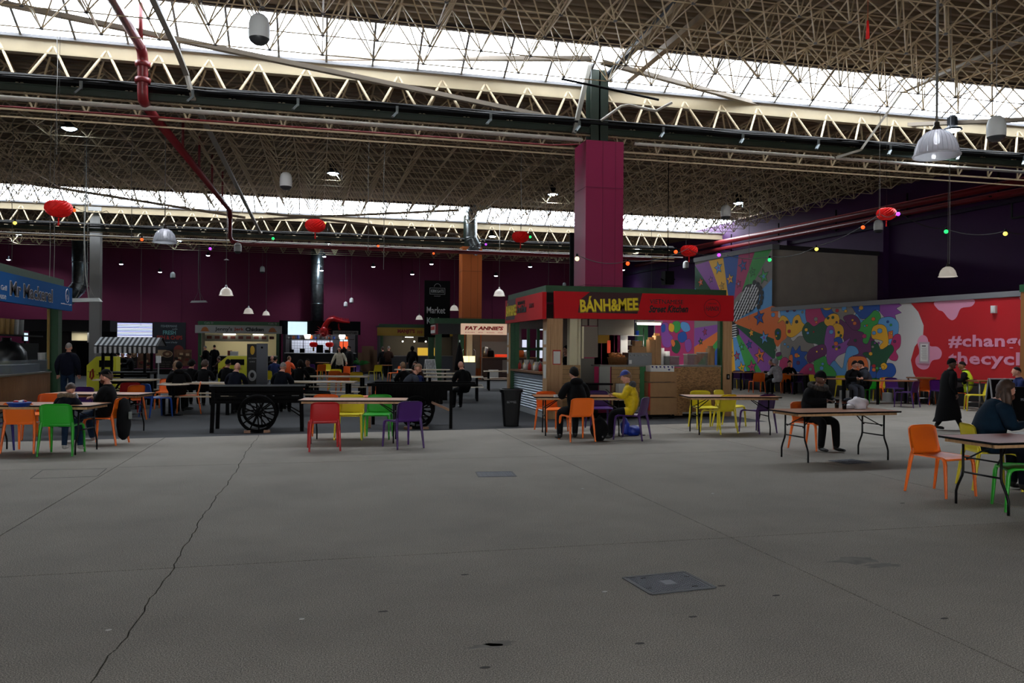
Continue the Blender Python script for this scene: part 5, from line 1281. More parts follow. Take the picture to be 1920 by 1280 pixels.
# A-frame by the green post
def aframe(label, loc, rz, w_, h_, face, edge, print_=None):
    t = thing('pavement_sign', label, 'sign', loc, rz)
    for s in (-1, 1):
        b = mb(edge); M_ = Matrix.Translation((0, s * .22, 0)) @ Matrix.Rotation(s * .2, 4, 'X')
        b.box(-w_ / 2, w_ / 2, -.012, .012, .05, h_, M_)
        b.build('board_frame', t)
        b = mb(face); b.box(-w_ / 2 + .03, w_ / 2 - .03, -.016, .016, .08, h_ - .03, M_); b.build('board_face', t)
    return t
af = aframe('white framed pavement board by the burger kiosk post', (ONV(806, 700, 39.0).x, 39.0, 0), .5, .6, 1.1, mat('poster_grey', (.55, .55, .55), .6, noise=.5, nscale=9), WHITE)
# ---- market name signs hanging by the columns
def market_sign(label, x0, x1, y, z0, z1):
    t = thing('hanging_sign', label, 'sign', (x0, y, 0)); w_ = x1 - x0
    b = mb(mat('sign_black', (.04, .045, .05), .7, spec=.1)); b.box(0, w_, 0, .06, z0, z1); b.build('board', t)
    SW = mat('sign_white', (.62, .63, .64), .5)
    zz = z1 - .55
    b = mb(SW); 
    for a in ((0.2, .8, -.17, -.15), (.2, .8, .15, .17)): b.box(w_ * a[0], w_ * a[1], -.006, 0, zz + a[2], zz + a[3])
    b.box(w_ * .2, w_ * .215, -.006, 0, zz - .17, zz + .17); b.box(w_ * .785, w_ * .8, -.006, 0, zz - .17, zz + .17)
    b.tube([(w_ * .5 + .17 * math.cos(i * PI / 8), -.004, zz + .22 + .17 * math.sin(i * PI / 8)) for i in range(9)], .008, 4); b.build('crest', t)
    front('KIRKGATE', 0, SW, w_ / 2, -.006, zz, t, w_ * .5, .17, bold=.02); front('MARKET', 0, SW, w_ / 2, -.006, zz - .26, t, w_ * .25, .05)
    front('Market', 0, mat('sign_bright', (.8, .82, .83), .5), w_ * .45, -.006, zz - 1.0, t, w_ * .72, .34, bold=.01); front('Kitchen', 0, MATS['sign_bright'], w_ * .5, -.006, zz - 1.55, t, w_ * .8, .34, bold=.01)
    return t
a = ONV(796, 560, 41.5); c = ONV(844, 560, 41.5)
market_sign('tall black market sign with crest hanging left of the orange column', a.x, c.x, 41.5, ONV(820, 632, 41.5).z, ONV(820, 526, 41.5).z)
a = ONV(1069, 500, 21.2)
market_sign('black market sign half hidden behind the magenta column', a.x, a.x + 1.35, 21.2, 3.2, ONV(1075, 436, 21.2).z)
# ---- wall panels at back left
def panel(label, x0, x1, y0, y1, v, mtl, cat='poster', name='wall_poster'):
    a = ONV(x0, (y0 + y1) / 2, v); c = ONV(x1, (y0 + y1) / 2, v); m_ = (x0 + x1) / 2
    z1 = ONV(m_, y0, v).z; z0 = ONV(m_, y1, v).z
    t = thing(name, label, cat, (a.x, v, z0)); b = mb(mtl); b.box(0, c.x - a.x, 0, .06, 0, z1 - z0); b.build('board', t)
    return t, c.x - a.x, z1 - z0
LED = mat('led_screen', (.9, .92, 1), .5, emis=(.86, .88, 1), estr=1.15)
t, w_, h_ = panel('bright striped white and lilac led screen on the back wall at left', 207, 287, 603, 670, 54.9, mat('screen_case', (.05, .08, .14), .5), 'screen', 'led_screen')
rr = random.Random(9)
b = mb(LED)
n = 26
for k in range(n):
    z = .05 + (h_ - .1) * k / n; 
    b.use(mat('led_line_%d' % (k % 3), (.9, .9, 1), .5, emis=[(.95, .95, 1), (.72, .74, 1), (.85, .93, 1)][k % 3], estr=1.0)); b.box(.08, w_ - .05, -.02, 0, z, z + (h_ - .1) / n * .62)
b.build('lit_lines', t)
t, w_, h_ = panel('dark blue fish and chips banner on the back wall', 288, 348, 604, 656, 54.92, mat('banner_navy', (.055, .08, .12), .6), 'banner', 'wall_banner')
front('FISHERMANS', 0, mat('banner_white', (.55, .6, .62), .5), w_ * .48, -.01, h_ * .86, t, w_ * .5, .15)
front('wife', 0, MATS['banner_white'], w_ * .66, -.01, h_ * .76, t, w_ * .16, .1, shear=.3)
front('FRESH', 0, mat('banner_aqua', (.38, .62, .62), .5), w_ * .49, -.01, h_ * .63, t, w_ * .4, .26, bold=.02); front('FISH & CHIPS', 0, mat('banner_red', (.62, .16, .10), .5), w_ * .5, -.01, h_ * .45, t, w_ * .8, .26, bold=.03)
front('Served Daily', 0, MATS['banner_white'], w_ * .5, -.01, h_ * .27, t, w_ * .5, .14, shear=.3)
b = mb(mat('plate_red', (.45, .12, .08), .5)); b.add([(w_ * .78 + .3 * math.cos(i * PI / 8), -.01, .02 + .3 * math.sin(i * PI / 8)) for i in range(9)], [tuple(range(8, -1, -1))]); b.build('plate_picture', t)
t, w_, h_ = panel('small dark menu screen beside the grey column', 187, 199, 603, 620, 54.92, MATS['screen_case'], 'screen', 'menu_screen')
b = mb(mat('dim_text', (.4, .42, .45), .5, emis=(.5, .55, .6), estr=.25))
for k in range(7): b.box(.06, w_ - .06 - .05 * (k % 3), -.01, 0, .08 + k * h_ / 8, .1 + k * h_ / 8)
b.build('text_lines', t)
BRN = mat('photo_brown', (.42, .28, .2), .7, noise=.6, nscale=3); DKB = mat('photo_dark', (.10, .07, .06), .7)
CREAMP = mat('photo_cream', (.74, .62, .48), .7); REDP = mat('photo_red', (.45, .16, .12), .7)
def coffee(label, x0, x1, y0, y1, v, kind):
    t, w_, h_ = panel(label, x0, x1, y0, y1, v, DKB if kind == 0 else BRN, 'poster', 'counter_poster')
    if kind == 0:
        b = mb(CREAMP); b.add([(0.02, -.006, h_ - .03), (w_ * .62, -.006, h_ - .03), (w_ * .4, -.006, h_ * .62), (.02, -.006, h_ * .55)], [(3, 2, 1, 0)]); b.build('cream_corner', t)
        for r, m_ in ((.22, CREAMP), (.19, DKB), (.17, BRN), (.08, CREAMP)):
            b = mb(m_); y = -.008 - (.25 - r) * .02; b.add([(w_ * .66 + w_ * .3 * r / .22 * math.cos(i * PI / 10), y, h_ * .76 + .2 * r / .22 * math.sin(i * PI / 10)) for i in range(20)], [tuple(range(20))]); b.build('cup_picture', t)
        front('PLEASE PLACE', 0, mat('poster_text', (.45, .42, .4), .6), w_ / 2, -.01, h_ * .33, t, w_ * .7, .07); front('ORDERS HERE', 0, MATS['poster_text'], w_ / 2, -.01, h_ * .21, t, w_ * .6, .07); front('THANK YOU', 0, MATS['poster_text'], w_ / 2, -.01, h_ * .09, t, w_ * .55, .07)
    else:
        rr = random.Random(x0)
        for k in range(10):
            b = mb([CREAMP, REDP, DKB][k % 3]); cx = rr.random() * w_ * .8; cz = rr.random() * h_ * .8; b.box(cx, cx + w_ * .2, -.006 - k * .001, 0, cz, cz + h_ * .14, bev=0); b.build('food_picture', t)
    return t
vq = 49.5
for a in (('coffee poster with a cup, behind the striped cart', 240, 257, 655, 690, vq, 0), ('food photo poster between the cart posts', 258, 287, 655, 690, vq, 1), ('coffee cup poster asking to place orders, right of the striped cart', 291, 325, 655, 690, vq, 0), ('food photo poster with plates right of the cup poster', 326, 359, 655, 686, vq, 1)): coffee(*a)
b = mb(mat('counter_body_dark', (.13, .11, .11), .7)); x0 = ONV(238, 690, 49.9).x; x1 = ONV(362, 690, 49.9).x; b.box(0, x1 - x0, 0, .6, 0, .3); tag(b.build('poster_counter', None, loc=(x0, 49.4 + .2, 0)), 'low dark counter holding the coffee posters', 'counter')
# dark counter + hood left of the grey column
x0 = ONV(122, 640, 47).x
o = thing('side_stall', 'dim stall with a steel cupboard between the green post and grey column', 'food stall', (x0, 47, 0))
b = mb(DARKIN); b.box(-2.2, 2.2, 1.5, 1.6, 0, 3); b.box(-2.2, 2.2, 0, 1.6, 2.4, 3.0); b.build('shell', o)
b = mb(CRW); b.box(.1, .9, .8, .9, 1.9, 2.4); b.build('steel_cupboard', o); b = mb(STEELB2); b.box(.9, 1.5, .7, .9, 1.8, 2.4); b.build('steel_cupboard', o)
b = mb(BLACK); b.box(.5, 1.6, .2, .7, 0, 1.75); b.build('tall_unit', o)
b = mb(BROWNW); b.box(-2, .3, .1, .6, 0, 1.0); b.build('counter', o)
arealamp('stall_lamp', (x0 + .6, 47.3, 2.35), .8, .2, 10)
# ---- yellow recycling stations
YB = mat('bin_yellow', (.80, .78, .14), .5)
def ybin(label, px, v, s=1.0, rz=0):
    a = ONV(px, 660, v)
    t = thing('recycling_station', label, 'bin', (a.x, v, 0), rz); w_ = 1.0 * s; h_ = 1.27
    b = mb(YB); b.box(-w_ * .2, w_ * .55, 0, .6, .1, h_); b.build('body', t)
    b = mb(YB); b.prism([(0, .1), (0, h_ - .28), (-w_ * .55, h_ - .55) if False else (0, h_), (0, h_)], 0, .01) if False else b.box(-w_ * .55, -w_ * .2, .05, .6, .1, h_ - .3); b.add([(-w_ * .2, .05, h_), (-w_ * .2, .6, h_), (-w_ * .55, .6, h_ - .3), (-w_ * .55, .05, h_ - .3), (-w_ * .2, .05, h_ - .3), (-w_ * .2, .6, h_ - .3)], [(0, 1, 2, 3), (0, 3, 4), (1, 5, 2)]); b.build('side_panel', t)
    b = mb(BLACK); b.box(-w_ * .08, w_ * .45, -.006, 0, h_ * .72, h_ * .9, ); b.build('slot', t)
    b = mb(BLACK); b.box(-w_ * .55, w_ * .55, .02, .58, 0, .1); b.build('plinth', t)
    front('PLEASE RECYCLE', 0, INK, .17 * w_, -.006, h_ * .6, t, .4 * s, .05); front('FOOD WASTE', 0, INK, -.37 * w_, .044, h_ * .6, t, .28 * s, .04)
    b = mb(mat('bin_red_mark', (.6, .1, .08), .6)); b.tube([(-.42 * w_, .044, .55), (-.4 * w_, .044, .75), (-.33 * w_, .044, .85), (-.3 * w_, .044, .6), (-.38 * w_, .044, .5)], .03, 5); b.box(.1 * w_, .2 * w_, -.006, 0, .35, .45); b.build('red_picture', t)
    return t
ybin('yellow recycling station standing behind the striped cart', 190, 29.5, .84)
ybin('yellow recycling station in front of the jerk chicken stall', 436, 33, .98)
# ---- roller banner & grey column by Jenny's
o = thing('roller_banner', 'dark roller banner with a yellow pepper and round portrait', 'banner', (ONV(473, 680, 33).x, 33, 0)); 
b = mb(mat('banner_black', (.08, .075, .07), .6)); b.box(-.2, .2, 0, .02, .05, 1.75); b.build('sheet', o); b = mb(mat('pepper_yellow', (.78, .6, .12), .5)); b.ball((0, -.01, 1.5), (.09, .01, .18), 10, 6); b.build('pepper_picture', o)
b = mb(mat('portrait_white', (.6, .6, .6), .5)); b.ball((0, -.01, .5), (.16, .01, .22), 12, 8); b.build('portrait_disc', o); b = mb(INK); b.ball((0, -.02, .52), (.08, .01, .11), 10, 6); b.build('portrait_face', o)
front('JERK CHICKEN', 0, MATS['portrait_white'], 0, -.006, 1.18, o, .3, .06); front('& RICE', 0, MATS['portrait_white'], 0, -.006, 1.05, o, .2, .05)
b = mb(GREYP); b.box(-.22, .22, -.1, .1, 0, .05); b.build('banner_base', o)
o = thing('tall_locker', 'tall grey steel totem cabinet near the man in the navy polo', 'cabinet', (ONV(491, 680, 27).x, 27, 0)); b = mb(mat('blue_grey_steel', (.30, .32, .36), .5)); b.box(-.17, .17, 0, .25, 0, 1.75); b.build('case', o); b = mb(BLACK); b.lathe([(.035, -.01), (.035, .01)], 12, (0, 0, 0), True, True); q = b.build('lock', o); q.rotation_euler = (PI / 2, 0, 0); q.location = (0, -.005, 1.62)
# small green plant, cardboard stacked by the back wall
o = thing('potted_palm', 'bright green spiky plant near the back wall', 'plant', (ONV(672, 690, 46).x, 46, 0)); LF = mat('leaf_green', (.12, .42, .16), .5)
b = mb(BLACK); b.lathe([(.16, 0), (.2, .35), (.17, .35)], 12, (0, 0, 0), True, True); b.build('pot', o)
rr = random.Random(4)
lfm = None
for k in range(16):
    a = rr.random() * 6.28; L = .5 + rr.random() * .4
    if lfm is None:
        b = mb(LF); b.add([(0, 0, 0), (.05, -.04, .35), (.0, .0, .37), (.05, .04, .35), (.3, 0, .55), (.55, 0, .5)], [(0, 1, 2), (0, 2, 3), (1, 4, 2), (2, 4, 3), (2, 4, 5)]); l_ = lfm = b.build('leaf', o)
    else: l_ = lfm.copy(); COL.objects.link(l_); l_.parent = o
    l_.location = (0, 0, .33); l_.rotation_euler = (0, rr.random() * .6 - .3, a); l_.scale = (L * 1.4,) * 3
for k, (px, w_, h_) in enumerate(((676, .5, 1.3), (690, .8, 1.75), (700, .5, 1.5))):
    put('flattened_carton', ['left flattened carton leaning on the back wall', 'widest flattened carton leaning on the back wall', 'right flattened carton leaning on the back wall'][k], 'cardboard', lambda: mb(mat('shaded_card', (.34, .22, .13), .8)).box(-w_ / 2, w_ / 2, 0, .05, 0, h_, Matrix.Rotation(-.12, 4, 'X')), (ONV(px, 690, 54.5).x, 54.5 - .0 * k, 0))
# far windows seen through the kiosk: bright shopfront panes on the back wall at right
for k, (x0, x1, y0, y1) in enumerate(((978, 994, 636, 652), (1004, 1018, 636, 652), (1019, 1030, 636, 652), (978, 994, 655, 672), (1004, 1018, 655, 672), (1019, 1030, 655, 672), (1009, 1030, 606, 620), (1052, 1061, 610, 632), (1052, 1060, 640, 662), (1063, 1075, 608, 650))):
    t, w_, h_ = panel(['upper left', 'upper middle', 'upper right', 'lower left', 'lower middle', 'lower right', 'top strip', 'tall pink', 'lower pink', 'tall lilac'][k] + ' daylit shop window pane seen through the red kiosk', x0, x1, y0, y1, 54.93, mat('window_frame_dark', (.1, .1, .11), .5), 'window', 'shop_window')
    b = mb(mat('daylit_pane', (.9, .92, 1), .5, emis=(.9, .92, 1), estr=.8)); b.box(.04, w_ - .04, -.01, 0, .04, h_ - .04); b.build('pane', t)
# tall bin
o = thing('litter_bin', 'tall black tapered litter bin in front of the corrugated counter', 'bin', G(962, 795), math.radians(-10)); o.location = Vector((G(962, 800).x, G(962, 800).y + .2, 0))
def sq(b, prof, rnd=.18):
    n = 24; vs = []
    for hw, z in prof:
        for j in range(n):
            a = 2 * PI * j / n + PI / n; c, s = math.cos(a), math.sin(a); k = 1 / (abs(c) ** 6 + abs(s) ** 6) ** (1 / 6); vs.append((hw * c * k, hw * s * k, z))
    m_ = len(prof); b.add(vs, [(i * n + j, i * n + (j + 1) % n, (i + 1) * n + (j + 1) % n, (i + 1) * n + j) for i in range(m_ - 1) for j in range(n)]); return b
BINM = mat('bin_black_plastic', (.04, .04, .045), .5, spec=.15)
b = mb(BINM); sq(b, [(.0, 0), (.155, 0), (.16, .02), (.215, .74), (.21, .76)]); b.build('body', o)
b = mb(BINM); sq(b, [(.20, .72), (.24, .72), (.245, .78), (.20, .79), (.19, .70), (.15, .05)]); b.build('rim', o)
FB = mat('bin_print', (.42, .43, .44), .6)
b = mb(FB); b.box(-.1, -.04, -.214, -.205, .50, .512); b.box(.04, .1, -.214, -.205, .50, .512); b.build('print_bar', o)
text('EAT MARKET', FB, 1, face_m((0, -.212, .53), (1, 0, 0)), 'lettering', o, fit=.2, fith=.035, bold=.02)
# post at right edge of picture
o = thing('timber_post', 'orange brown timber post at the right edge of the picture', 'post', ONL(1918, 650, MW_P + Vector((-.9, -.0, 0)), MW_D) * Vector((1, 1, 0)) if False else Vector((ONL(1921, 650, (MW_P.x - .6, MW_P.y), MW_D).x, ONL(1921, 650, (MW_P.x - .6, MW_P.y), MW_D).y, 0)))
b = mb(mat('amber_post', (.55, .35, .16), .5)); b.box(-.07, .07, -.07, .07, 0, 3.3); b.build('post', o)
b = mb(GREEN); b.box(-.09, .09, -.09, .09, 3.3, 3.5); b.build('post_cap', o)
# ================================================================== FURNITURE
CC = {'orange': (.93, .42, .08), 'yellow': (.85, .78, .12), 'green': (.12, .60, .12), 'purple': (.25, .08, .38), 'red': (.70, .05, .06), 'blue': (.05, .28, .62), 'dark blue': (.10, .08, .42)}
CM = {k: mat('chair_' + k.replace(' ', '_'), c, .42) for k, c in CC.items()}
def make_chair(key):
    m_ = CM[key]
    t = thing('stacking_chair', 'x', 'chair')
    # seat shell: x across, +y front
    b = mb(m_); b.smooth = True
    nx, ny = 8, 8; W_, D0, D1 = .235, -.215, .235; vs = []
    for s in (0, 1):
        for j in range(ny + 1):
            for i in range(nx + 1):
                u = i / nx * 2 - 1; v = j / ny
                w_ = W_ * (1 - .04 * v); x = u * w_; y = D0 + (D1 - D0) * v
                if abs(u) == 1 and j in (0, ny): x *= .93
                z = .458 - .012 * (1 - u * u) * (1 - (2 * v - 1) ** 2) - .02 * max(0, v - .8) / .2
                vs.append((x, y, z - s * .022))
    n1 = (nx + 1) * (ny + 1); fs = []
    for j in range(ny):
        for i in range(nx):
            a = j * (nx + 1) + i; fs.append((a, a + 1, a + nx + 2, a + nx + 1)); fs.append((n1 + a, n1 + a + nx + 1, n1 + a + nx + 2, n1 + a + 1))
    def edge(l): 
        for p, q in zip(l, l[1:]): fs.append((q, p, n1 + p, n1 + q))
    edge([i for i in range(nx + 1)][::-1]); edge([ny * (nx + 1) + i for i in range(nx + 1)])
    edge([j * (nx + 1) for j in range(ny + 1)]); edge([j * (nx + 1) + nx for j in range(ny + 1)][::-1])
    b.add(vs, fs); b.build('seat', t)
    b = mb(m_); b.smooth = True; vs = []; nz = 9
    for s in (0, 1):
        for j in range(nz + 1):
            v = j / nz; z = .445 + .335 * v
            for i in range(nx + 1):
                u = i / nx * 2 - 1
                w_ = .232 * (1 - .05 * v) 
                if v > .85: w_ -= .035 * ((v - .85) / .15) ** 2
                x = u * w_; y = -.205 - .055 * v - .02 * (1 - v) ** 3 * -1 - .018 * (1 - u * u) 
                zz = z - (.012 * (abs(u) ** 6) if v > .9 else 0)
                vs.append((x, y - s * .018, zz))
    n1 = (nx + 1) * (nz + 1); fs = []
    for j in range(nz):
        for i in range(nx):
            a = j * (nx + 1) + i; fs.append((a, a + nx + 1, a + nx + 2, a + 1)); fs.append((n1 + a, n1 + a + 1, n1 + a + nx + 2, n1 + a + nx + 1))
    def edge2(l):
        for p, q in zip(l, l[1:]): fs.append((p, q, n1 + q, n1 + p))
    edge2([i for i in range(nx + 1)][::-1]); edge2([nz * (nx + 1) + i for i in range(nx + 1)][::1])
    edge2([j * (nx + 1) for j in range(nz + 1)][::1]); edge2([j * (nx + 1) + nx for j in range(nz + 1)][::-1])
    fs = fs; b.add(vs, fs); b.build('backrest', t)
    def leg(path, rr_):
        b = mb(m_); P = [Vector(p) for p in path]; n = len(P); vs = []
        for i, p in enumerate(P):
            d = (P[min(i + 1, n - 1)] - P[max(i - 1, 0)]).normalized(); a = Vector((1, 0, 0)); a = (a - d * a.dot(d)).normalized(); c = d.cross(a).normalized()
            r = rr_[i]
            for k in range(8):
                an = 2 * PI * k / 8 + PI / 8; q = 1 / max(abs(math.cos(an)), abs(math.sin(an))) ** .6; vs.append(p + (a * math.cos(an) + c * math.sin(an)) * r * q)
        b.smooth = True; b.add(vs, [(i * 8 + k, i * 8 + (k + 1) % 8, (i + 1) * 8 + (k + 1) % 8, (i + 1) * 8 + k) for i in range(n - 1) for k in range(8)]); b.smooth = False
        b.add([vs[(n - 1) * 8 + k] for k in range(8)], [tuple(range(8))]); return b
    for s in (-1, 1):
        leg([(s * .19, .12, .447), (s * .212, .185, .442), (s * .222, .222, .42), (s * .226, .235, .37), (s * .238, .26, 0)], [.012, .018, .022, .021, .014]).build('leg', t)
    for s in (-1, 1):
        leg([(s * .205, -.21, .52), (s * .214, -.214, .45), (s * .222, -.228, .38), (s * .24, -.29, 0)], [.014, .024, .022, .014]).build('leg', t)
    return t
CH = Kind(make_chair)
def chair_at(key, p, rz, label, group=None): return CH.put(key, Vector((p.x, p.y, 0)), math.radians(rz), label, group)
def offwall(p, d=.42):
    k = (p - MW_P).dot(MW_E)
    return p - MW_E * max(0, k + d) if k > -d else p
def chair(key, px, py, rz, label, group=None): return chair_at(key, offwall(G(px, py)), rz, label, group)
def chair_top(key, px, ytop, rz, label, group=None, z=.78): return chair_at(key, AT(px, ytop, depth_for(ytop, px, z)), rz, label, group)
# --- folding trestle tables
def make_trestle(key):
    top, edge = (TABLEW, BLACK) if key == 'wood' else (TABLER, BLACK)
    t = thing('folding_table', 'x', 'table'); L, W_ = 1.83, .76
    b = mb(top); b.box(-L / 2, L / 2, -W_ / 2, W_ / 2, .725, .742, bev=.03); b.build('tabletop', t)
    b = mb(edge); pts = [(-L / 2 + .03, -W_ / 2), (L / 2 - .03, -W_ / 2), (L / 2, -W_ / 2 + .03), (L / 2, W_ / 2 - .03), (L / 2 - .03, W_ / 2), (-L / 2 + .03, W_ / 2), (-L / 2, W_ / 2 - .03), (-L / 2, -W_ / 2 + .03)]
    b.tube([(x, y, .732) for x, y in pts], .012, 5, closed=True); b.build('edge_trim', t)
    b = mb(BENCHW if False else PLY)
    for y in (-W_ / 2 + .06, W_ / 2 - .09): b.box(-L / 2 + .05, L / 2 - .05, y, y + .03, .68, .725)
    for x in (-L / 2 + .06, L / 2 - .09): b.box(x, x + .03, -W_ / 2 + .09, W_ / 2 - .09, .68, .725)
    b.build('apron', t)
    for s in (-1, 1):
        for q in (-1, 1):
            b = mb(STEELB); x = s * .70
            b.tube([(x, q * .24, .69), (x, q * .24, .37), (x, q * .25, .32), (x, q * .31, .20), (x, q * .33, .14), (x, q * .33, 0)], .0135, 8); b.build('leg', t)
        b = mb(STEELB); b.tube([(s * .70, -.24, .36), (s * .70, .24, .36)], .011, 6); b.tube([(s * .70, -.24, .68), (s * .70, .24, .68)], .012, 6); b.build('cross_bar', t)
        for q in (-1, 1):
            b = mb(STEELB); b.tube([(s * .70, q * .2, .5), (s * .42, q * .06, .68)], .009, 6); b.build('brace', t)
        b = mb(STEELB); b.tube([(s * .70, -.24, .52), (s * .70, .24, .52)], .009, 6); b.build('stay_bar', t)
    return t
TR = Kind(make_trestle)
def trestle(key, p, rz, label): return TR.put(key, Vector((p.x, p.y, 0)), rz, label)
# near hat-man table from its feet
def feet(a, b_): 
    d = G(*b_) - G(*a); return math.atan2(d.y, d.x)
fl = (G(1463, 857) + G(1503, 867)) / 2; fr_ = (G(1619, 852) + G(1668, 861)) / 2
TH = (fl + fr_) / 2; THa = math.atan2((fr_ - fl).y, (fr_ - fl).x)
trestle('wood', TH, THa, 'folding table where the man in the beanie sits, with a white bag on it')
a1, a2 = G(1795, 944), G(1888, 966); dd = (a1 - a2).normalized(); mid = (a1 + a2) / 2; pr = Vector((-dd.y, dd.x, 0))
if pr.dot(RT) < 0: pr = -pr
TN = mid + pr * .70; TNa = math.atan2(pr.y, pr.x)
trestle('red', TN, TNa, 'reddish folding table cut by the right edge of the picture')
TA = G(665, 748, .74); trestle('wood', TA, math.radians(-9), 'folding table between red, yellow, green and purple chairs')
TB_ = G(1088, 742, .74); trestle('wood', TB_, math.radians(-11), 'folding table where the man in the yellow jacket sits')
TC = G(1368, 742, .74); trestle('wood', TC, math.radians(-11), 'folding table with three yellow chairs in front of the chipboard')
trestle('wood', G(76, 757, .74), math.radians(-12), 'folding table at far left where the boy in the furry hood sits')
# chairs of the main table
chair('red', 607, 842, 3, 'red chair with its back to us at the left end of the middle folding table')
chair('orange', 609, 821, 176, 'orange chair behind the red chair across the middle folding table')
chair('yellow', 656, 822, 170, 'yellow chair in the middle of the middle folding table')
chair('green', 708, 821, 168, 'green chair at the far side of the middle folding table')
chair('purple', 755, 838, 21, 'purple chair at the right end of the middle folding table')
# kiosk table
CMAN = G(1081, 825); chair_at('orange', CMAN, 5, 'orange chair under the man in the black padded jacket')
chair('orange', 1034, 807, 190, 'orange chair facing us at the left end of the kiosk table')
CYEL = G(1184, 823); chair_at('purple', CYEL, 48, 'purple chair under the man in the yellow jacket')
chair('purple', 1124, 804, 172, 'purple chair at the far side of the kiosk table')
# chipboard table
chair('yellow', 1320, 802, 172, 'yellow chair at the far left of the chipboard side table')
chair('yellow', 1368, 799, 215, 'yellow chair turned aside at the far side of the chipboard side table')
chair('yellow', 1347, 811, 18, 'yellow chair with its back to us at the chipboard side table')
chair('purple', 1420, 810, 15, 'purple chair with its back to us at the chipboard side table')
# hat man
CHAT = G(1522, 841); chair_at('orange', CHAT, -160, 'orange chair under the man in the beanie')
# near right
fo = [G(1705, 921), G(1753, 916), G(1777, 935), G(1825, 930)]
c_ = sum(fo, Vector()) / 4; fdir = (fo[2] + fo[3] - fo[0] - fo[1]); 
chair_at('orange', c_, math.degrees(math.atan2(fdir.y, fdir.x)) - 90, 'empty orange chair standing alone left of the near reddish table')
CNR = G(1856, 914); chair_at('yellow', CNR, -112, 'yellow chair under the long haired man at the right edge')
chair('green', 1925, 955, 60, 'green chair cut off by the right edge of the picture')
# left table
chair('green', 116, 851, -3, 'green chair with its back to us under the boy in the furry hood')
CBOY = G(116, 851)
chair('orange', 50, 846, -8, 'orange chair with its back to us left of the green chair')
chair('dark blue', -22, 848, -10, 'dark blue chair cut by the left edge of the picture')
chair('orange', 82, 822, 172, 'orange chair at the far side of the left folding table')
CCAP = G(197, 832); chair_at('orange', CCAP, 78, 'orange chair under the man in the black cap')
chair('purple', 142, 797, 160, 'purple chair seen behind the boy in the furry hood')
# second left table
trestle('wood', G(186, 737, .74), math.radians(-14), 'folding table behind the man in the black cap')
chair('orange', 240, 787, 52, 'orange chair turned away at the right end of the table behind the capped man')
chair('red', 241, 777, 20, 'red chair behind the turned orange chair on the left')
# round table set
def make_round(key):
    t = thing('pedestal_table', 'x', 'table'); r = .36
    b = mb(BENCHW); b.lathe([(0, .72), (r, .72), (r, .745), (0, .745)], 28); b.build('tabletop', t)
    b = mb(BLACK); b.lathe([(.04, .03), (.035, .06), (.035, .72)], 12); b.build('pillar', t)
    b = mb(BLACK); b.lathe([(.22, 0), (.22, .012), (.04, .04)], 20, (0, 0, 0), True); b.build('table_foot', t)
    return t
RD = Kind(make_round)
RD.put('a', G(325, 778), 0, 'small round table between the blue chair and orange chairs')
chair('blue', 293, 781, -52, 'blue chair left of the small round table')
chair('orange', 312, 766, 178, 'orange chair facing us behind the small round table')
chair('orange', 353, 775, 98, 'orange chair side-on right of the small round table')
chair('orange', 689, 777, 100, 'orange chair between the picnic tables and the dark barrow')
# square cafe tables
def make_square(key):
    s, h_, topm = key; t = thing('cafe_table', 'x', 'table'); topm = MATS[topm]
    b = mb(topm); b.box(-s, s, -s, s, h_ - .03, h_, bev=.02); b.build('tabletop', t)
    for x in (-1, 1):
        for y in (-1, 1): b = mb(BLACK); b.bar((x * (s - .05), y * (s - .05), 0), (x * (s - .05), y * (s - .05), h_ - .03), .05); b.build('leg', t)
    return t
SQ = Kind(make_square)
def squaret(px, py, rz, label, s=.34, h_=.745, m_='varnished_table_ply'): p = offwall(G(px, py), .5); return SQ.put((s, h_, m_), Vector((p.x, p.y, 0)), rz, label)
def make_long(key):
    t = thing('cafe_table', 'x', 'table'); L = key
    b = mb(TABLEW); b.box(-L / 2, L / 2, -.35, .35, .715, .745, bev=.02); b.build('tabletop', t)
    for x in (-1, 1):
        for y in (-1, 1): b = mb(BLACK); b.bar((x * (L / 2 - .12), y * .28, 0), (x * (L / 2 - .12), y * .28, .715), .06); b.build('leg', t)
    return t
LG = Kind(make_long)
def longt(px, py, rz, label, L=1.4): p = G(px, py); return LG.put(L, Vector((p.x, p.y, 0)), rz, label)
ma = _a - math.radians(0)
squaret(1392, 731, .1, 'small dark legged table nearest the kiosk along the mural', m_='varnished_table_ply')
chair('yellow', 1377, 729, -150, 'yellow chair half hidden behind the kiosk post')
chair('yellow', 1391, 725, 180, 'yellow chair facing us behind the small table nearest the kiosk')
chair('purple', 1409, 729, 150, 'purple chair right of the small table nearest the kiosk')
chair('orange', 1419, 736, -12, 'orange chair with its back to us, second seat along the mural')
RD.put('a', G(1442, 735), 0, 'round table where the white hooded person sits')
chair('orange', 1437, 727, 190, 'orange chair beyond the round table at the mural')
CHOOD = G(1466, 737); chair_at('orange', CHOOD, 4, 'orange chair with its back to us right of the white hooded person')
chair('yellow', 1486, 733, 60, 'yellow chair side-on beside the dark haired sitter at the mural')
squaret(1507, 738, .1, 'purple and brown table under the green gift shape of the mural')
chair('purple', 1503, 730, 175, 'purple chair facing us behind the brown table at the mural')
chair('purple', 1531, 737, 95, 'purple chair right of the brown table at the mural')
squaret(1582, 752, .1, 'brown square table where two people lean together at the mural', s=.42)
CW1 = G(1596, 757)
CW2 = G(1626, 755); chair_at('green', CW2, 110, 'green chair under the grey hooded person')
chair('yellow', 1558, 741, -100, 'yellow chair left of the table with two people at the mural')
chair('orange', 1639, 751, 60, 'orange chair at the left end of the long mural table')
longt(1672, 757, math.radians(-8), 'long brown table against the white part of the mural', 1.5)
chair('yellow', 1664, 744, 178, 'yellow chair facing us behind the long mural table')
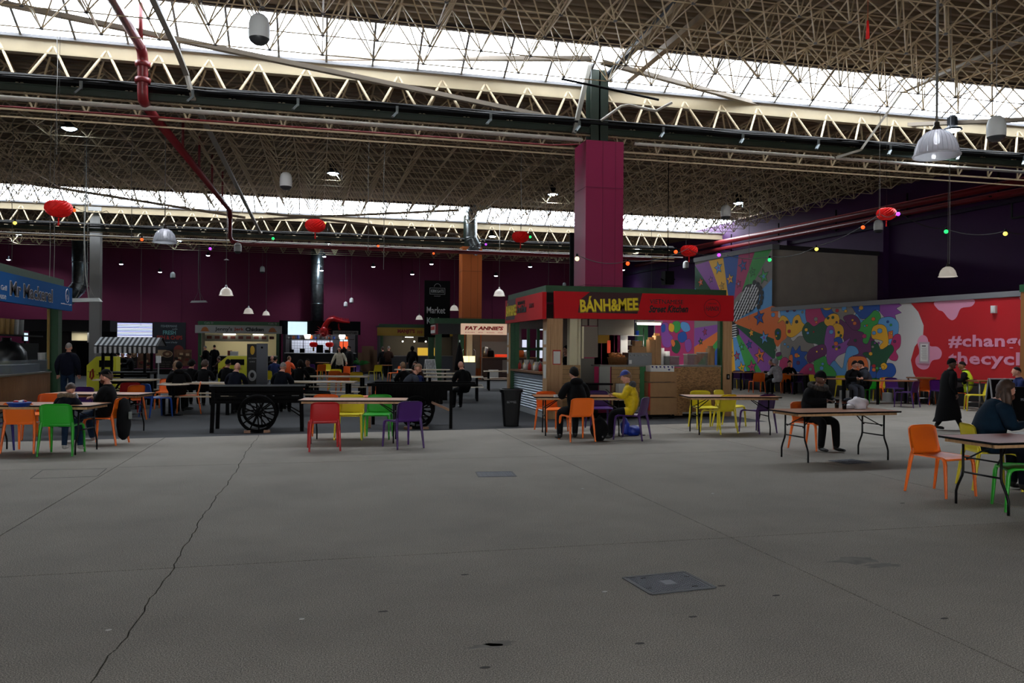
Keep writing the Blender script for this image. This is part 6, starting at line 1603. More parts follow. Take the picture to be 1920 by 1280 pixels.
chair('purple', 1700, 763, 28, 'purple chair with its back to us at the long mural table')
chair('yellow', 1712, 750, 120, 'yellow chair behind the purple one at the long mural table')
# tall chrome legged tables by the red wall
def make_bar(key):
    t = thing('chrome_table', 'x', 'table'); w_ = key
    b = mb(BROWNW); b.box(-w_ / 2, w_ / 2, -.32, .32, .80, .84, bev=.01); b.build('tabletop', t)
    for x in (-1, 1):
        for y in (-1, 1): b = mb(CHROME); b.tube([(x * (w_ / 2 - .05), y * .27, 0), (x * (w_ / 2 - .05), y * .27, .8)], .022, 8); b.build('leg', t)
    for y in (-.27, .27): b = mb(CHROME); b.tube([(-w_ / 2 + .05, y, .2), (w_ / 2 - .05, y, .2)], .018, 8); b.build('foot_rail', t)
    return t
BR = Kind(make_bar)
BR.put(.62, Vector((*offwall(G(1738, 757), .5).xy, 0)), math.radians(-8), 'chrome legged table left of the walking woman')
BR.put(.7, Vector((*G(1844, 768).xy, 0)), math.radians(-10), 'chrome legged table between the yellow chair and the blackboard')
chair('purple', 1728, 752, 175, 'purple chair behind the chrome legged table')
chair('orange', 1748, 757, 120, 'orange chair just left of the walking woman')
CVIS = G(1816, 766)
chair('yellow', 1830, 770, 55, 'yellow chair behind the person in the yellow safety vest')
chair('orange', 1852, 760, 175, 'orange chair behind the chrome table near the blackboard')
chair('purple', 1843, 758, 175, 'purple chair behind the chrome table near the blackboard')
# blackboard sign
p = G(1877, 778)
aframe('white framed black pavement board near the right edge', Vector((p.x, p.y, 0)), math.radians(-12), .68, .98, BLACK, mat('silver_frame', (.66, .67, .68), .4), None)
bd = bpy.data.objects['pavement_sign.001']
bb = mb(mat('faint_print', (.35, .36, .37), .6)); bb.tube([(.06 * math.cos(i * PI / 6), -.30, .84 + .05 * math.sin(i * PI / 6)) for i in range(7)], .006, 4); bb.build('crest', bd)
p = G(1912, 800)
bd2 = aframe('small black market board beside the long haired man', Vector((p.x, p.y, 0)), math.radians(-12), .5, .9, BLACK, BLACK)
text('MARKET', MATS['faint_print'], 1, face_m((0, -.25, .62), (1, 0, 0)), 'lettering', bd2, fit=.3, fith=.06, bold=.02)
# ---- market barrows
def wheel(parent, c, R_, name='wheel', n=12):
    e = mb(BLACKW); 
    e.tube([(c[0] + (R_ - .028) * math.cos(i * PI / 18), c[1], c[2] + (R_ - .028) * math.sin(i * PI / 18)) for i in range(36)], .03, 6, closed=True)
    w_ = e.build(name, parent)
    h_ = mb(BLACKW); h_.tube([(c[0], c[1] - .09, c[2]), (c[0], c[1] + .09, c[2])], .055, 12); h_.build('hub', w_)
    for i in range(n):
        a = 2 * PI * i / n + .1; s = mb(BLACKW); s.bar((c[0] + .05 * math.cos(a), c[1], c[2] + .05 * math.sin(a)), (c[0] + (R_ - .04) * math.cos(a), c[1], c[2] + (R_ - .04) * math.sin(a)), .026); s.build('spoke', w_)
    return w_
c1 = thing('market_barrow', 'black wooden market barrow with a spoked wheel left of the folding table', 'barrow', (0, 0, 0))
pL = G(397, 811); pR = G(566, 808); mid = (pL + pR) / 2; ang = math.atan2((pR - pL).y, (pR - pL).x); c1.location = mid; c1.rotation_euler = (0, 0, ang)
hw = (pR - pL).length / 2; zt1 = .86
q = mb(BLACKW); q.box(-hw - .05, hw + .06, -.03, .85, zt1 - .02, zt1 + .02); q.build('barrow_top', c1)
for k in range(4): q = mb(BLACKW); q.box(-hw + .0, hw + .02, .0 - .02, .0, zt1 - .08 - k * .075, zt1 - .02 - k * .075); q.build('side_board', c1)
for k in range(3): q = mb(BLACKW); q.box(-hw + .0, hw + .02, .80, .82, zt1 - .1 - k * .1, zt1 - .02 - k * .1); q.build('side_board', c1)
q = mb(BLACKW); q.box(-hw, -hw + .02, 0, .8, zt1 - .32, zt1 - .02); q.box(hw, hw + .02, 0, .8, zt1 - .32, zt1 - .02); q.build('end_board', c1)
for x, y in ((-hw, 0), (hw, 0), (-hw + .02, .78), (hw, .78)): q = mb(BLACKW); q.bar((x * 1.0, y, 0), (x * .97, y, zt1), .07); q.build('leg', c1)
wx = (482 - 397) / (566 - 397) * 2 * hw - hw
for y in (-.12, .9): wheel(c1, (wx, y, .365), .365)
q = mb(BLACKW); q.tube([(wx, -.15, .365), (wx, .93, .365)], .03, 8); q.build('axle', c1)
for k in (0, .07): q = mb(BLACKW); q.tube([(wx + .42 + k, -.02, zt1 - .3), (hw - .03, -.02, .30 + k)], .012, 6); q.build('stay_rod', c1)
q = mb(BLACKW); q.tube([(hw, .1, zt1 - .1), (hw + .55, .1, zt1 - .14)], .022, 8); q.tube([(hw, .7, zt1 - .1), (hw + .55, .7, zt1 - .14)], .022, 8); q.build('handle', c1)
for x in (-.18, .18): q = mb(BROWNW); q.prism([(wx + x - .06, 0), (wx + x + .06, 0), (wx + x + (.06 if x > 0 else -.06), .06)], -.18, -.08, Matrix.Rotation(PI / 2, 4, 'X')); 
ch_ = mb(BROWNW); ch_.box(wx - .24, wx - .12, -.2, -.05, 0, .05); ch_.box(wx + .12, wx + .24, -.2, -.05, 0, .05); ch_.build('wheel_chock', c1)
# second barrow: trough sided
c2 = thing('market_barrow', 'black trough sided market barrow behind the purple chair', 'barrow')
pR = G(847, 803); pL = G(690, 803); ang = math.atan2((pR - pL).y, (pR - pL).x); c2.location = (pL + pR) / 2; c2.rotation_euler = (0, 0, ang); hw = (pR - pL).length / 2
zt2 = .90
q = mb(BLACKW); q.box(-hw - .02, hw + .5, -.04, .0, zt2 - .04, zt2 + .02); q.box(-hw - .02, hw + .5, .85, .89, zt2 - .04, zt2 + .02); q.box(-hw - .02, -hw + .05, 0, .85, zt2 - .04, zt2 + .02); q.build('top_rail', c2)
M_ = Matrix.Rotation(PI / 2, 4, 'X')
nb_ = 22
for k in range(nb_):
    x0 = -hw + .08 + k * (2 * hw - .12) / nb_; x1 = x0 + (2 * hw - .12) / nb_ - .006
    f0 = min(1, max(0, (x0 + hw) / .32)); f1 = min(1, (hw - x1) / .2)
    zl = zt2 - .04 - .38 * min(f0, max(0.05, f1))
    q = mb(BLACKW); q.box(x0, x1, -.015 + .1 * 0, .005, zl, zt2 - .03); q.build('stave', c2)
q = mb(BLACKW); q.box(-hw + .3, hw - .25, 0, .85, zt2 - .42, zt2 - .39); q.build('barrow_floor', c2)
q = mb(BLACKW); q.box(-hw + .1, hw - .1, .83, .85, zt2 - .38, zt2 - .03); q.build('side_board', c2)
q = mb(BLACKW); q.bar((hw - .02, -.02, 0), (hw - .02, -.02, zt2), .065); q.build('leg', c2); q = mb(BROWNW); q.bar((-hw + .02, .1, 0), (-hw + .02, .1, zt2 - .04), .055); q.build('leg', c2)
q = mb(BLACKW); q.bar((hw - .02, .85, 0), (hw - .02, .85, zt2), .065); q.build('leg', c2); q = mb(BLACKW); q.bar((-hw + .02, .85, 0), (-hw + .02, .85, zt2), .065); q.build('leg', c2)
q = mb(BROWNW); q.bar((hw - .05, -.02, .38), (hw - .42, -.02, zt2 - .36), .05); q.build('brace', c2)
wx = (782 - 690) / (847 - 690) * 2 * hw - hw
for y in (-.1, .95): wheel(c2, (wx, y, .34), .34, n=14)
q = mb(BLACKW); q.tube([(wx, -.13, .34), (wx, .98, .34)], .03, 8); q.build('axle', c2)
q = mb(BROWNW); q.box(wx - .26, wx - .1, -.16, -.04, 0, .05); q.box(wx + .12, wx + .24, -.16, -.04, 0, .05); q.build('wheel_chock', c2)
# striped awning cart
sv = 24.0
a = ONV(186, 640, sv); c = ONV(290, 640, sv); cw = c.x - a.x
st = thing('striped_cart', 'black cart with a black and white striped awning roof', 'cart', (a.x, sv, 0))
zr = ONV(240, 632, sv + .5).z; ze = ONV(240, 648, sv - .1).z; zp = ONV(240, 699, sv).z
for x in (.1, cw - .25):
    for y in (.0, .95): q = mb(BLACKW); q.bar((x, y, zp if y < .5 else zp), (x, y, ze + .02), .07); q.build('post', st)
q = mb(BLACKW); q.box(0, cw - .1, -.05, 1.0, zp - .03, zp + .02); q.build('cart_top', st)
for k in range(3): q = mb(BLACKW); q.box(.02, cw - .12, -.03, 0, zp - .12 - k * .09, zp - .045 - k * .09); q.build('side_board', st)
for x in (.05, cw - .15):
    for y in (0, .95): q = mb(BLACKW); q.bar((x, y, 0), (x, y, zp - .02), .07); q.build('leg', st)
wheel(st, (cw * .55, -.12, .36), .36); wheel(st, (cw * .55, 1.07, .36), .36)
q = mb(BLACKW); q.tube([(cw * .55, -.14, .36), (cw * .55, 1.1, .36)], .03, 6); q.build('axle', st)
SB = mat('stripe_black', (.06, .06, .07), .7); SW_ = mat('stripe_white', (.72, .73, .74), .7)
ns = 26; x0 = -.08; x1 = cw + .12; dx = (x1 - x0) / ns
rd = ze - .15
for k in range(ns):
    q = mb(SB if k % 2 else SW_); u0 = x0 + k * dx; u1 = u0 + dx
    q.add([(u0, -.2, ze), (u1, -.2, ze), (u1, .48, zr), (u0, .48, zr), (u0, 1.16, ze), (u1, 1.16, ze), (u0, -.2, ze - .19), (u1, -.2, ze - .19), ((u0 + u1) / 2, -.2, ze - .215)], [(0, 1, 2, 3), (3, 2, 5, 4), (6, 8, 7, 1, 0)])
    q.build('awning_stripe', st)
q = mb(SB); q.add([(x0 + .03, -.18, ze), (x0 + .03, .48, zr - .02), (x0 + .03, 1.14, ze)], [(0, 1, 2)]); q.add([(x1 - .03, -.18, ze), (x1 - .03, .48, zr - .02), (x1 - .03, 1.14, ze)], [(0, 1, 2)]); q.build('gable', st)
q = mb(mat('awning_frame', (.05, .05, .05), .6)); q.bar((x0, -.2, ze - .01), (x1, -.2, ze - .01), .03); q.bar((x0, 1.16, ze - .01), (x1, 1.16, ze - .01), .03); q.bar((x0, .48, zr - .02), (x1, .48, zr - .02), .03); q.build('awning_frame', st)
o = put('hand_gel_dispenser', 'white gel dispenser on a thin stand right of the striped cart', 'dispenser', lambda: mb(WHITE).box(-.08, .08, -.06, .06, 1.05, 1.3, bev=.02).use(GREYP).box(-.02, .02, -.02, .02, 0, 1.05).box(-.15, .15, -.15, .15, 0, .02), (ONV(297, 680, 30).x, 30, 0))
# ---- picnic tables
def make_picnic(L):
    t = thing('picnic_table', 'x', 'table')
    for k in range(5): y = -.35 + k * .142; q = mb(BENCHW); q.box(-L / 2, L / 2, y, y + .134, .715, .75); q.build('top_plank', t)
    for s in (-1, 1):
        for k in range(2): y = s * .68 - .14 + k * .142; q = mb(BENCHW); q.box(-L / 2, L / 2, y, y + .134, .425, .45); q.build('bench_plank', t)
    for x in (-L / 2 + .2, L / 2 - .2):
        q = mb(BLACK); q.box(x - .03, x + .03, -.34, .34, .67, .715); q.box(x - .03, x + .03, -.8, .8, .38, .425); q.build('cross_beam', t)
        for y in (-.27, .27, -.72, .72): q = mb(BLACK); q.bar((x, y, 0), (x, y, .715 if abs(y) < .5 else .4), .07); q.build('leg', t)
    return t
PC = Kind(make_picnic)
def picnic(px, py, L, rz, label): p = G(px, py, .75); return PC.put(L, Vector((p.x, p.y, 0)), math.radians(rz), label, 'picnic tables on the dark floor')
picnic(634, 704.5, 1.9, -10, 'picnic table behind the yellow folding table chair, further one')
picnic(592, 714.5, 2.1, -10, 'picnic table where the man in the navy polo sits')
picnic(385, 716.5, 1.9, -10, 'picnic table where the bald man in a dark suit sits')
picnic(238, 710.5, 1.5, -10, 'picnic table just behind the head of the man in the black cap')
picnic(792, 692, 2.3, -10, 'picnic table furthest back in front of the curry stall')
picnic(828, 699, 1.6, -10, 'picnic table in the second row before the burger kiosk')
picnic(850, 705, 1.9, -10, 'picnic table where the elderly man in black leans')
picnic(937, 695, 1.3, -10, 'picnic table beside the burger counter')
picnic(330, 722, .9, -10, 'short picnic bench set beyond the round table') if False else None
# ---- chairs and tables further back (their feet are hidden, so they are placed by their top edges)
gfar = 'chairs scattered in front of the noodle stall'
for key, px, yt, rz, lab in (
    ('orange', 600, 682.5, 20, 'small orange chair in front of the noodle stall counter'), ('yellow', 611, 682, 170, 'small yellow chair by the noodle stall counter'),
    ('purple', 590, 682, -40, 'small purple chair left of the small orange one before the noodle stall'), ('orange', 646, 686.5, 170, 'orange chair in the gap behind the woman in the cream coat'),
    ('yellow', 629, 692, 175, 'yellow chair laid out before the woman in the cream coat'), ('orange', 627, 694.5, 0, 'orange chair left of centre behind the further picnic table'),
    ('orange', 643, 698, 0, 'orange chair right behind the further picnic table'), ('yellow', 668, 696.5, 0, 'yellow chair at the right end behind the further picnic table'),
    ('purple', 663, 684, 150, 'purple chair beyond the right end of the further picnic table'), ('yellow', 704, 683.5, 30, 'yellow chair standing alone near the curry stall'),
    ('orange', 739, 685.5, 100, 'orange chair paired with the lone yellow chair near the curry stall'), ('yellow', 504, 694, -20, 'yellow chair left of the man in the navy polo'),
    ('orange', 551, 697, 60, 'orange chair right of the man in the navy polo'), ('blue', 499, 684, 20, 'blue chair left of the orange safety vest'),
    ('yellow', 214, 678, 10, 'yellow chair under the led screen')):
    chair_top(key, px, yt, rz, lab)
for px, py, lab, s in ((720, 711, 'dark square table between the lone yellow and orange chairs', .4), (605, 703, 'small table before the noodle stall counter', .35), (650, 716, 'small table among the orange chairs behind the picnic tables', .4)):
    squaret(px, py, -.2, lab, s=s)
# ================================================================== PEOPLE
def cmat(c, nm, rough=.9, bump=0): return mat(nm, c, rough, noise=.18, nscale=14, bump=bump, spec=.15)
TOPC = {'black': cmat((.045, .045, .052), 'cloth_black'), 'navy': cmat((.06, .07, .12), 'cloth_navy'), 'ink navy': cmat((.045, .06, .10), 'cloth_ink_navy'), 'slate': cmat((.20, .21, .24), 'cloth_slate'),
        'yellow': cmat((.80, .68, .10), 'cloth_yellow', .45), 'white': cmat((.62, .62, .64), 'cloth_pale_grey'), 'cream': cmat((.72, .68, .60), 'cloth_cream'), 'teal': cmat((.05, .13, .19), 'cloth_teal'),
        'hiviz': mat('vest_yellow', (.75, .85, .10), .6), 'orangeviz': mat('vest_orange', (.98, .38, .15), .6, emis=(1, .35, .12), estr=.0), 'brown': cmat((.22, .15, .12), 'cloth_brown'), 'blue': cmat((.12, .16, .32), 'cloth_blue'),
        'jeans': cmat((.10, .16, .24), 'denim_blue'), 'greyt': cmat((.27, .27, .28), 'cloth_grey'), 'purple': cmat((.22, .10, .25), 'cloth_plum')}
SHOE = {'black': mat('shoe_black', (.05, .05, .05), .4), 'pale': mat('shoe_pale', (.62, .6, .58), .5)}
HAIR = {'dark': mat('hair_dark', (.07, .055, .045), .8, spec=.15, noise=.3, nscale=30), 'brown': mat('hair_brown', (.24, .16, .11), .6, noise=.3, nscale=30), 'grey': mat('hair_grey', (.50, .48, .46), .6, noise=.25, nscale=30), 'fair': mat('hair_fair', (.45, .33, .22), .6, noise=.3, nscale=30)}
EYEW = mat('eye_white', (.8, .8, .78), .3); EYED = mat('eye_dark', (.08, .05, .04), .3); LIPM = mat('lip_tone', (.52, .26, .24), .5); BEARD = mat('beard_brown', (.36, .19, .11), .8, noise=.3, nscale=40)
SKINS = {'light': SKIN1, 'brown': SKIN2, 'tan': mat('tan_skin', (.62, .42, .32), .55)}
def skin_mesh(joints, edges, root):
    me = bpy.data.meshes.new('sk'); me.from_pydata([j[0] for j in joints], edges, [])
    o = bpy.data.objects.new('sk', me); COL.objects.link(o)
    o.modifiers.new('s', 'SKIN'); sd = o.modifiers.new('u', 'SUBSURF'); sd.levels = 1; sd.render_levels = 1
    if not me.skin_vertices: 
        me.attributes.new  # layer is made by the modifier below when missing
    lay = me.skin_vertices[0] if me.skin_vertices else None
    if lay is None:
        bm = bmesh.new(); bm.from_mesh(me); bm.verts.layers.skin.verify(); bm.to_mesh(me); bm.free(); lay = me.skin_vertices[0]
    for i, j in enumerate(joints): lay.data[i].radius = (j[1], j[2] if len(j) > 2 else j[1]); lay.data[i].use_root = (i == root)
    dg = bpy.context.evaluated_depsgraph_get(); dg.update()
    r = bpy.data.meshes.new_from_object(o.evaluated_get(dg)); bpy.data.objects.remove(o); bpy.data.meshes.remove(me)
    return r
def seg_d(p, a, b):
    ab = b - a; t = max(0, min(1, (p - a).dot(ab) / ab.length_squared)); return (p - a - ab * t).length
def person(label, loc, rz, pose='sit', top='black', legs='black', skin='light', hair='dark', shoe='black', s=.94, lean=.05, side=0.0, yaw=0, pitch=0, arms='table', head='hair', bulk=1.0,
           lg=None, ar=None, group=None, beard=False, face=True, z0=0.0, hands=True, slv=None):
    SK = SKINS[skin]; J = {}
    st = pose != 'sit'
    if not st:
        base = dict(pel=(0, -.03, .555), bel=(side * .3, -.04 + lean * .3, .72), che=(side * .7, -.03 + lean * .7, .91), nb=(side, lean, 1.05), nk=(side * 1.1, lean * 1.15 + .015, 1.115), hd=(side * 1.2, lean * 1.3 + .045, 1.215))
        shz = 1.0; kn = [(-.11, .38, .52), (.11, .38, .52)]; an = [(-.11, .40, .085), (.11, .40, .085)]
        if lg: kn, an = lg
    else:
        base = dict(pel=(0, 0, .93), bel=(side * .3, lean * .3, 1.09), che=(side * .7, lean * .7, 1.27), nb=(side, lean, 1.43), nk=(side, lean * 1.1 + .01, 1.495), hd=(side * 1.1, lean * 1.25 + .03, 1.60))
        shz = 1.38; kn = [(-.10, .02, .50), (.10, .03, .50)]; an = [(-.11, -.02, .085), (.11, 0, .085)]
        if pose == 'walk': kn = [(-.09, .16, .5), (.09, -.05, .5)]; an = [(-.09, .36, .085), (.08, -.30, .125)]
        if lg: kn, an = lg
    if not st:
        if arms == 'table': el = [(-.27 + side, .08 + lean * .5, .79), (.27 + side, .08 + lean * .5, .79)]; wr = [(-.10, .33 + lean * .5, .82), (.10, .33 + lean * .5, .82)]
        elif arms == 'lap': el = [(-.26, 0, .78), (.26, 0, .78)]; wr = [(-.13, .22, .66), (.13, .22, .66)]
        elif arms == 'crossed': el = [(-.25, .04, .80), (.25, .04, .80)]; wr = [(.07, .21, .88), (-.07, .19, .85)]
        elif arms == 'up': el = [(-.27, .12, .80), (.27, .12, .80)]; wr = [(-.07, .20, 1.03), (.08, .30, .83)]
    else:
        if arms in ('table', 'down'): el = [(-.25, -.03, 1.13), (.25, -.03, 1.13)]; wr = [(-.26, .07, .90), (.26, .07, .90)]
        elif arms == 'front': el = [(-.24, 0, 1.13), (.24, 0, 1.13)]; wr = [(-.10, .24, 1.12), (.10, .24, 1.12)]
        elif arms == 'out': el = [(-.28, .05, 1.14), (.28, .05, 1.14)]; wr = [(-.36, .22, 1.02), (.34, .18, .95)]
        elif arms == 'up': el = [(-.25, .02, 1.13), (.25, -.03, 1.13)]; wr = [(-.10, .2, 1.3), (.26, .07, .90)]
    if ar: el, wr = ar
    k = bulk * 1.12
    joints = []; names = []
    def add(nm, p, r, r2=None): joints.append((Vector(p), r, r2 or r)); names.append(nm); return len(joints) - 1
    pel = add('pel', base['pel'], .135 * k); bel = add('bel', base['bel'], .145 * k); che = add('che', base['che'], .155 * k)
    nb = add('nb', base['nb'], .085); nk = add('nk', base['nk'], .058); hc = add('hd', Vector(base['nk']).lerp(Vector(base['hd']), .6), .055)
    E = [(pel, bel), (bel, che), (che, nb), (nb, nk), (nk, hc)]; seg = [(pel, bel, 't'), (bel, che, 't'), (che, nb, 't'), (nb, nk, 'n'), (nk, hc, 's')]
    wrists = []
    for q in (0, 1):
        sg = -1 if q == 0 else 1
        sh = add('sh', (base['che'][0] + sg * .17, base['nb'][1] * .95 - .0, shz), .075 * k)
        sh0 = add('sh0', (base['che'][0] + sg * .10, base['nb'][1] * .9, shz - .02), .095 * k)
        e = add('el', el[q], .062 * k); w_ = add('wr', wr[q], .042)
        fd = (Vector(wr[q]) - Vector(el[q])).normalized(); wrists.append((Vector(wr[q]), fd, sg))
        hp = add('pm', Vector(wr[q]) + fd * .05, .034, .026)
        E += [(che, sh0), (sh0, sh), (sh, e), (e, w_), (w_, hp)]; seg += [(che, sh, 't'), (sh, e, 'a'), (e, w_, 'a'), (w_, hp, 's')]
        hip = add('hip', (sg * .09, base['pel'][1] + (.06 if not st else 0), base['pel'][2] - (.01 if not st else .06)), .105)
        kk = add('kn', kn[q], .08); aa = add('an', an[q], .058)
        fdir = (Vector((0, 1, 0)) if pose != 'walk' else Vector((0, 1, -.15 if q else .1))).normalized()
        hl = add('heel', Vector(an[q]) + Vector((0, -.02, -.045)), .043); to = add('toe', Vector(an[q]) + fdir * .13 + Vector((sg * .015, 0, -.045)), .04, .03); te = add('toe2', Vector(an[q]) + fdir * .18 + Vector((sg * .018, 0, -.052)), .03, .024)
        E += [(pel, hip), (hip, kk), (kk, aa), (aa, hl), (hl, to), (to, te)]; seg += [(pel, hip, 'l'), (hip, kk, 'l'), (kk, aa, 'l'), (aa, hl, 'f'), (hl, to, 'f'), (to, te, 'f')]
    me = skin_mesh(joints, E, pel)
    B = MB(); mats_ = {'a': TOPC[slv or top], 't': TOPC[top], 'n': TOPC[top] if head in ('hood', 'furhood') else SK, 's': SK, 'l': TOPC[legs], 'f': SHOE[shoe]}
    pts = [Vector(v.co) for v in me.vertices]; base_i = len(B.v); B.v += [tuple(p) for p in pts]
    for f in me.polygons:
        c = f.center; best = min(seg, key=lambda t: seg_d(c, joints[t[0]][0], joints[t[1]][0]) / (1.0 if t[2] not in 'ta' else 1.12))
        kd = best[2]
        if kd in 'l' and not st and c.z > .50 and c.y < .12: kd = 't'
        if kd == 'l' and st and c.z > .86: kd = 't'
        if kd == 'n' and c.z < base['nb'][2] + .035: kd = 't'
        B.use(mats_[kd]); B.f.append(tuple(f.vertices)); B.mi.append(B.cur); B.sm.append(True)
    bpy.data.meshes.remove(me)
    # fingers
    B.use(SK)
    if hands:
        for w_, fd, sg in wrists:
            up_ = Vector((0, 0, 1)); sd = fd.cross(up_).normalized() if abs(fd.z) < .9 else Vector((1, 0, 0)); nrm = sd.cross(fd).normalized()
            for i, (o_, L) in enumerate(((-.024, .06), (-.008, .068), (.008, .064), (.023, .052))):
                a = w_ + fd * .065 + sd * o_; b_ = a + fd * L * .5 - nrm * .008; c = b_ + fd * L * .32 - nrm * .022; d = c + fd * L * .12 - nrm * .02
                B.tube([a - fd * .02, a, b_, c, d], [.0095, .0095, .009, .008, .006], 6)
            ts = sd * (-sg) 
            a = w_ + fd * .03 + ts * .02; B.tube([a, a + fd * .02 + ts * .022, a + fd * .045 + ts * .03 - nrm * .01, a + fd * .06 + ts * .026 - nrm * .02], [.012, .011, .009, .007], 6)
    # head
    hcen = Vector(base['hd']); Rm = Matrix.Rotation(math.radians(yaw), 4, 'Z') @ Matrix.Rotation(math.radians(pitch), 4, 'X'); HM = Matrix.Translation(hcen) @ Rm
    def hv(x, y, z): return HM @ Vector((x, y, z))
    n0 = len(B.v)
    def shape(d):
        kx = 1.0
        if d.z < -.1: kx = 1 - .28 * min(1, (-d.z - .1) / .9) ** 1.2 * (1 if d.y < .3 else .75)
        if d.y > .5 and -.1 < d.z < .25: kx *= .965
        return kx
    B.ball((0, 0, 0), (.074, .095, .116), 16, 12, shape)
    B.ball((0, .091, -.010), (.012, .017, .024), 8, 6)                # nose
    B.ball((0, .052, -.086), (.036, .030, .026), 8, 5)          # chin
    for sx in (-1, 1): B.ball((sx * .076, -.004, -.01), (.010, .022, .032), 8, 6)
    if face:
        for sx in (-1, 1):
            B.use(EYEW); B.ball((sx * .030, .079, .014), (.014, .009, .008), 8, 5); B.use(EYED); B.ball((sx * .030, .087, .014), (.006, .004, .006), 6, 4)
            B.use(HAIR[hair]); B.ball((sx * .031, .085, .036), (.019, .006, .005), 8, 4)
        B.use(LIPM); B.ball((0, .076, -.050), (.022, .010, .007), 8, 5)
    if beard:
        B.use(BEARD); B.ball((0, .045, -.072), (.062, .055, .048), 12, 8)
    for i in range(n0, len(B.v)): B.v[i] = tuple(HM @ Vector(B.v[i]))
    o = B.build('person', None, loc=Vector((loc.x, loc.y, z0)), rz=math.radians(rz)); o.scale = (s,) * 3
    tag(o, label, 'person', group)
    # hair / hats as children
    def cap_shell(mtl, r, zcut, name, front=.35, back=-.6, off=(0, -.012, .012), noise=.0):
        b = mb(mtl); nu, nv = 18, 10; vs = []; rr = random.Random(len(label))
        for i in range(nv + 1):
            for j in range(nu):
                ph = 2 * PI * j / nu; lim = PI * (zcut + (back if math.sin(ph) < 0 else -front) * abs(math.sin(ph)) ** 1.5)
                th = lim * i / nv; d = Vector((math.sin(th) * math.cos(ph), math.sin(th) * math.sin(ph), math.cos(th))); kx = 1 + noise * (math.sin(9 * ph + 5 * th) + math.sin(5 * ph - 11 * th) + rr.random() - .5) * .45
                vs.append(HM @ Vector((d.x * r[0] * kx + off[0], d.y * r[1] * kx + off[1], d.z * r[2] * kx + off[2])))
        n1 = len(vs)
        fs = [(i * nu + j, (i + 1) * nu + j, (i + 1) * nu + (j + 1) % nu, i * nu + (j + 1) % nu) for i in range(nv) for j in range(nu)]
        b.smooth = True; b.add(vs, fs); q = b.build(name, o); return q
    if head in ('hair', 'longhair', 'ponytail', 'cap', 'bluecap', 'curly', 'hairlongish'):
        if head != 'cap' and head != 'bluecap' or True:
            cap_shell(HAIR[hair], (.087, .109, .126) if head != 'curly' else (.105, .125, .135), .50, 'hair', front=.20, back=.20, noise=.09 if head != 'curly' else .2)
    if head == 'short': cap_shell(HAIR[hair], (.079, .100, .120), .42, 'hair', front=.14, back=.16, noise=.02)
    if head in ('longhair', 'hairlongish', 'ponytail'):
        L = {'longhair': .34, 'hairlongish': .15, 'ponytail': .22}[head]; b = mb(HAIR[hair])
        if head == 'ponytail': b.tube([hv(0, -.1, .03), hv(0, -.15, 0), hv(0, -.14, -L * .6), hv(0, -.12, -L)], [.02, .03, .03, .01], 8)
        else:
            for sx in (-1, -.5, 0, .5, 1): b.tube([hv(sx * .07, -.07 + .03 * abs(sx), .03), hv(sx * .085, -.085 + .06 * abs(sx), -.06), hv(sx * .09, -.075 + .06 * abs(sx), -.06 - L * .6), hv(sx * .085, -.06 + .06 * abs(sx), -.06 - L)], [.035, .04, .036, .015], 8)
        b.build('hair_lengths', o)
    if head == 'beanie': cap_shell(TOPC['black'] if top != 'teal' else TOPC['ink navy'], (.089, .110, .137), .44, 'beanie', front=.02, back=.12)
    if head in ('cap', 'bluecap'):
        cm_ = TOPC['black'] if head == 'cap' else mat('royal_blue_cap', (.10, .18, .50), .6)
        q = cap_shell(cm_, (.089, .112, .132), .42, 'cap', front=.0, back=.0, off=(0, -.004, .022)); b = mb(cm_)
        b.add([hv(.06 * math.cos(a) * 1.15, .08 + .085 * math.sin(a), .045 - .01 * math.sin(a)) for a in [i * PI / 8 for i in range(9)]] + [hv(.06 * math.cos(a) * 1.15, .08 + .085 * math.sin(a), .053 - .01 * math.sin(a)) for a in [i * PI / 8 for i in range(9)]], [tuple(range(8, -1, -1)), tuple(range(9, 18))] + [(i, i + 1, 10 + i, 9 + i) for i in range(8)]); b.build('cap_peak', o)
    if head in ('hood', 'furhood'):
        cap_shell(TOPC[top], (.105, .130, .140), .60, 'hood', front=.22, back=.20, off=(0, -.022, .005))
        if head == 'furhood':
            b = mb(mat('hood_fur', (.40, .33, .26), .9, noise=.4, nscale=40)); rr = random.Random(1)
            for i in range(26): a = i * 2 * PI / 26; b.ball(hv(.098 * math.cos(a), .055, .0 + .125 * math.sin(a)), .026 + .008 * rr.random(), 7, 5)
            b.build('fur_trim', o)
    if head == 'hoodback' or head in ('hair', 'bluecap') and top in ('black', 'yellow', 'slate') and bulk > 1.05:
        b = mb(TOPC['greyt'] if top == 'yellow' else TOPC[top]); c = Vector(base['nb']); b.ball(c + Vector((0, -.075, .03)), (.13, .075, .075), 12, 8); b.build('hood', o)
    return o
def at_chair(p): return Vector((p.x, p.y, 0))
# --- the near sitters
pm = person('person in a black padded jacket with their back to us at the kiosk table', at_chair(CMAN), 3, top='black', hair='dark', lean=.09, bulk=1.16, head='hair', pitch=-8, s=.98, lg=([(-.2, .34, .52), (.13, .38, .52)], [(-.25, .22, .085), (.10, .34, .085)]))
py_ = person('person in a bright yellow padded jacket and blue cap looking at a phone', at_chair(CYEL), 60, top='yellow', legs='black', hair='fair', head='bluecap', lean=.06, bulk=1.1, pitch=-14, s=.93, arms='up', ar=([(-.24, .12, .84), (.24, .12, .84)], [(-.06, .34, .88), (.06, .34, .86)]))
b = mb(BLACK); b.box(-.04, .04, -.005, .005, -.075, .075); ph = b.build('mobile_phone', None, loc=at_chair(CYEL) + Matrix.Rotation(math.radians(60), 3, 'Z') @ Vector((0, .42, .86)), rz=math.radians(60)); ph.rotation_euler[0] = -.9; tag(ph, 'dark phone held by the person in the yellow jacket', 'phone')
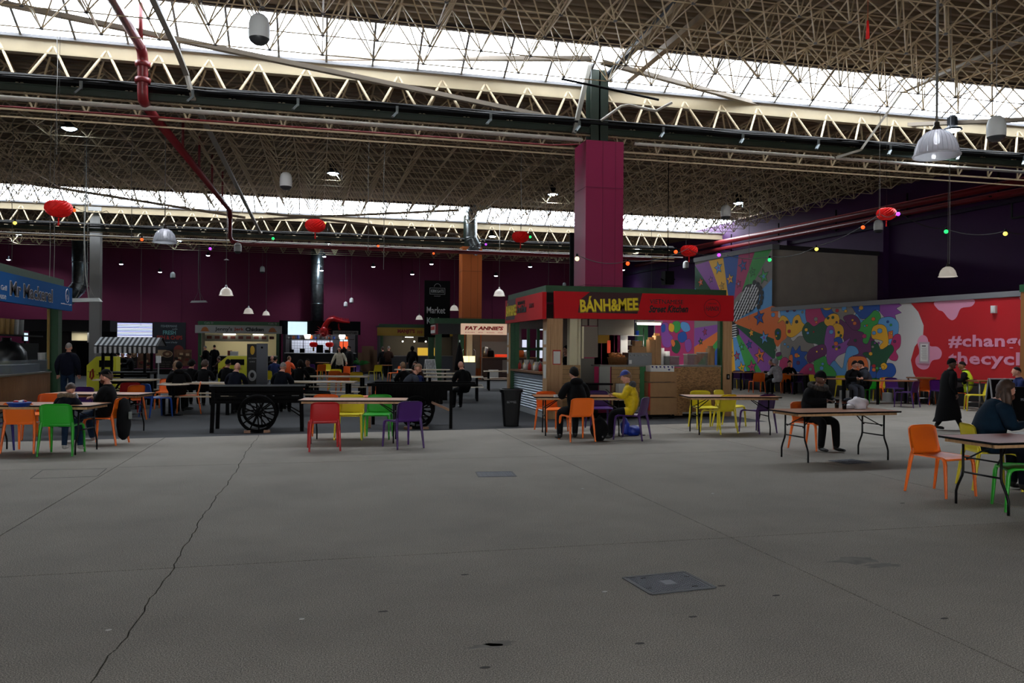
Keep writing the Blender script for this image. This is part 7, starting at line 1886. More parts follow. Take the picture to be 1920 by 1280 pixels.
hatman = person('person in a dark coat and beanie sitting behind the white bag, legs under the table', at_chair(CHAT), -172, top='black', legs='black', skin='brown', hair='dark', head='beanie', lean=.12, bulk=1.34, pitch=-14, yaw=10, s=.97,
       ar=([(-.27, .12, .84), (.27, .12, .84)], [(-.16, .36, .86), (.06, .38, .86)]), lg=([(-.12, .42, .50), (.13, .40, .50)], [(-.13, .44, .085), (.13, .36, .085)]))
b = mb(mat('dark_fur', (.16, .14, .12), .95, noise=.4, nscale=40))
for i in range(24): a = i * PI / 12; b.ball((.14 * math.cos(a), .14 + .12 * math.sin(a), 1.09 - .04 * math.sin(a)), .045, 8, 6)
b.build('fur_collar', hatman)
cc_ = person('long haired bearded person in a dark teal fleece at the right edge', at_chair(G(1846, 918)), -106, top='teal', legs='ink navy', hair='brown', head='hairlongish', lean=.16, bulk=1.2, beard=True, pitch=-6, yaw=2, s=.98, arms='table')
person('bearded person in a black cap and black sweatshirt with folded arms', at_chair(CCAP), 84, top='black', legs='jeans', hair='brown', head='cap', lean=-.04, arms='crossed', beard=True, yaw=-4, bulk=1.08, s=.92, shoe='pale',
       lg=([(-.13, .40, .5), (.17, .36, .5)], [(-.05, .50, .085), (.34, .34, .085)]))
boy = person('child in a dark coat with a furry hood leaning on the far left table', at_chair(CBOY), -12, top='ink navy', legs='jeans', hair='brown', head='hair', lean=.16, s=.74, bulk=1.15, pitch=-30, shoe='pale', z0=.07, side=.03, yaw=-10,
       lg=([(-.11, .34, .52), (.16, .34, .52)], [(-.11, .30, .04), (.22, .30, .04)]))
cb = bpy.data.objects[-1] if False else None
b = mb(mat('hood_fur', (.40, .33, .26), .9, noise=.4, nscale=40)); rr = random.Random(1)
for i in range(26): a = i * 2 * PI / 26; b.ball((.03 + .13 * math.cos(a), .10 + .11 * math.sin(a), 1.085 - .03 * math.sin(a)), .040 + .010 * rr.random(), 8, 6)
b.build('fur_collar', boy)
# coat over the chair of the capped man
o = thing('hanging_coat', 'black coat hung over the orange chair of the man in the black cap', 'coat', at_chair(CCAP) + Matrix.Rotation(math.radians(78), 3, 'Z') @ Vector((0, -.30, 0)), math.radians(78))
b = mb(TOPC['black']); b.lathe([(.02, .84), (.16, .80), (.22, .6), (.24, .35), (.18, .15), (.06, .08)], 14, (0, -.02, 0)); q = b.build('coat_body', o); q.scale = (.85, .36, .92)
b = mb(mat('coat_patch', (.45, .47, .45), .7)); b.box(-.04, .06, -.115, -.10, .42, .54); b.build('pale_patch', o)
# --- seated and standing people further back
def sit_top(label, px, yt, rz, **k):
    s_ = k.get('s', .94); zt_ = (1.215 + .12) * s_ + k.get('z0', 0); Y = k.pop('Y', None) or depth_for(yt, px, zt_); p = AT(px, yt, Y)
    kk = zt_ ; return person(label, p, rz, **k)
person('person in a dark navy suit with a bald head, seated with back to us', AT(440, 690, 19.2), -14, top='navy', legs='black', hair='grey', head='none', lean=.12, bulk=1.12, pitch=-16, face=False)
person('balding person in a navy polo shirt with white lettering on the back', AT(526, 690, 19.6), -16, top='ink navy', legs='black', hair='grey', head='short', lean=.13, bulk=1.15, pitch=-12, face=False)
person('person in black with a wide dark hat beyond the bald man', AT(424, 685, 23), -14, top='black', hair='dark', head='beanie', lean=.1, face=False)
person('person with reddish brown hair seated behind the round table', AT(381, 690, 21.5), -10, top='black', hair='brown', head='curly', lean=.1, face=False)
person('broad person in a black coat seated behind the blue chair', AT(336, 690, 19.5), 10, top='black', hair='dark', head='hair', lean=.1, bulk=1.15, face=False)
person('person with curly dark hair just right of the broad one in black', AT(357, 690, 22), -10, top='black', hair='dark', head='curly', lean=.08, face=False)
person('person with a pale face and raised arm, left of the broad one in black', AT(320, 690, 20.5), -90, top='black', hair='fair', head='longhair', lean=.1, arms='up')
person('person with long dark hair seated with back to us beside the dark trousers sitter', AT(561, 690, 23.5), -20, top='black', hair='dark', head='longhair', lean=.05, face=False)
person('person in a dark zip top facing us over a picnic table', AT(579, 690, 25.5), 160, top='black', hair='dark', skin='tan', head='short', lean=.06)
person('person in an orange safety vest seated by the noodle stall', AT(539, 680, 33), -30, top='orangeviz', hair='fair', head='short', lean=.08, face=False)
person('bald person with glasses facing us left of the orange safety vest', AT(512, 680, 35), 160, top='black', hair='grey', head='none', lean=.05, arms='up')
person('person in blue seated with back to us between vest and navy polo', AT(514, 690, 30), -10, top='blue', hair='dark', head='short', lean=.1, face=False)
person('tall person in black queueing at the jerk chicken stall', AT(402, 680, 46), 10, 'stand', top='black', hair='dark', head='short', arms='front', face=False, s=1.0)
person('person in a dark coat turned to the left at the jerk chicken stall', AT(387, 680, 45), 60, 'stand', top='black', legs='slate', hair='grey', head='short', arms='front', s=.97)
person('child in red brown seated at the far side of the yellow recycling station', AT(413, 690, 38), 60, top='brown', hair='brown', head='hair', s=.85)
person('woman in a cream quilted coat with long dark hair facing us', AT(637, 680, 36), 165, 'stand', top='cream', legs='black', hair='dark', head='longhair', arms='out', skin='light', s=.97)
person('person in black hidden behind the shoulder of the cream coat', AT(646, 680, 40), 20, 'stand', top='black', hair='dark', head='longhair', face=False, s=.96)
person('man in a long black coat beside the woman in the cream coat', AT(657, 680, 38), 60, 'stand', top='black', hair='dark', head='short', skin='light', s=1.0)
person('left one of two dark figures queueing at the curry stall', AT(718, 680, 44), 10, 'stand', top='black', hair='brown', head='hair', s=.98, face=False)
person('right one of two dark figures queueing at the curry stall, reddish sleeves', AT(728, 680, 43), -20, 'stand', top='brown', legs='black', hair='grey', head='short', arms='front', s=1.0)
person('hooded person in black at the lit yellow counter of the curry stall', AT(773, 680, 42), -5, 'stand', top='black', hair='dark', head='hood', s=1.0, face=False, bulk=1.12)
person('person in a grey hoodie leaning over the picnic table with short fair hair', AT(760, 690, 18.6), -75, top='slate', legs='black', hair='fair', head='short', lean=.22, bulk=1.1, pitch=-34, s=.95)
person('girl with a ponytail in blue leaning beside the grey hoodie', AT(783, 690, 19.4), 20, top='blue', legs='black', hair='dark', head='ponytail', lean=.12, s=.86, pitch=-16, face=False, z0=.06)
person('fair haired child behind the grey hoodie', AT(759, 690, 22.5), 30, top='black', hair='fair', head='hair', s=.92, face=False)
person('person with a reddish face beyond the girl with the ponytail', AT(781, 690, 24.0), 150, top='brown', hair='brown', head='hair', s=.92)
person('elderly bald person in a black jacket bowed over the picnic table', AT(871, 690, 21.5), 20, top='black', legs='black', hair='grey', head='none', lean=.12, bulk=1.1, pitch=-25, face=False, s=.97)
person('kitchen worker in black inside the burger kiosk', AT(921, 680, 42.5), 60, 'stand', top='black', hair='dark', head='cap', s=.95)
person('kitchen worker in black with dark hair inside the red kiosk', AT(1066, 680, 20.6), 120, 'stand', top='black', hair='dark', head='hair', s=1.0)
person('grey haired person in a quilted navy jacket walking away past the green post', AT(127, 680, 21.0), 0, 'stand', top='navy', legs='jeans', hair='grey', head='short', s=.99, bulk=1.22, face=False)
for k, (px, rz, hr) in enumerate(((222, 20, 'dark'), (232, 160, 'grey'), (246, 90, 'dark'))):
    person(['left dark silhouette seated before the led screen', 'middle grey haired silhouette before the led screen', 'right taller silhouette before the led screen'][k], AT(px, 690, 38 - k), rz, top='black', hair=hr, head='short', face=False, s=1.0)
# mural sitters
person('person in a pale grey hooded top with the hood up at the mural', offwall(G(1458, 741)), 12, top='white', legs='black', hair='dark', head='hood', lean=.08, face=False, pitch=-10, s=1.0)
person('dark haired person facing the white hooded one', offwall(G(1478, 737)), 165, top='black', hair='dark', head='hair', lean=.08, s=.94)
person('person in black with grey hair at the blue mural creature', offwall(G(1493, 734)), 60, top='black', hair='grey', head='short', lean=.05, face=False, s=.97)
person('woman in black with tied dark hair at the table under the orange mural patch', at_chair(CW1), 178, top='black', legs='slate', hair='dark', head='hair', lean=.1, skin='light', pitch=-12, s=1.0)
person('person in a dark grey hooded jacket leaning in at the orange mural patch', at_chair(CW2), 75, top='slate', legs='black', hair='dark', head='hair', lean=.14, bulk=1.15, s=1.0, pitch=-10)
pv = person('person in a yellow safety vest seated with back to us by the red mural', at_chair(CVIS), 42, top='hiviz', slv='black', legs='black', hair='dark', head='short', skin='tan', lean=.1, bulk=1.12, pitch=-8, s=1.02, face=False)
b = mb(mat('vest_strip', (.20, .21, .2), .5))
b.lathe([(.182, .66), (.184, .70)], 16, (0, -.04, 0)); b.lathe([(.19, .80), (.19, .835)], 16, (0, -.02, 0)); b.build('vest_band', pv)
person('person in pale blue partly hidden by the timber post', G(1914, 790), 60, top='blue', hair='dark', head='short', s=.97, face=False)
# the walking woman in a long black coat
PWk = G(1777, 806)
pw_ = person('person in a long black coat and dark hat walking to the right', PWk, -108, 'walk', top='black', legs='black', skin='brown', hair='dark', head='beanie', arms='down', s=.87, lean=.05, bulk=1.1)
b = mb(TOPC['black']); nseg = 18; prof = [(.13, .10, 1.44, 0, .03), (.21, .15, 1.34, 0, .02), (.215, .165, 1.1, 0, 0), (.22, .18, .9, 0, 0), (.22, .24, .65, 0, .0), (.23, .30, .40, 0, -.0), (.23, .33, .30, 0, -.02)]
vs = []
for (rx, ry, z, cx, cy_) in prof:
    for j in range(nseg): a = 2 * PI * j / nseg; vs.append((cx + rx * math.cos(a), cy_ + ry * math.sin(a), z - .05 * (1 - math.sin(a)) * (z < .5)))
b.smooth = True; b.add(vs, [(i * nseg + j, (i + 1) * nseg + j, (i + 1) * nseg + (j + 1) % nseg, i * nseg + (j + 1) % nseg) for i in range(len(prof) - 1) for j in range(nseg)]); b.build('long_coat', pw_)
# ================================================================== SMALL THINGS ON TABLES AND FLOOR
tm = Matrix.Translation((TH.x, TH.y, 0)) @ Matrix.Rotation(THa, 4, 'Z')
def on_table(px, py, z=.742): return G(px, py, z)
BAGW = mat('white_plastic_bag', (.80, .78, .80), .35)
o = thing('carrier_bag', 'crumpled white plastic bag on the table of the man in the beanie', 'bag', on_table(1606, 766)); b = mb(BAGW); rr = random.Random(11)
b.ball((0.03, 0, .075), (.15, .11, .10), 20, 14, lambda d: 1 + .13 * math.sin(7 * d.x + 3 * d.z) + .1 * math.sin(9 * d.y + 5 * d.x)); b.build('bag_body', o)
b = mb(BAGW); b.ball((-.14, 0, .035), (.12, .08, .04), 14, 8, lambda d: 1 + .15 * math.sin(8 * d.x)); b.build('bag_tail', o)
COLA = mat('cola_brown', (.20, .07, .04), .15); ICE = mat('iced_top', (.55, .2, .12), .2)
for k, (px, py) in enumerate(((1569, 765), (1583, 767))):
    o = thing('drink_glass', ['tall glass of dark cola in front of the man in the beanie', 'second glass of dark cola right of the first, by the white bag'][k], 'glass', on_table(px, py)); b = mb(GLASSY); b.lathe([(.03, 0), (.038, .14), (.036, .14), (.029, .008), (0, .008)], 16, (0, 0, 0), True); b.build('glass_wall', o)
    b = mb(COLA); b.lathe([(0, .009), (.028, .009), (.034, .085), (0, .085)], 16); b.build('drink', o); b = mb(ICE); b.lathe([(.034, .086), (.0355, .122), (0, .122)], 12); b.build('ice', o)
b = mb(TOPC['slate']); b.ball((0, 0, .06), (.09, .07, .06), 12, 8, lambda d: 1 + .1 * math.sin(9 * d.x)); tag(b.build('woolly_hat', None, loc=on_table(1590, 759)), 'grey woolly hat behind the white plastic bag', 'hat')
put('leaflet', 'white paper sheet on the near reddish table', 'paper', lambda: mb(PAPER).box(-.15, .15, -.1, .1, 0, .003), on_table(1918, 812, .7425), .4)
put('takeaway_tray', 'white takeaway tray on the kiosk table left of the black jacket', 'tray', lambda: mb(WHITE).box(-.1, .1, -.06, .06, 0, .04, bev=.02), on_table(1048, 744, .7425), -.2)
o = thing('round_tub', 'blue round tub with colourful wrapped sweets on the far left table', 'tub', on_table(36, 762)); b = mb(mat('tub_royal', (.10, .22, .55), .4)); b.lathe([(.13, 0), (.15, .05), (.16, .05), (.16, .065), (0, .065)], 20, (0, 0, 0), True); b.build('tub', o)
rr = random.Random(8)
for k in range(9): b = mb(mat('wrap_%d' % (k % 3), [(.75, .75, .78), (.7, .12, .15), (.15, .2, .6)][k % 3], .4)); a = rr.random() * 6; r = rr.random() * .1; b.ball((r * math.cos(a), r * math.sin(a), .075), (.04, .03, .018), 8, 5); b.build('sweet', o)
b = mb(mat('water_bottle', (.7, .75, .8), .2)); b.lathe([(.03, 0), (.03, .12), (.012, .15), (.012, .17)], 12, (0, 0, 0), True, True); tag(b.build('drink_bottle', None, loc=on_table(143, 757)), 'small clear bottle in front of the boy in the furry hood', 'bottle')
o = thing('shopping_bag', 'bright blue bag on the floor behind the legs of the purple chair', 'bag', G(1187, 816)); b = mb(mat('blue_bag', (.06, .17, .55), .5)); b.ball((0, 0, .09), (.17, .12, .10), 18, 12, lambda d: 1 + .1 * math.sin(6 * d.x + 4 * d.y)); b.ball((-.17, .0, .17), (.09, .09, .17), 14, 10, lambda d: 1 + .1 * math.sin(7 * d.z)); b.build('bag_body', o)
b = mb(BLACK); b.tube([(.1, -.1, .03), (.16, -.12, .012), (.2, -.1, .012)], .01, 5); b.build('strap', o)
o = thing('backpack', 'black backpack on the floor between the two men at the kiosk table', 'bag', G(1124, 826)); b = mb(TOPC['black']); b.ball((0, 0, .2), (.17, .13, .22), 18, 12, lambda d: .8 + .25 * (abs(d.x) ** 4 + abs(d.z) ** 4)); b.build('bag_body', o); b = mb(CHROME); b.box(.0, .02, -.14, -.12, .07, .1); b.build('buckle', o); b = mb(TOPC['black']); b.tube([(-.05, 0, .4), (0, 0, .45), (.05, 0, .4)], .012, 6); b.build('handle', o)
put('paper_cup', 'white cup on the round table by the hooded person at the mural', 'cup', lambda: mb(WHITE).lathe([(.03, 0), (.04, .1), (0, .1)], 10, (0, 0, 0), True), G(1441, 703, .745))
b = mb(WHITE)
for k, (px, py) in enumerate(((1664, 751), (1735, 748), (1746, 752), (1583, 746))):
    put('white_box', ['white box on the floor under the long mural table', 'white box on the floor left under the chrome table', 'white box on the floor right under the chrome table', 'white box on the floor under the square mural table'][k], 'box', lambda: mb(mat('dull_white_box', (.55, .55, .54), .7)).box(-.12, .12, -.1, .1, 0, .3), G(px, py + 2))
# ---- access covers in the floor
IRON = mat('cast_iron_cover', (.25, .26, .285), .55, metal=.3, noise=.2, nscale=20)
def cover(label, q, rows, cols, r, logo=True):
    P = [G(*a) for a in q]; c = sum(P, Vector()) / 4; x = ((P[1] - P[0]) + (P[2] - P[3])) / 2; y = ((P[3] - P[0]) + (P[2] - P[1])) / 2; L, W_ = x.length, y.length; a = math.atan2(x.y, x.x)
    t = thing('access_cover', label, 'floor cover', (c.x, c.y, 0), a)
    b = mb(IRON); b.box(-L / 2, L / 2, -W_ / 2, W_ / 2, 0.0, .003); b.build('plate', t)
    b = mb(mat('cover_frame', (.2, .21, .22), .6))
    for s in (-1, 1): b.box(-L / 2, L / 2, s * W_ / 2 - .012, s * W_ / 2 + .012, 0, .006); b.box(s * L / 2 - .012, s * L / 2 + .012, -W_ / 2, W_ / 2, 0, .006)
    b.build('rim', t)
    b = mb(mat('cover_stud', (.33, .34, .37), .5, metal=.3)); dx = (L - .05) / cols; dy = (W_ - .05) / rows
    for i in range(cols):
        for j in range(rows):
            X = -L / 2 + .025 + (i + .5) * dx; Yy = -W_ / 2 + .025 + (j + .5 + .25 * (i % 2)) * dy
            if logo and abs(X) < L * .1 and abs(Yy) < W_ * .14: continue
            b.box(X - dx * r, X + dx * r, Yy - dy * r, Yy + dy * r, .003, .0065)
    stuff(b.build('stud', t))
    if logo:
        b = mb(MATS['cover_stud']); b.box(-L * .09, L * .09, -W_ * .12, W_ * .12, .003, .005); b.build('centre_badge', t)
        for sx, sy in ((-.25, .35), (.25, -.35), (-.4, -.2), (.4, .2)): b = mb(JOINT); b.box(L * sx - .02, L * sx + .02, W_ * sy - .006, W_ * sy + .006, .003, .0072); b.build('key_slot', t)
    return t
cover('studded dark iron access cover in the near right of the bare floor', ((1216, 1115), (1334, 1102), (1289, 1072), (1174, 1083)), 15, 26, .3)
cover('small grey studded access cover in the middle of the floor', ((899, 894), (966, 893), (960, 884), (893, 885)), 9, 16, .3, False)
cover('dark access cover on the floor under the table of the man in the beanie', ((1585, 870), (1629, 867), (1601, 861), (1557, 863)), 8, 12, .3, False)
# faint repaired rectangle in the slab at left
P = [G(57, 897), G(182, 893), G(200, 878), (G(80, 881))]
b = mb(JOINT)
for i in range(4): a, c = P[i], P[(i + 1) % 4]; b.bar((a.x, a.y, .0), (c.x, c.y, .0), .008, .003)
b.build('slab_cut', floor)
# ================================================================== THINGS HUNG FROM THE ROOF
def deck_at(v):
    v0 = -3.0 if v < 18.2 else (19.5 if v < 40.7 else 42.0)
    return deckz(v, v0) + .03
CORD = mat('pale_cord', (.45, .44, .42), .5); CORDD = mat('dark_cord', (.12, .12, .12), .5)
BELLG = mat('ribbed_acrylic', (.85, .86, .90), .12)
_n = BELLG.node_tree; _t = _n.nodes.new('ShaderNodeBsdfTransparent'); _l = _n.nodes.new('ShaderNodeBsdfTranslucent'); _l.inputs[0].default_value = (.95, .96, 1, 1)
_g = _n.nodes.new('ShaderNodeBsdfGlossy'); _g.inputs['Roughness'].default_value = .15; _a1 = _n.nodes.new('ShaderNodeMixShader'); _a1.inputs[0].default_value = .7; _a2 = _n.nodes.new('ShaderNodeMixShader'); _a2.inputs[0].default_value = .12
_n.links.new(_t.outputs[0], _a1.inputs[1]); _n.links.new(_l.outputs[0], _a1.inputs[2]); _n.links.new(_a1.outputs[0], _a2.inputs[1]); _n.links.new(_g.outputs[0], _a2.inputs[2]); _n.links.new(_a2.outputs[0], _n.nodes['Material Output'].inputs[0]); BELLL = mat('lit_ribbed_acrylic', (.8, .8, .8), .25, emis=(1, .95, .88), estr=.30)
def make_pend(key):
    R_, glow = key
    t = thing('pendant_lamp', 'x', 'lamp'); b = mb(BELLL if glow else BELLG); k = R_
    b.lathe([(.16 * k, 1.22 * k), (.30 * k, 1.19 * k), (.55 * k, 1.05 * k), (.78 * k, .75 * k), (.90 * k, .42 * k), (.96 * k, .10 * k), (1.04 * k, .06 * k), (1.04 * k, 0), (.95 * k, 0.0), (.94 * k, .1 * k), (.88 * k, .42 * k), (.75 * k, .74 * k), (.53 * k, 1.02 * k), (.28 * k, 1.15 * k)], 28)
    b.build('bell', t)
    b = mb(CHROME); b.lathe([(.28 * k, 1.16 * k), (.20 * k, 1.3 * k), (.13 * k, 1.42 * k), (.11 * k, 1.6 * k), (.0, 1.62 * k)], 16); b.build('cap', t)
    b = mb(LAMPW if glow else mat('opal_bulb', (.9, .9, .9), .4, emis=(.95, .96, 1), estr=9)); b.lathe([(0, .55 * k), (.12 * k, .62 * k), (.14 * k, .8 * k), (.08 * k, 1.1 * k)], 12); b.build('bulb', t)
    if not glow:
        b = mb(BELLG)
        for j in range(28):
            a = 2 * PI * j / 28; b.tube([(q * k * math.cos(a), q * k * math.sin(a), z * k) for q, z in ((.31, 1.195), (.56, 1.06), (.79, .76), (.91, .43), (.97, .11))], .004, 3)
        stuff(b.build('rib', t))
    return t
PD = Kind(make_pend)
def drop_cord(o, z0, z1, r=.012, mtl=None, name='cord', sway=0):
    b = mb(mtl or CORD); 
    if sway: 
        n = 12; b.tube([(sway * .02 * math.sin(i * 1.3), sway * .02 * math.cos(i * .9), z0 + (z1 - z0) * i / n) for i in range(n + 1)], r, 5)
    else: b.tube([(0, 0, z0), (0, 0, z1)], r, 6)
    q = b.build(name, o)
    return q
def capd(px, py, Y, vmax=52.5):
    p = AT(px, py, Y)
    if p.y <= vmax: return p, 1.0
    k = vmax / p.y; return AT(px, py, Y * k), k
def pendant(label, px, yb, wpx, glow=False, R_=.30, rod=.012, plates=0):
    """px, rim bottom y and width in the picture: the real bell is 2*R_ wide, which fixes its distance"""
    Y = 2.08 * R_ * F / wpx; p, k = capd(px, yb, Y)
    o = PD.put((R_, glow), p, 0, label, scale=k)
    drop_cord(o, 1.5 * R_, (deck_at(p.y) - p.z) / k, rod, CORD, 'hanging_rod')
    if plates: b = mb(WHITE); b.lathe([(.0, 0), (.12, 0), (.03, .05)], 12, (0, 0, plates)); b.build('disc', o)
    return o
pendant('largest clear acrylic bell lamp hanging near the top right', 1756, 293, 83, R_=.30, rod=.018)
pendant('clear acrylic bell lamp hanging at left between the red lantern and beam', 309, 455, 44, R_=.30)
pendant('white glowing bell lamp hanging in front of the magenta column', 1125.5, 496, 34, True)
pendant('white glowing bell lamp over the red mural field at right', 1777, 519, 33, True)
pendant('bright bell lamp hanging in front of the feathered wing', 1399, 549, 21, True)
pendant('white glowing bell lamp left of the kiosk, above the market sign', 936, 555, 22, True)
pendant('white glowing bell lamp at left below the clear one', 424, 554, 26, True, plates=1.6)
pendant('small glowing bell lamp right of the one below the clear lamp', 466, 588, 19, True)
pendant('dim small bell lamp farther right in front of the dark red wall', 499, 591, 14, True)
pendant('white glowing bell lamp beside the market sign on the orange column', 851.5, 582, 17, True)
pendant('dim small bell lamp beside the flat heater at the market sign', 786, 599, 14, True)
# --- white dome speakers / sensors
DOMEW = mat('dome_white', (.9, .91, .9), .5); DOMEG = mat('dome_grey', (.22, .23, .24), .4)
def make_dome(key):
    t = thing('hanging_speaker', 'x', 'speaker'); b = mb(DOMEW); b.lathe([(.155, 0), (.158, .10), (.155, .22), (.13, .31), (.08, .36), (.0, .38)], 22); b.build('shell', t)
    b = mb(DOMEG); b.lathe([(0, -.09), (.08, -.08), (.13, -.04), (.15, 0), (.15, .01)], 22); b.build('grille', t)
    b = mb(CHROME); b.tube([(0, 0, .38), (.01, 0, .41), (0, 0, .43)], .008, 5); b.build('hook', t); return t
DM = Kind(make_dome)
def dome(label, px, yc, wpx):
    Y = .316 * F / wpx; p, k = capd(px, yc, Y); p.z -= .12 * k; p.z = min(p.z, deck_at(p.y) - .6); o = DM.put('a', p, 0, label, scale=k); drop_cord(o, .43, (deck_at(p.y) - p.z) / k, .006, CORD, 'wire', sway=.5 if Y < 25 else 0); return o
dome('largest white dome speaker hanging against the upper left skylight', 486, 58, 39)
dome('white dome speaker above the far left skylight girder', 536, 341, 23)
dome('white dome speaker at the upper right edge beside the large clear bell', 1868, 244, 33)
dome('white dome speaker hanging left of the purple wall', 1361, 399, 19)
dome('white dome speaker under the rightmost red lantern', 1647, 425, 17)
dome('small white dome speaker under the lantern near the mural top', 1286, 498, 11)
dome('small white dome speaker under the red sprinkler pipe end', 446, 466, 14)
dome('tiny white dome hanging left in front of the dark red wall', 324, 517, 9)
dome('tiny white dome left of the dark standing duct', 492, 506, 9)
dome('tiny white dome right of the dark standing duct', 659, 564, 7.5)
dome('tiny dim dome next to the tiny white dome right of the duct', 648, 571, 7)
dome('tiny white dome in front of the market sign', 824, 570, 8)
dome('small white dome just above the green roof edge of the red kiosk', 1058, 535, 7)
# --- LED high bay lamps
LEDB = mat('led_blue_white', (.9, .95, 1), .4, emis=(.82, .92, 1), estr=45.0)
def make_bay(key):
    t = thing('high_bay_lamp', 'x', 'lamp'); D_ = mat('lamp_body_dark', (.10, .12, .15), .45, metal=.4)
    b = mb(D_); b.lathe([(.0, .40), (.09, .40), (.10, .36), (.11, .12), (.18, .06), (.24, .04), (.25, 0), (.22, -.01)], 20); b.build('housing', t)
    b = mb(LEDB); b.lathe([(0, -.075), (.09, -.06), (.16, -.03), (.20, -.005)], 20); q = b.build('led_disc', t)
    b = mb(D_)
    for j in range(10): a = 2 * PI * j / 10; b.box(.09, .13, -.004, .004, .13, .36, Matrix.Rotation(a, 4, 'Z'))
    b.build('cooling_fin', t)
    b = mb(CHROME); b.tube([(0, 0, .4), (0, 0, .47)], .015, 6); b.build('hook', t); return t
HB = Kind(make_bay)
def bay(label, px, yc, wpx, light=True):
    Y = .5 * F / wpx; p, k = capd(px, yc, Y); p.z = min(p.z, deck_at(p.y) - .6)
    o = HB.put('a', p, 0, label, scale=k); drop_cord(o, .45, (deck_at(p.y) - p.z) / k, .008, CORDD, 'cord')
    if light:
        ld = bpy.data.lights.new('bay_light', 'SPOT'); ld.energy = 1000 * (k ** 3 if k == 1 else .06); ld.color = (.85, .93, 1); ld.spot_size = math.radians(130); ld.spot_blend = .6; ld.shadow_soft_size = .2
        lo = bpy.data.objects.new('bay_light', ld); COL.objects.link(lo); lo.location = p + Vector((0, 0, -.06))
    return o
for lab, px, yc, w_ in (
    ('bright high bay lamp below the near beam at far left', 130, 213, 32), ('bright high bay lamp below the near beam left of centre', 625, 254, 25), ('bright high bay lamp left of the magenta column top', 1037, 292, 22),
    ('brightest high bay lamp at the top right', 1787, 53, 34), ('high bay lamp right of the magenta column under the pale pipe', 1385, 320, 21), ('high bay lamp over the red wall pipes', 1681, 346, 19),
    ('high bay lamp beside the bent silver duct', 924, 357, 17), ('high bay lamp just right of the magenta column', 1196, 371, 15), ('high bay lamp between the column and purple wall', 1436, 388, 15),
    ('high bay lamp over the far skylight at left', 264, 329, 17), ('high bay lamp over the far skylight under the near beam', 617, 347, 15), ('high bay lamp near the left edge above the far girder', 35, 378, 16),
    ('small high bay lamp beside the middle red lantern', 613, 405, 13.5), ('small high bay lamp above the clear bell lamp', 338, 396, 13.5), ('small high bay lamp beyond the magenta column low', 1168, 506, 9), ('small high bay lamp above the lantern near the mural', 1281, 443, 12)):
    bay(lab, px, yc, w_)
for k, (px, yc) in enumerate(((150, 470), (16, 487), (227, 495), (390, 479), (608, 481), (603, 507), (809, 495), (773, 514), (930, 517), (1040, 480), (994, 500), (700, 500), (300, 510))):
    bay('distant high bay lamp, ' + ['over the blue stall at left', 'nearest the left edge', 'right of the grey column', 'above the tall clear cord', 'left of the dark standing duct, upper', 'over the dark standing duct, lower', 'left of the orange column, upper', 'left of the orange column, lower', 'right of the orange column', 'left of the black sign by the magenta column', 'between the orange and magenta columns', 'over the curry stall', 'over the fish banner'][k], px, yc, 8.2, light=(k % 2 == 0))
# --- red paper lanterns
LANR = mat('lantern_red', (.88, .09, .07), .6, emis=(.9, .06, .04), estr=.06)
def make_lantern(key):
    t = thing('paper_lantern', 'x', 'lantern'); b = mb(LANR); nu, nv = 32, 14; vs = []
    for i in range(nv + 1):
        th = PI * i / nv; prof = .06 + .18 * math.sin(th) ** .8; z = .15 * math.cos(th)
        if i in (0, nv): prof = .06
        for j in range(nu): a = 2 * PI * j / nu; k = 1 + (.06 if (j + i) % 2 else -.05); vs.append((prof * k * math.cos(a), prof * k * math.sin(a), z + (.008 if (i + j) % 2 else -.008)))
    b.add(vs, [(i * nu + j, i * nu + (j + 1) % nu, (i + 1) * nu + (j + 1) % nu, (i + 1) * nu + j) for i in range(nv) for j in range(nu)]); b.build('honeycomb_body', t)
    b = mb(LANR); b.ball((0, 0, -.2), .02, 8, 6); b.tube([(0, 0, -.15), (0, 0, -.22)], .004, 4); b.tube([(0, 0, -.22), (0, 0, -.33)], [.012, .02], 6); b.build('tassel', t); return t
LN = Kind(make_lantern)
def lantern(label, px, yc, wpx):
    Y = .48 * F / wpx; p = AT(px, yc, Y); o = LN.put('a', p, 0, label); drop_cord(o, .15, deck_at(p.y) - p.z, .004, CORDD, 'thread'); return o
lantern('largest red paper lantern at far left', 110, 391, 46); lantern('red paper lantern left of centre by the small high bay lamp', 591, 423, 36); lantern('red paper lantern between the orange and magenta columns', 976, 444, 31)
lantern('red paper lantern just left of the mural top', 1292, 470, 31); lantern('red paper lantern in front of the purple wall', 1662, 401, 34)
p = AT(1627, 45, 12); o = thing('red_tassel', 'red tassel dangling at the top right', 'tassel', p); b = mb(LANR); b.tube([(0, 0, -.22), (0, 0, .05)], [.03, .015], 8); b.build('fringe', o); drop_cord(o, .05, deck_at(p.y) - p.z, .005, mat('orange_thread', (.7, .3, .1), .6), 'thread')
# lanterns inside the noodle stall
for k, px in enumerate((588, 618)):
    p = AT(px, 646, 49.3); o = LN.put('a', p, 0, ['left little red lantern under the noodle stall roof', 'right little red lantern under the noodle stall roof'][k]); drop_cord(o, .15, 2.42 - p.z + .1, .006, CORDD, 'thread')
    b = mb(mat('gold_fringe', (.55, .38, .12), .6)); b.tube([(0, 0, -.16), (0, 0, -.4)], [.06, .05], 8); b.build('fringe', o)
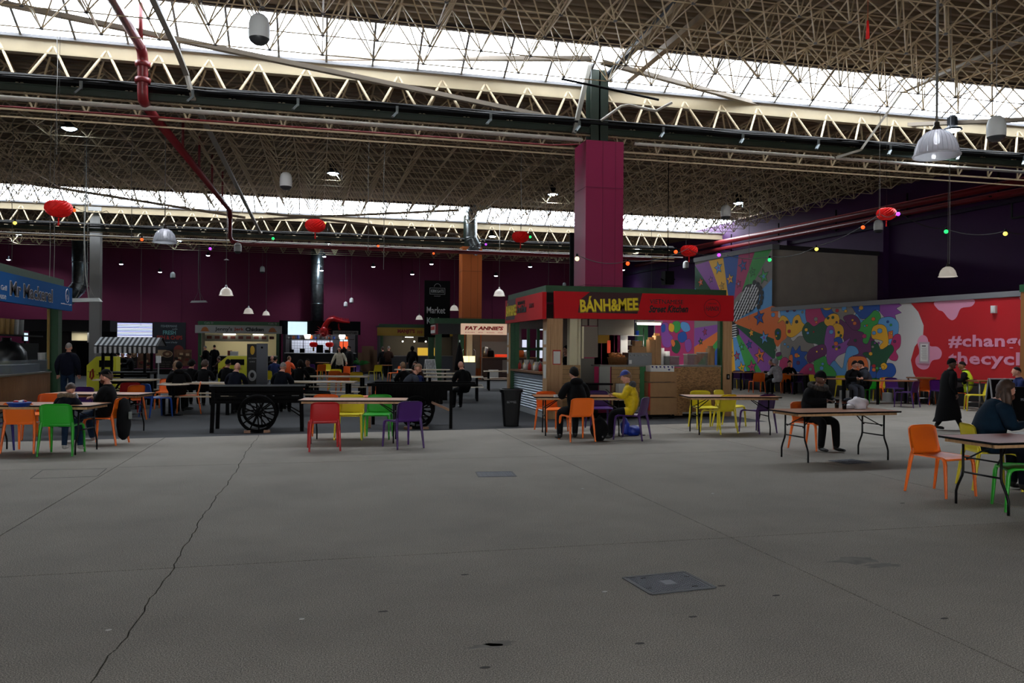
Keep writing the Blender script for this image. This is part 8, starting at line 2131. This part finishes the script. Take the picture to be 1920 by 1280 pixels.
# --- flat heaters on twin wires
def heater(label, px, yc, wpx, tilt=.1):
    Y = 1.05 * F / wpx; p = AT(px, yc, Y); o = thing('radiant_heater', label, 'heater', p, math.radians(-10))
    b = mb(mat('heater_white', (.62, .62, .6), .5)); b.add([(-.5, -.1, 0), (.5, -.1, 0), (.5, .1, 0), (-.5, .1, 0), (-.42, -.05, .12), (.42, -.05, .12), (.42, .05, .12), (-.42, .05, .12)], [(3, 2, 1, 0), (4, 5, 6, 7), (0, 1, 5, 4), (1, 2, 6, 5), (2, 3, 7, 6), (3, 0, 4, 7)]); q = b.build('reflector', o); q.rotation_euler = (0, -tilt * .3, 0)
    for x in (-.3, .3): b = mb(CORD); b.tube([(x, 0, .1), (x * .2, 0, .6), (x * .2, 0, deck_at(p.y) - p.z)], .008, 4); b.build('wire', o)
    b = mb(CORD); b.tube([(.1, 0, .12), (0, 0, .9), (-.05, 0, 2.2), (0, 0, 3.5), (0, 0, deck_at(p.y) - p.z)], .02, 5); b.build('supply_cable', o); return o
heater('flat heater hung left of the small glowing bell lamps', 373, 567, 32); heater('flat heater hung above the striped cart', 251, 641, 23); heater('flat heater hung in front of the jerk chicken sign', 447, 605, 16)
heater('flat heater hung above the lit white sign', 563, 580, 17); heater('flat heater hung right of the dark standing duct', 715, 568, 28); heater('flat heater hung before the yellow sign', 795, 590, 22)
o = heater('long pale heater bar in front of the grey column', 160, 566, 62)
# more bare cables
for k, (px, y0, y1, Y) in enumerate(((22, 360, 490, 22), (93, 440, 520, 19), (101, 420, 520, 19), (264, 470, 610, 40), (246, 330, 455, 20), (106, 90, 290, 17), (690, 240, 470, 20), (719, 230, 505, 20), (1221, 430, 540, 30), (1028, 440, 540, 30), (1649, 300, 405, 20), (1780, 300, 495, 17), (1404, 350, 600, 24), (977, 300, 430, 21))):
    p = AT(px, y1, Y); zt_ = AT(px, y0, Y).z; b = mb(CORD); zt_ = deck_at(p.y); b.tube([(p.x + .01 * math.sin(i * 1.4), p.y, p.z + (zt_ - p.z) * i / 8) for i in range(9)], .008, 4)
    tag(b.build('hanging_cable'), ['bare cable by the left edge above the blue stall', 'left of two bare cables over the blue stall', 'right of two bare cables over the blue stall', 'bare cable between the grey column and led screen', 'bare cable left of the clear bell lamp', 'bare cable left of the red sprinkler main', 'bare cable left of the long heater cable at centre', 'bare cable crossing the far skylight at centre', 'bare cable over the right part of the red kiosk', 'bare cable just left of the magenta column', 'bare cable above the rightmost lantern', 'bare cable behind the large clear bell', 'bare cable beside the bell lamp at the mural', 'bare cable above the central lantern'][k], 'cable')
# --- festoon string of coloured bulbs
def bulbm(nm, c): return mat('festoon_' + nm, c, .4, emis=c, estr=1.5)
FC = {'orange': bulbm('orange', (1, .35, .12)), 'yellow': bulbm('yellow', (1, .9, .4)), 'green': bulbm('green', (.15, .95, .45)), 'purple': bulbm('purple', (.75, .3, 1)), 'warm': bulbm('warm', (1, .93, .7)), 'blue': bulbm('blue', (.3, .4, 1))}
def festoon(label, pts, bulbs):
    t = thing('festoon_lights', label, 'string lights'); P = [AT(*q) for q in pts]; path = []
    for i in range(len(P) - 1):
        for k in range(8): f = k / 8; q = P[i].lerp(P[i + 1], f); q.z -= .12 * 4 * f * (1 - f); path.append(q)
    path.append(P[-1]); b = mb(CORDD); b.tube(path, .009, 4); b.build('flex', t)
    for px, py, Y, c in bulbs:
        q = AT(px, py, Y); b = mb(FC[c]); b.ball(q, .05, 10, 8); u = b.build('bulb', t)
        k = mb(BLACK); k.tube([q + Vector((0, 0, .045)), q + Vector((0, 0, .11))], .025, 8); k.build('lamp_holder', u)
festoon('string of coloured bulbs swinging from the kiosk across the purple wall', ((1083, 478, 17.5), (1176, 489, 20), (1290, 466, 21), (1348, 473, 22), (1443, 480, 22), (1530, 462, 22), (1650, 400, 21), (1683, 396, 20), (1774, 429, 20), (1885, 433, 19), (1960, 425, 19)),
        ((1082, 485, 17.4, 'warm'), (1177, 494, 20, 'orange'), (1267, 472, 21, 'orange'), (1348, 478, 22, 'purple'), (1443, 487, 22, 'green'), (1531, 467, 22, 'yellow'), (1618, 426, 21, 'orange'), (1684, 401, 20, 'purple'), (1774, 434, 20, 'green'), (1885, 438, 19, 'yellow')))
festoon('string of coloured bulbs running across the left of the hall', ((-20, 425, 22), (139, 388, 22), (200, 395, 25), (265, 445, 26), (394, 462, 28), (512, 443, 29), (608, 412, 30), (709, 457, 32), (813, 470, 34), (905, 455, 35), (1000, 440, 30)),
        ((28, 418, 22, 'yellow'), (139, 394, 22, 'orange'), (266, 449, 26, 'orange'), (394, 466, 28, 'purple'), (512, 447, 29, 'green'), (609, 418, 30, 'yellow'), (709, 461, 32, 'orange'), (813, 475, 34, 'orange'), (911, 458, 35, 'purple'), (994, 444, 30, 'green')))
# dark hanging projector near the mural
p = AT(1252, 520, 27); o = thing('hanging_projector', 'dark box projector hanging beyond the red kiosk roof', 'projector', p); b = mb(BLACK); b.box(-.16, .16, -.2, .2, -.25, .2, bev=.04); b.build('case', o); b = mb(BLACK); b.tube([(0, 0, .2), (0, 0, deck_at(p.y) - p.z)], .015, 6); b.build('pole', o)
for k in (-1, 1): b = mb(BLACK); b.bar((k * .16, 0, -.1), (k * .26, 0, -.05), .04); b.build('bracket', o)
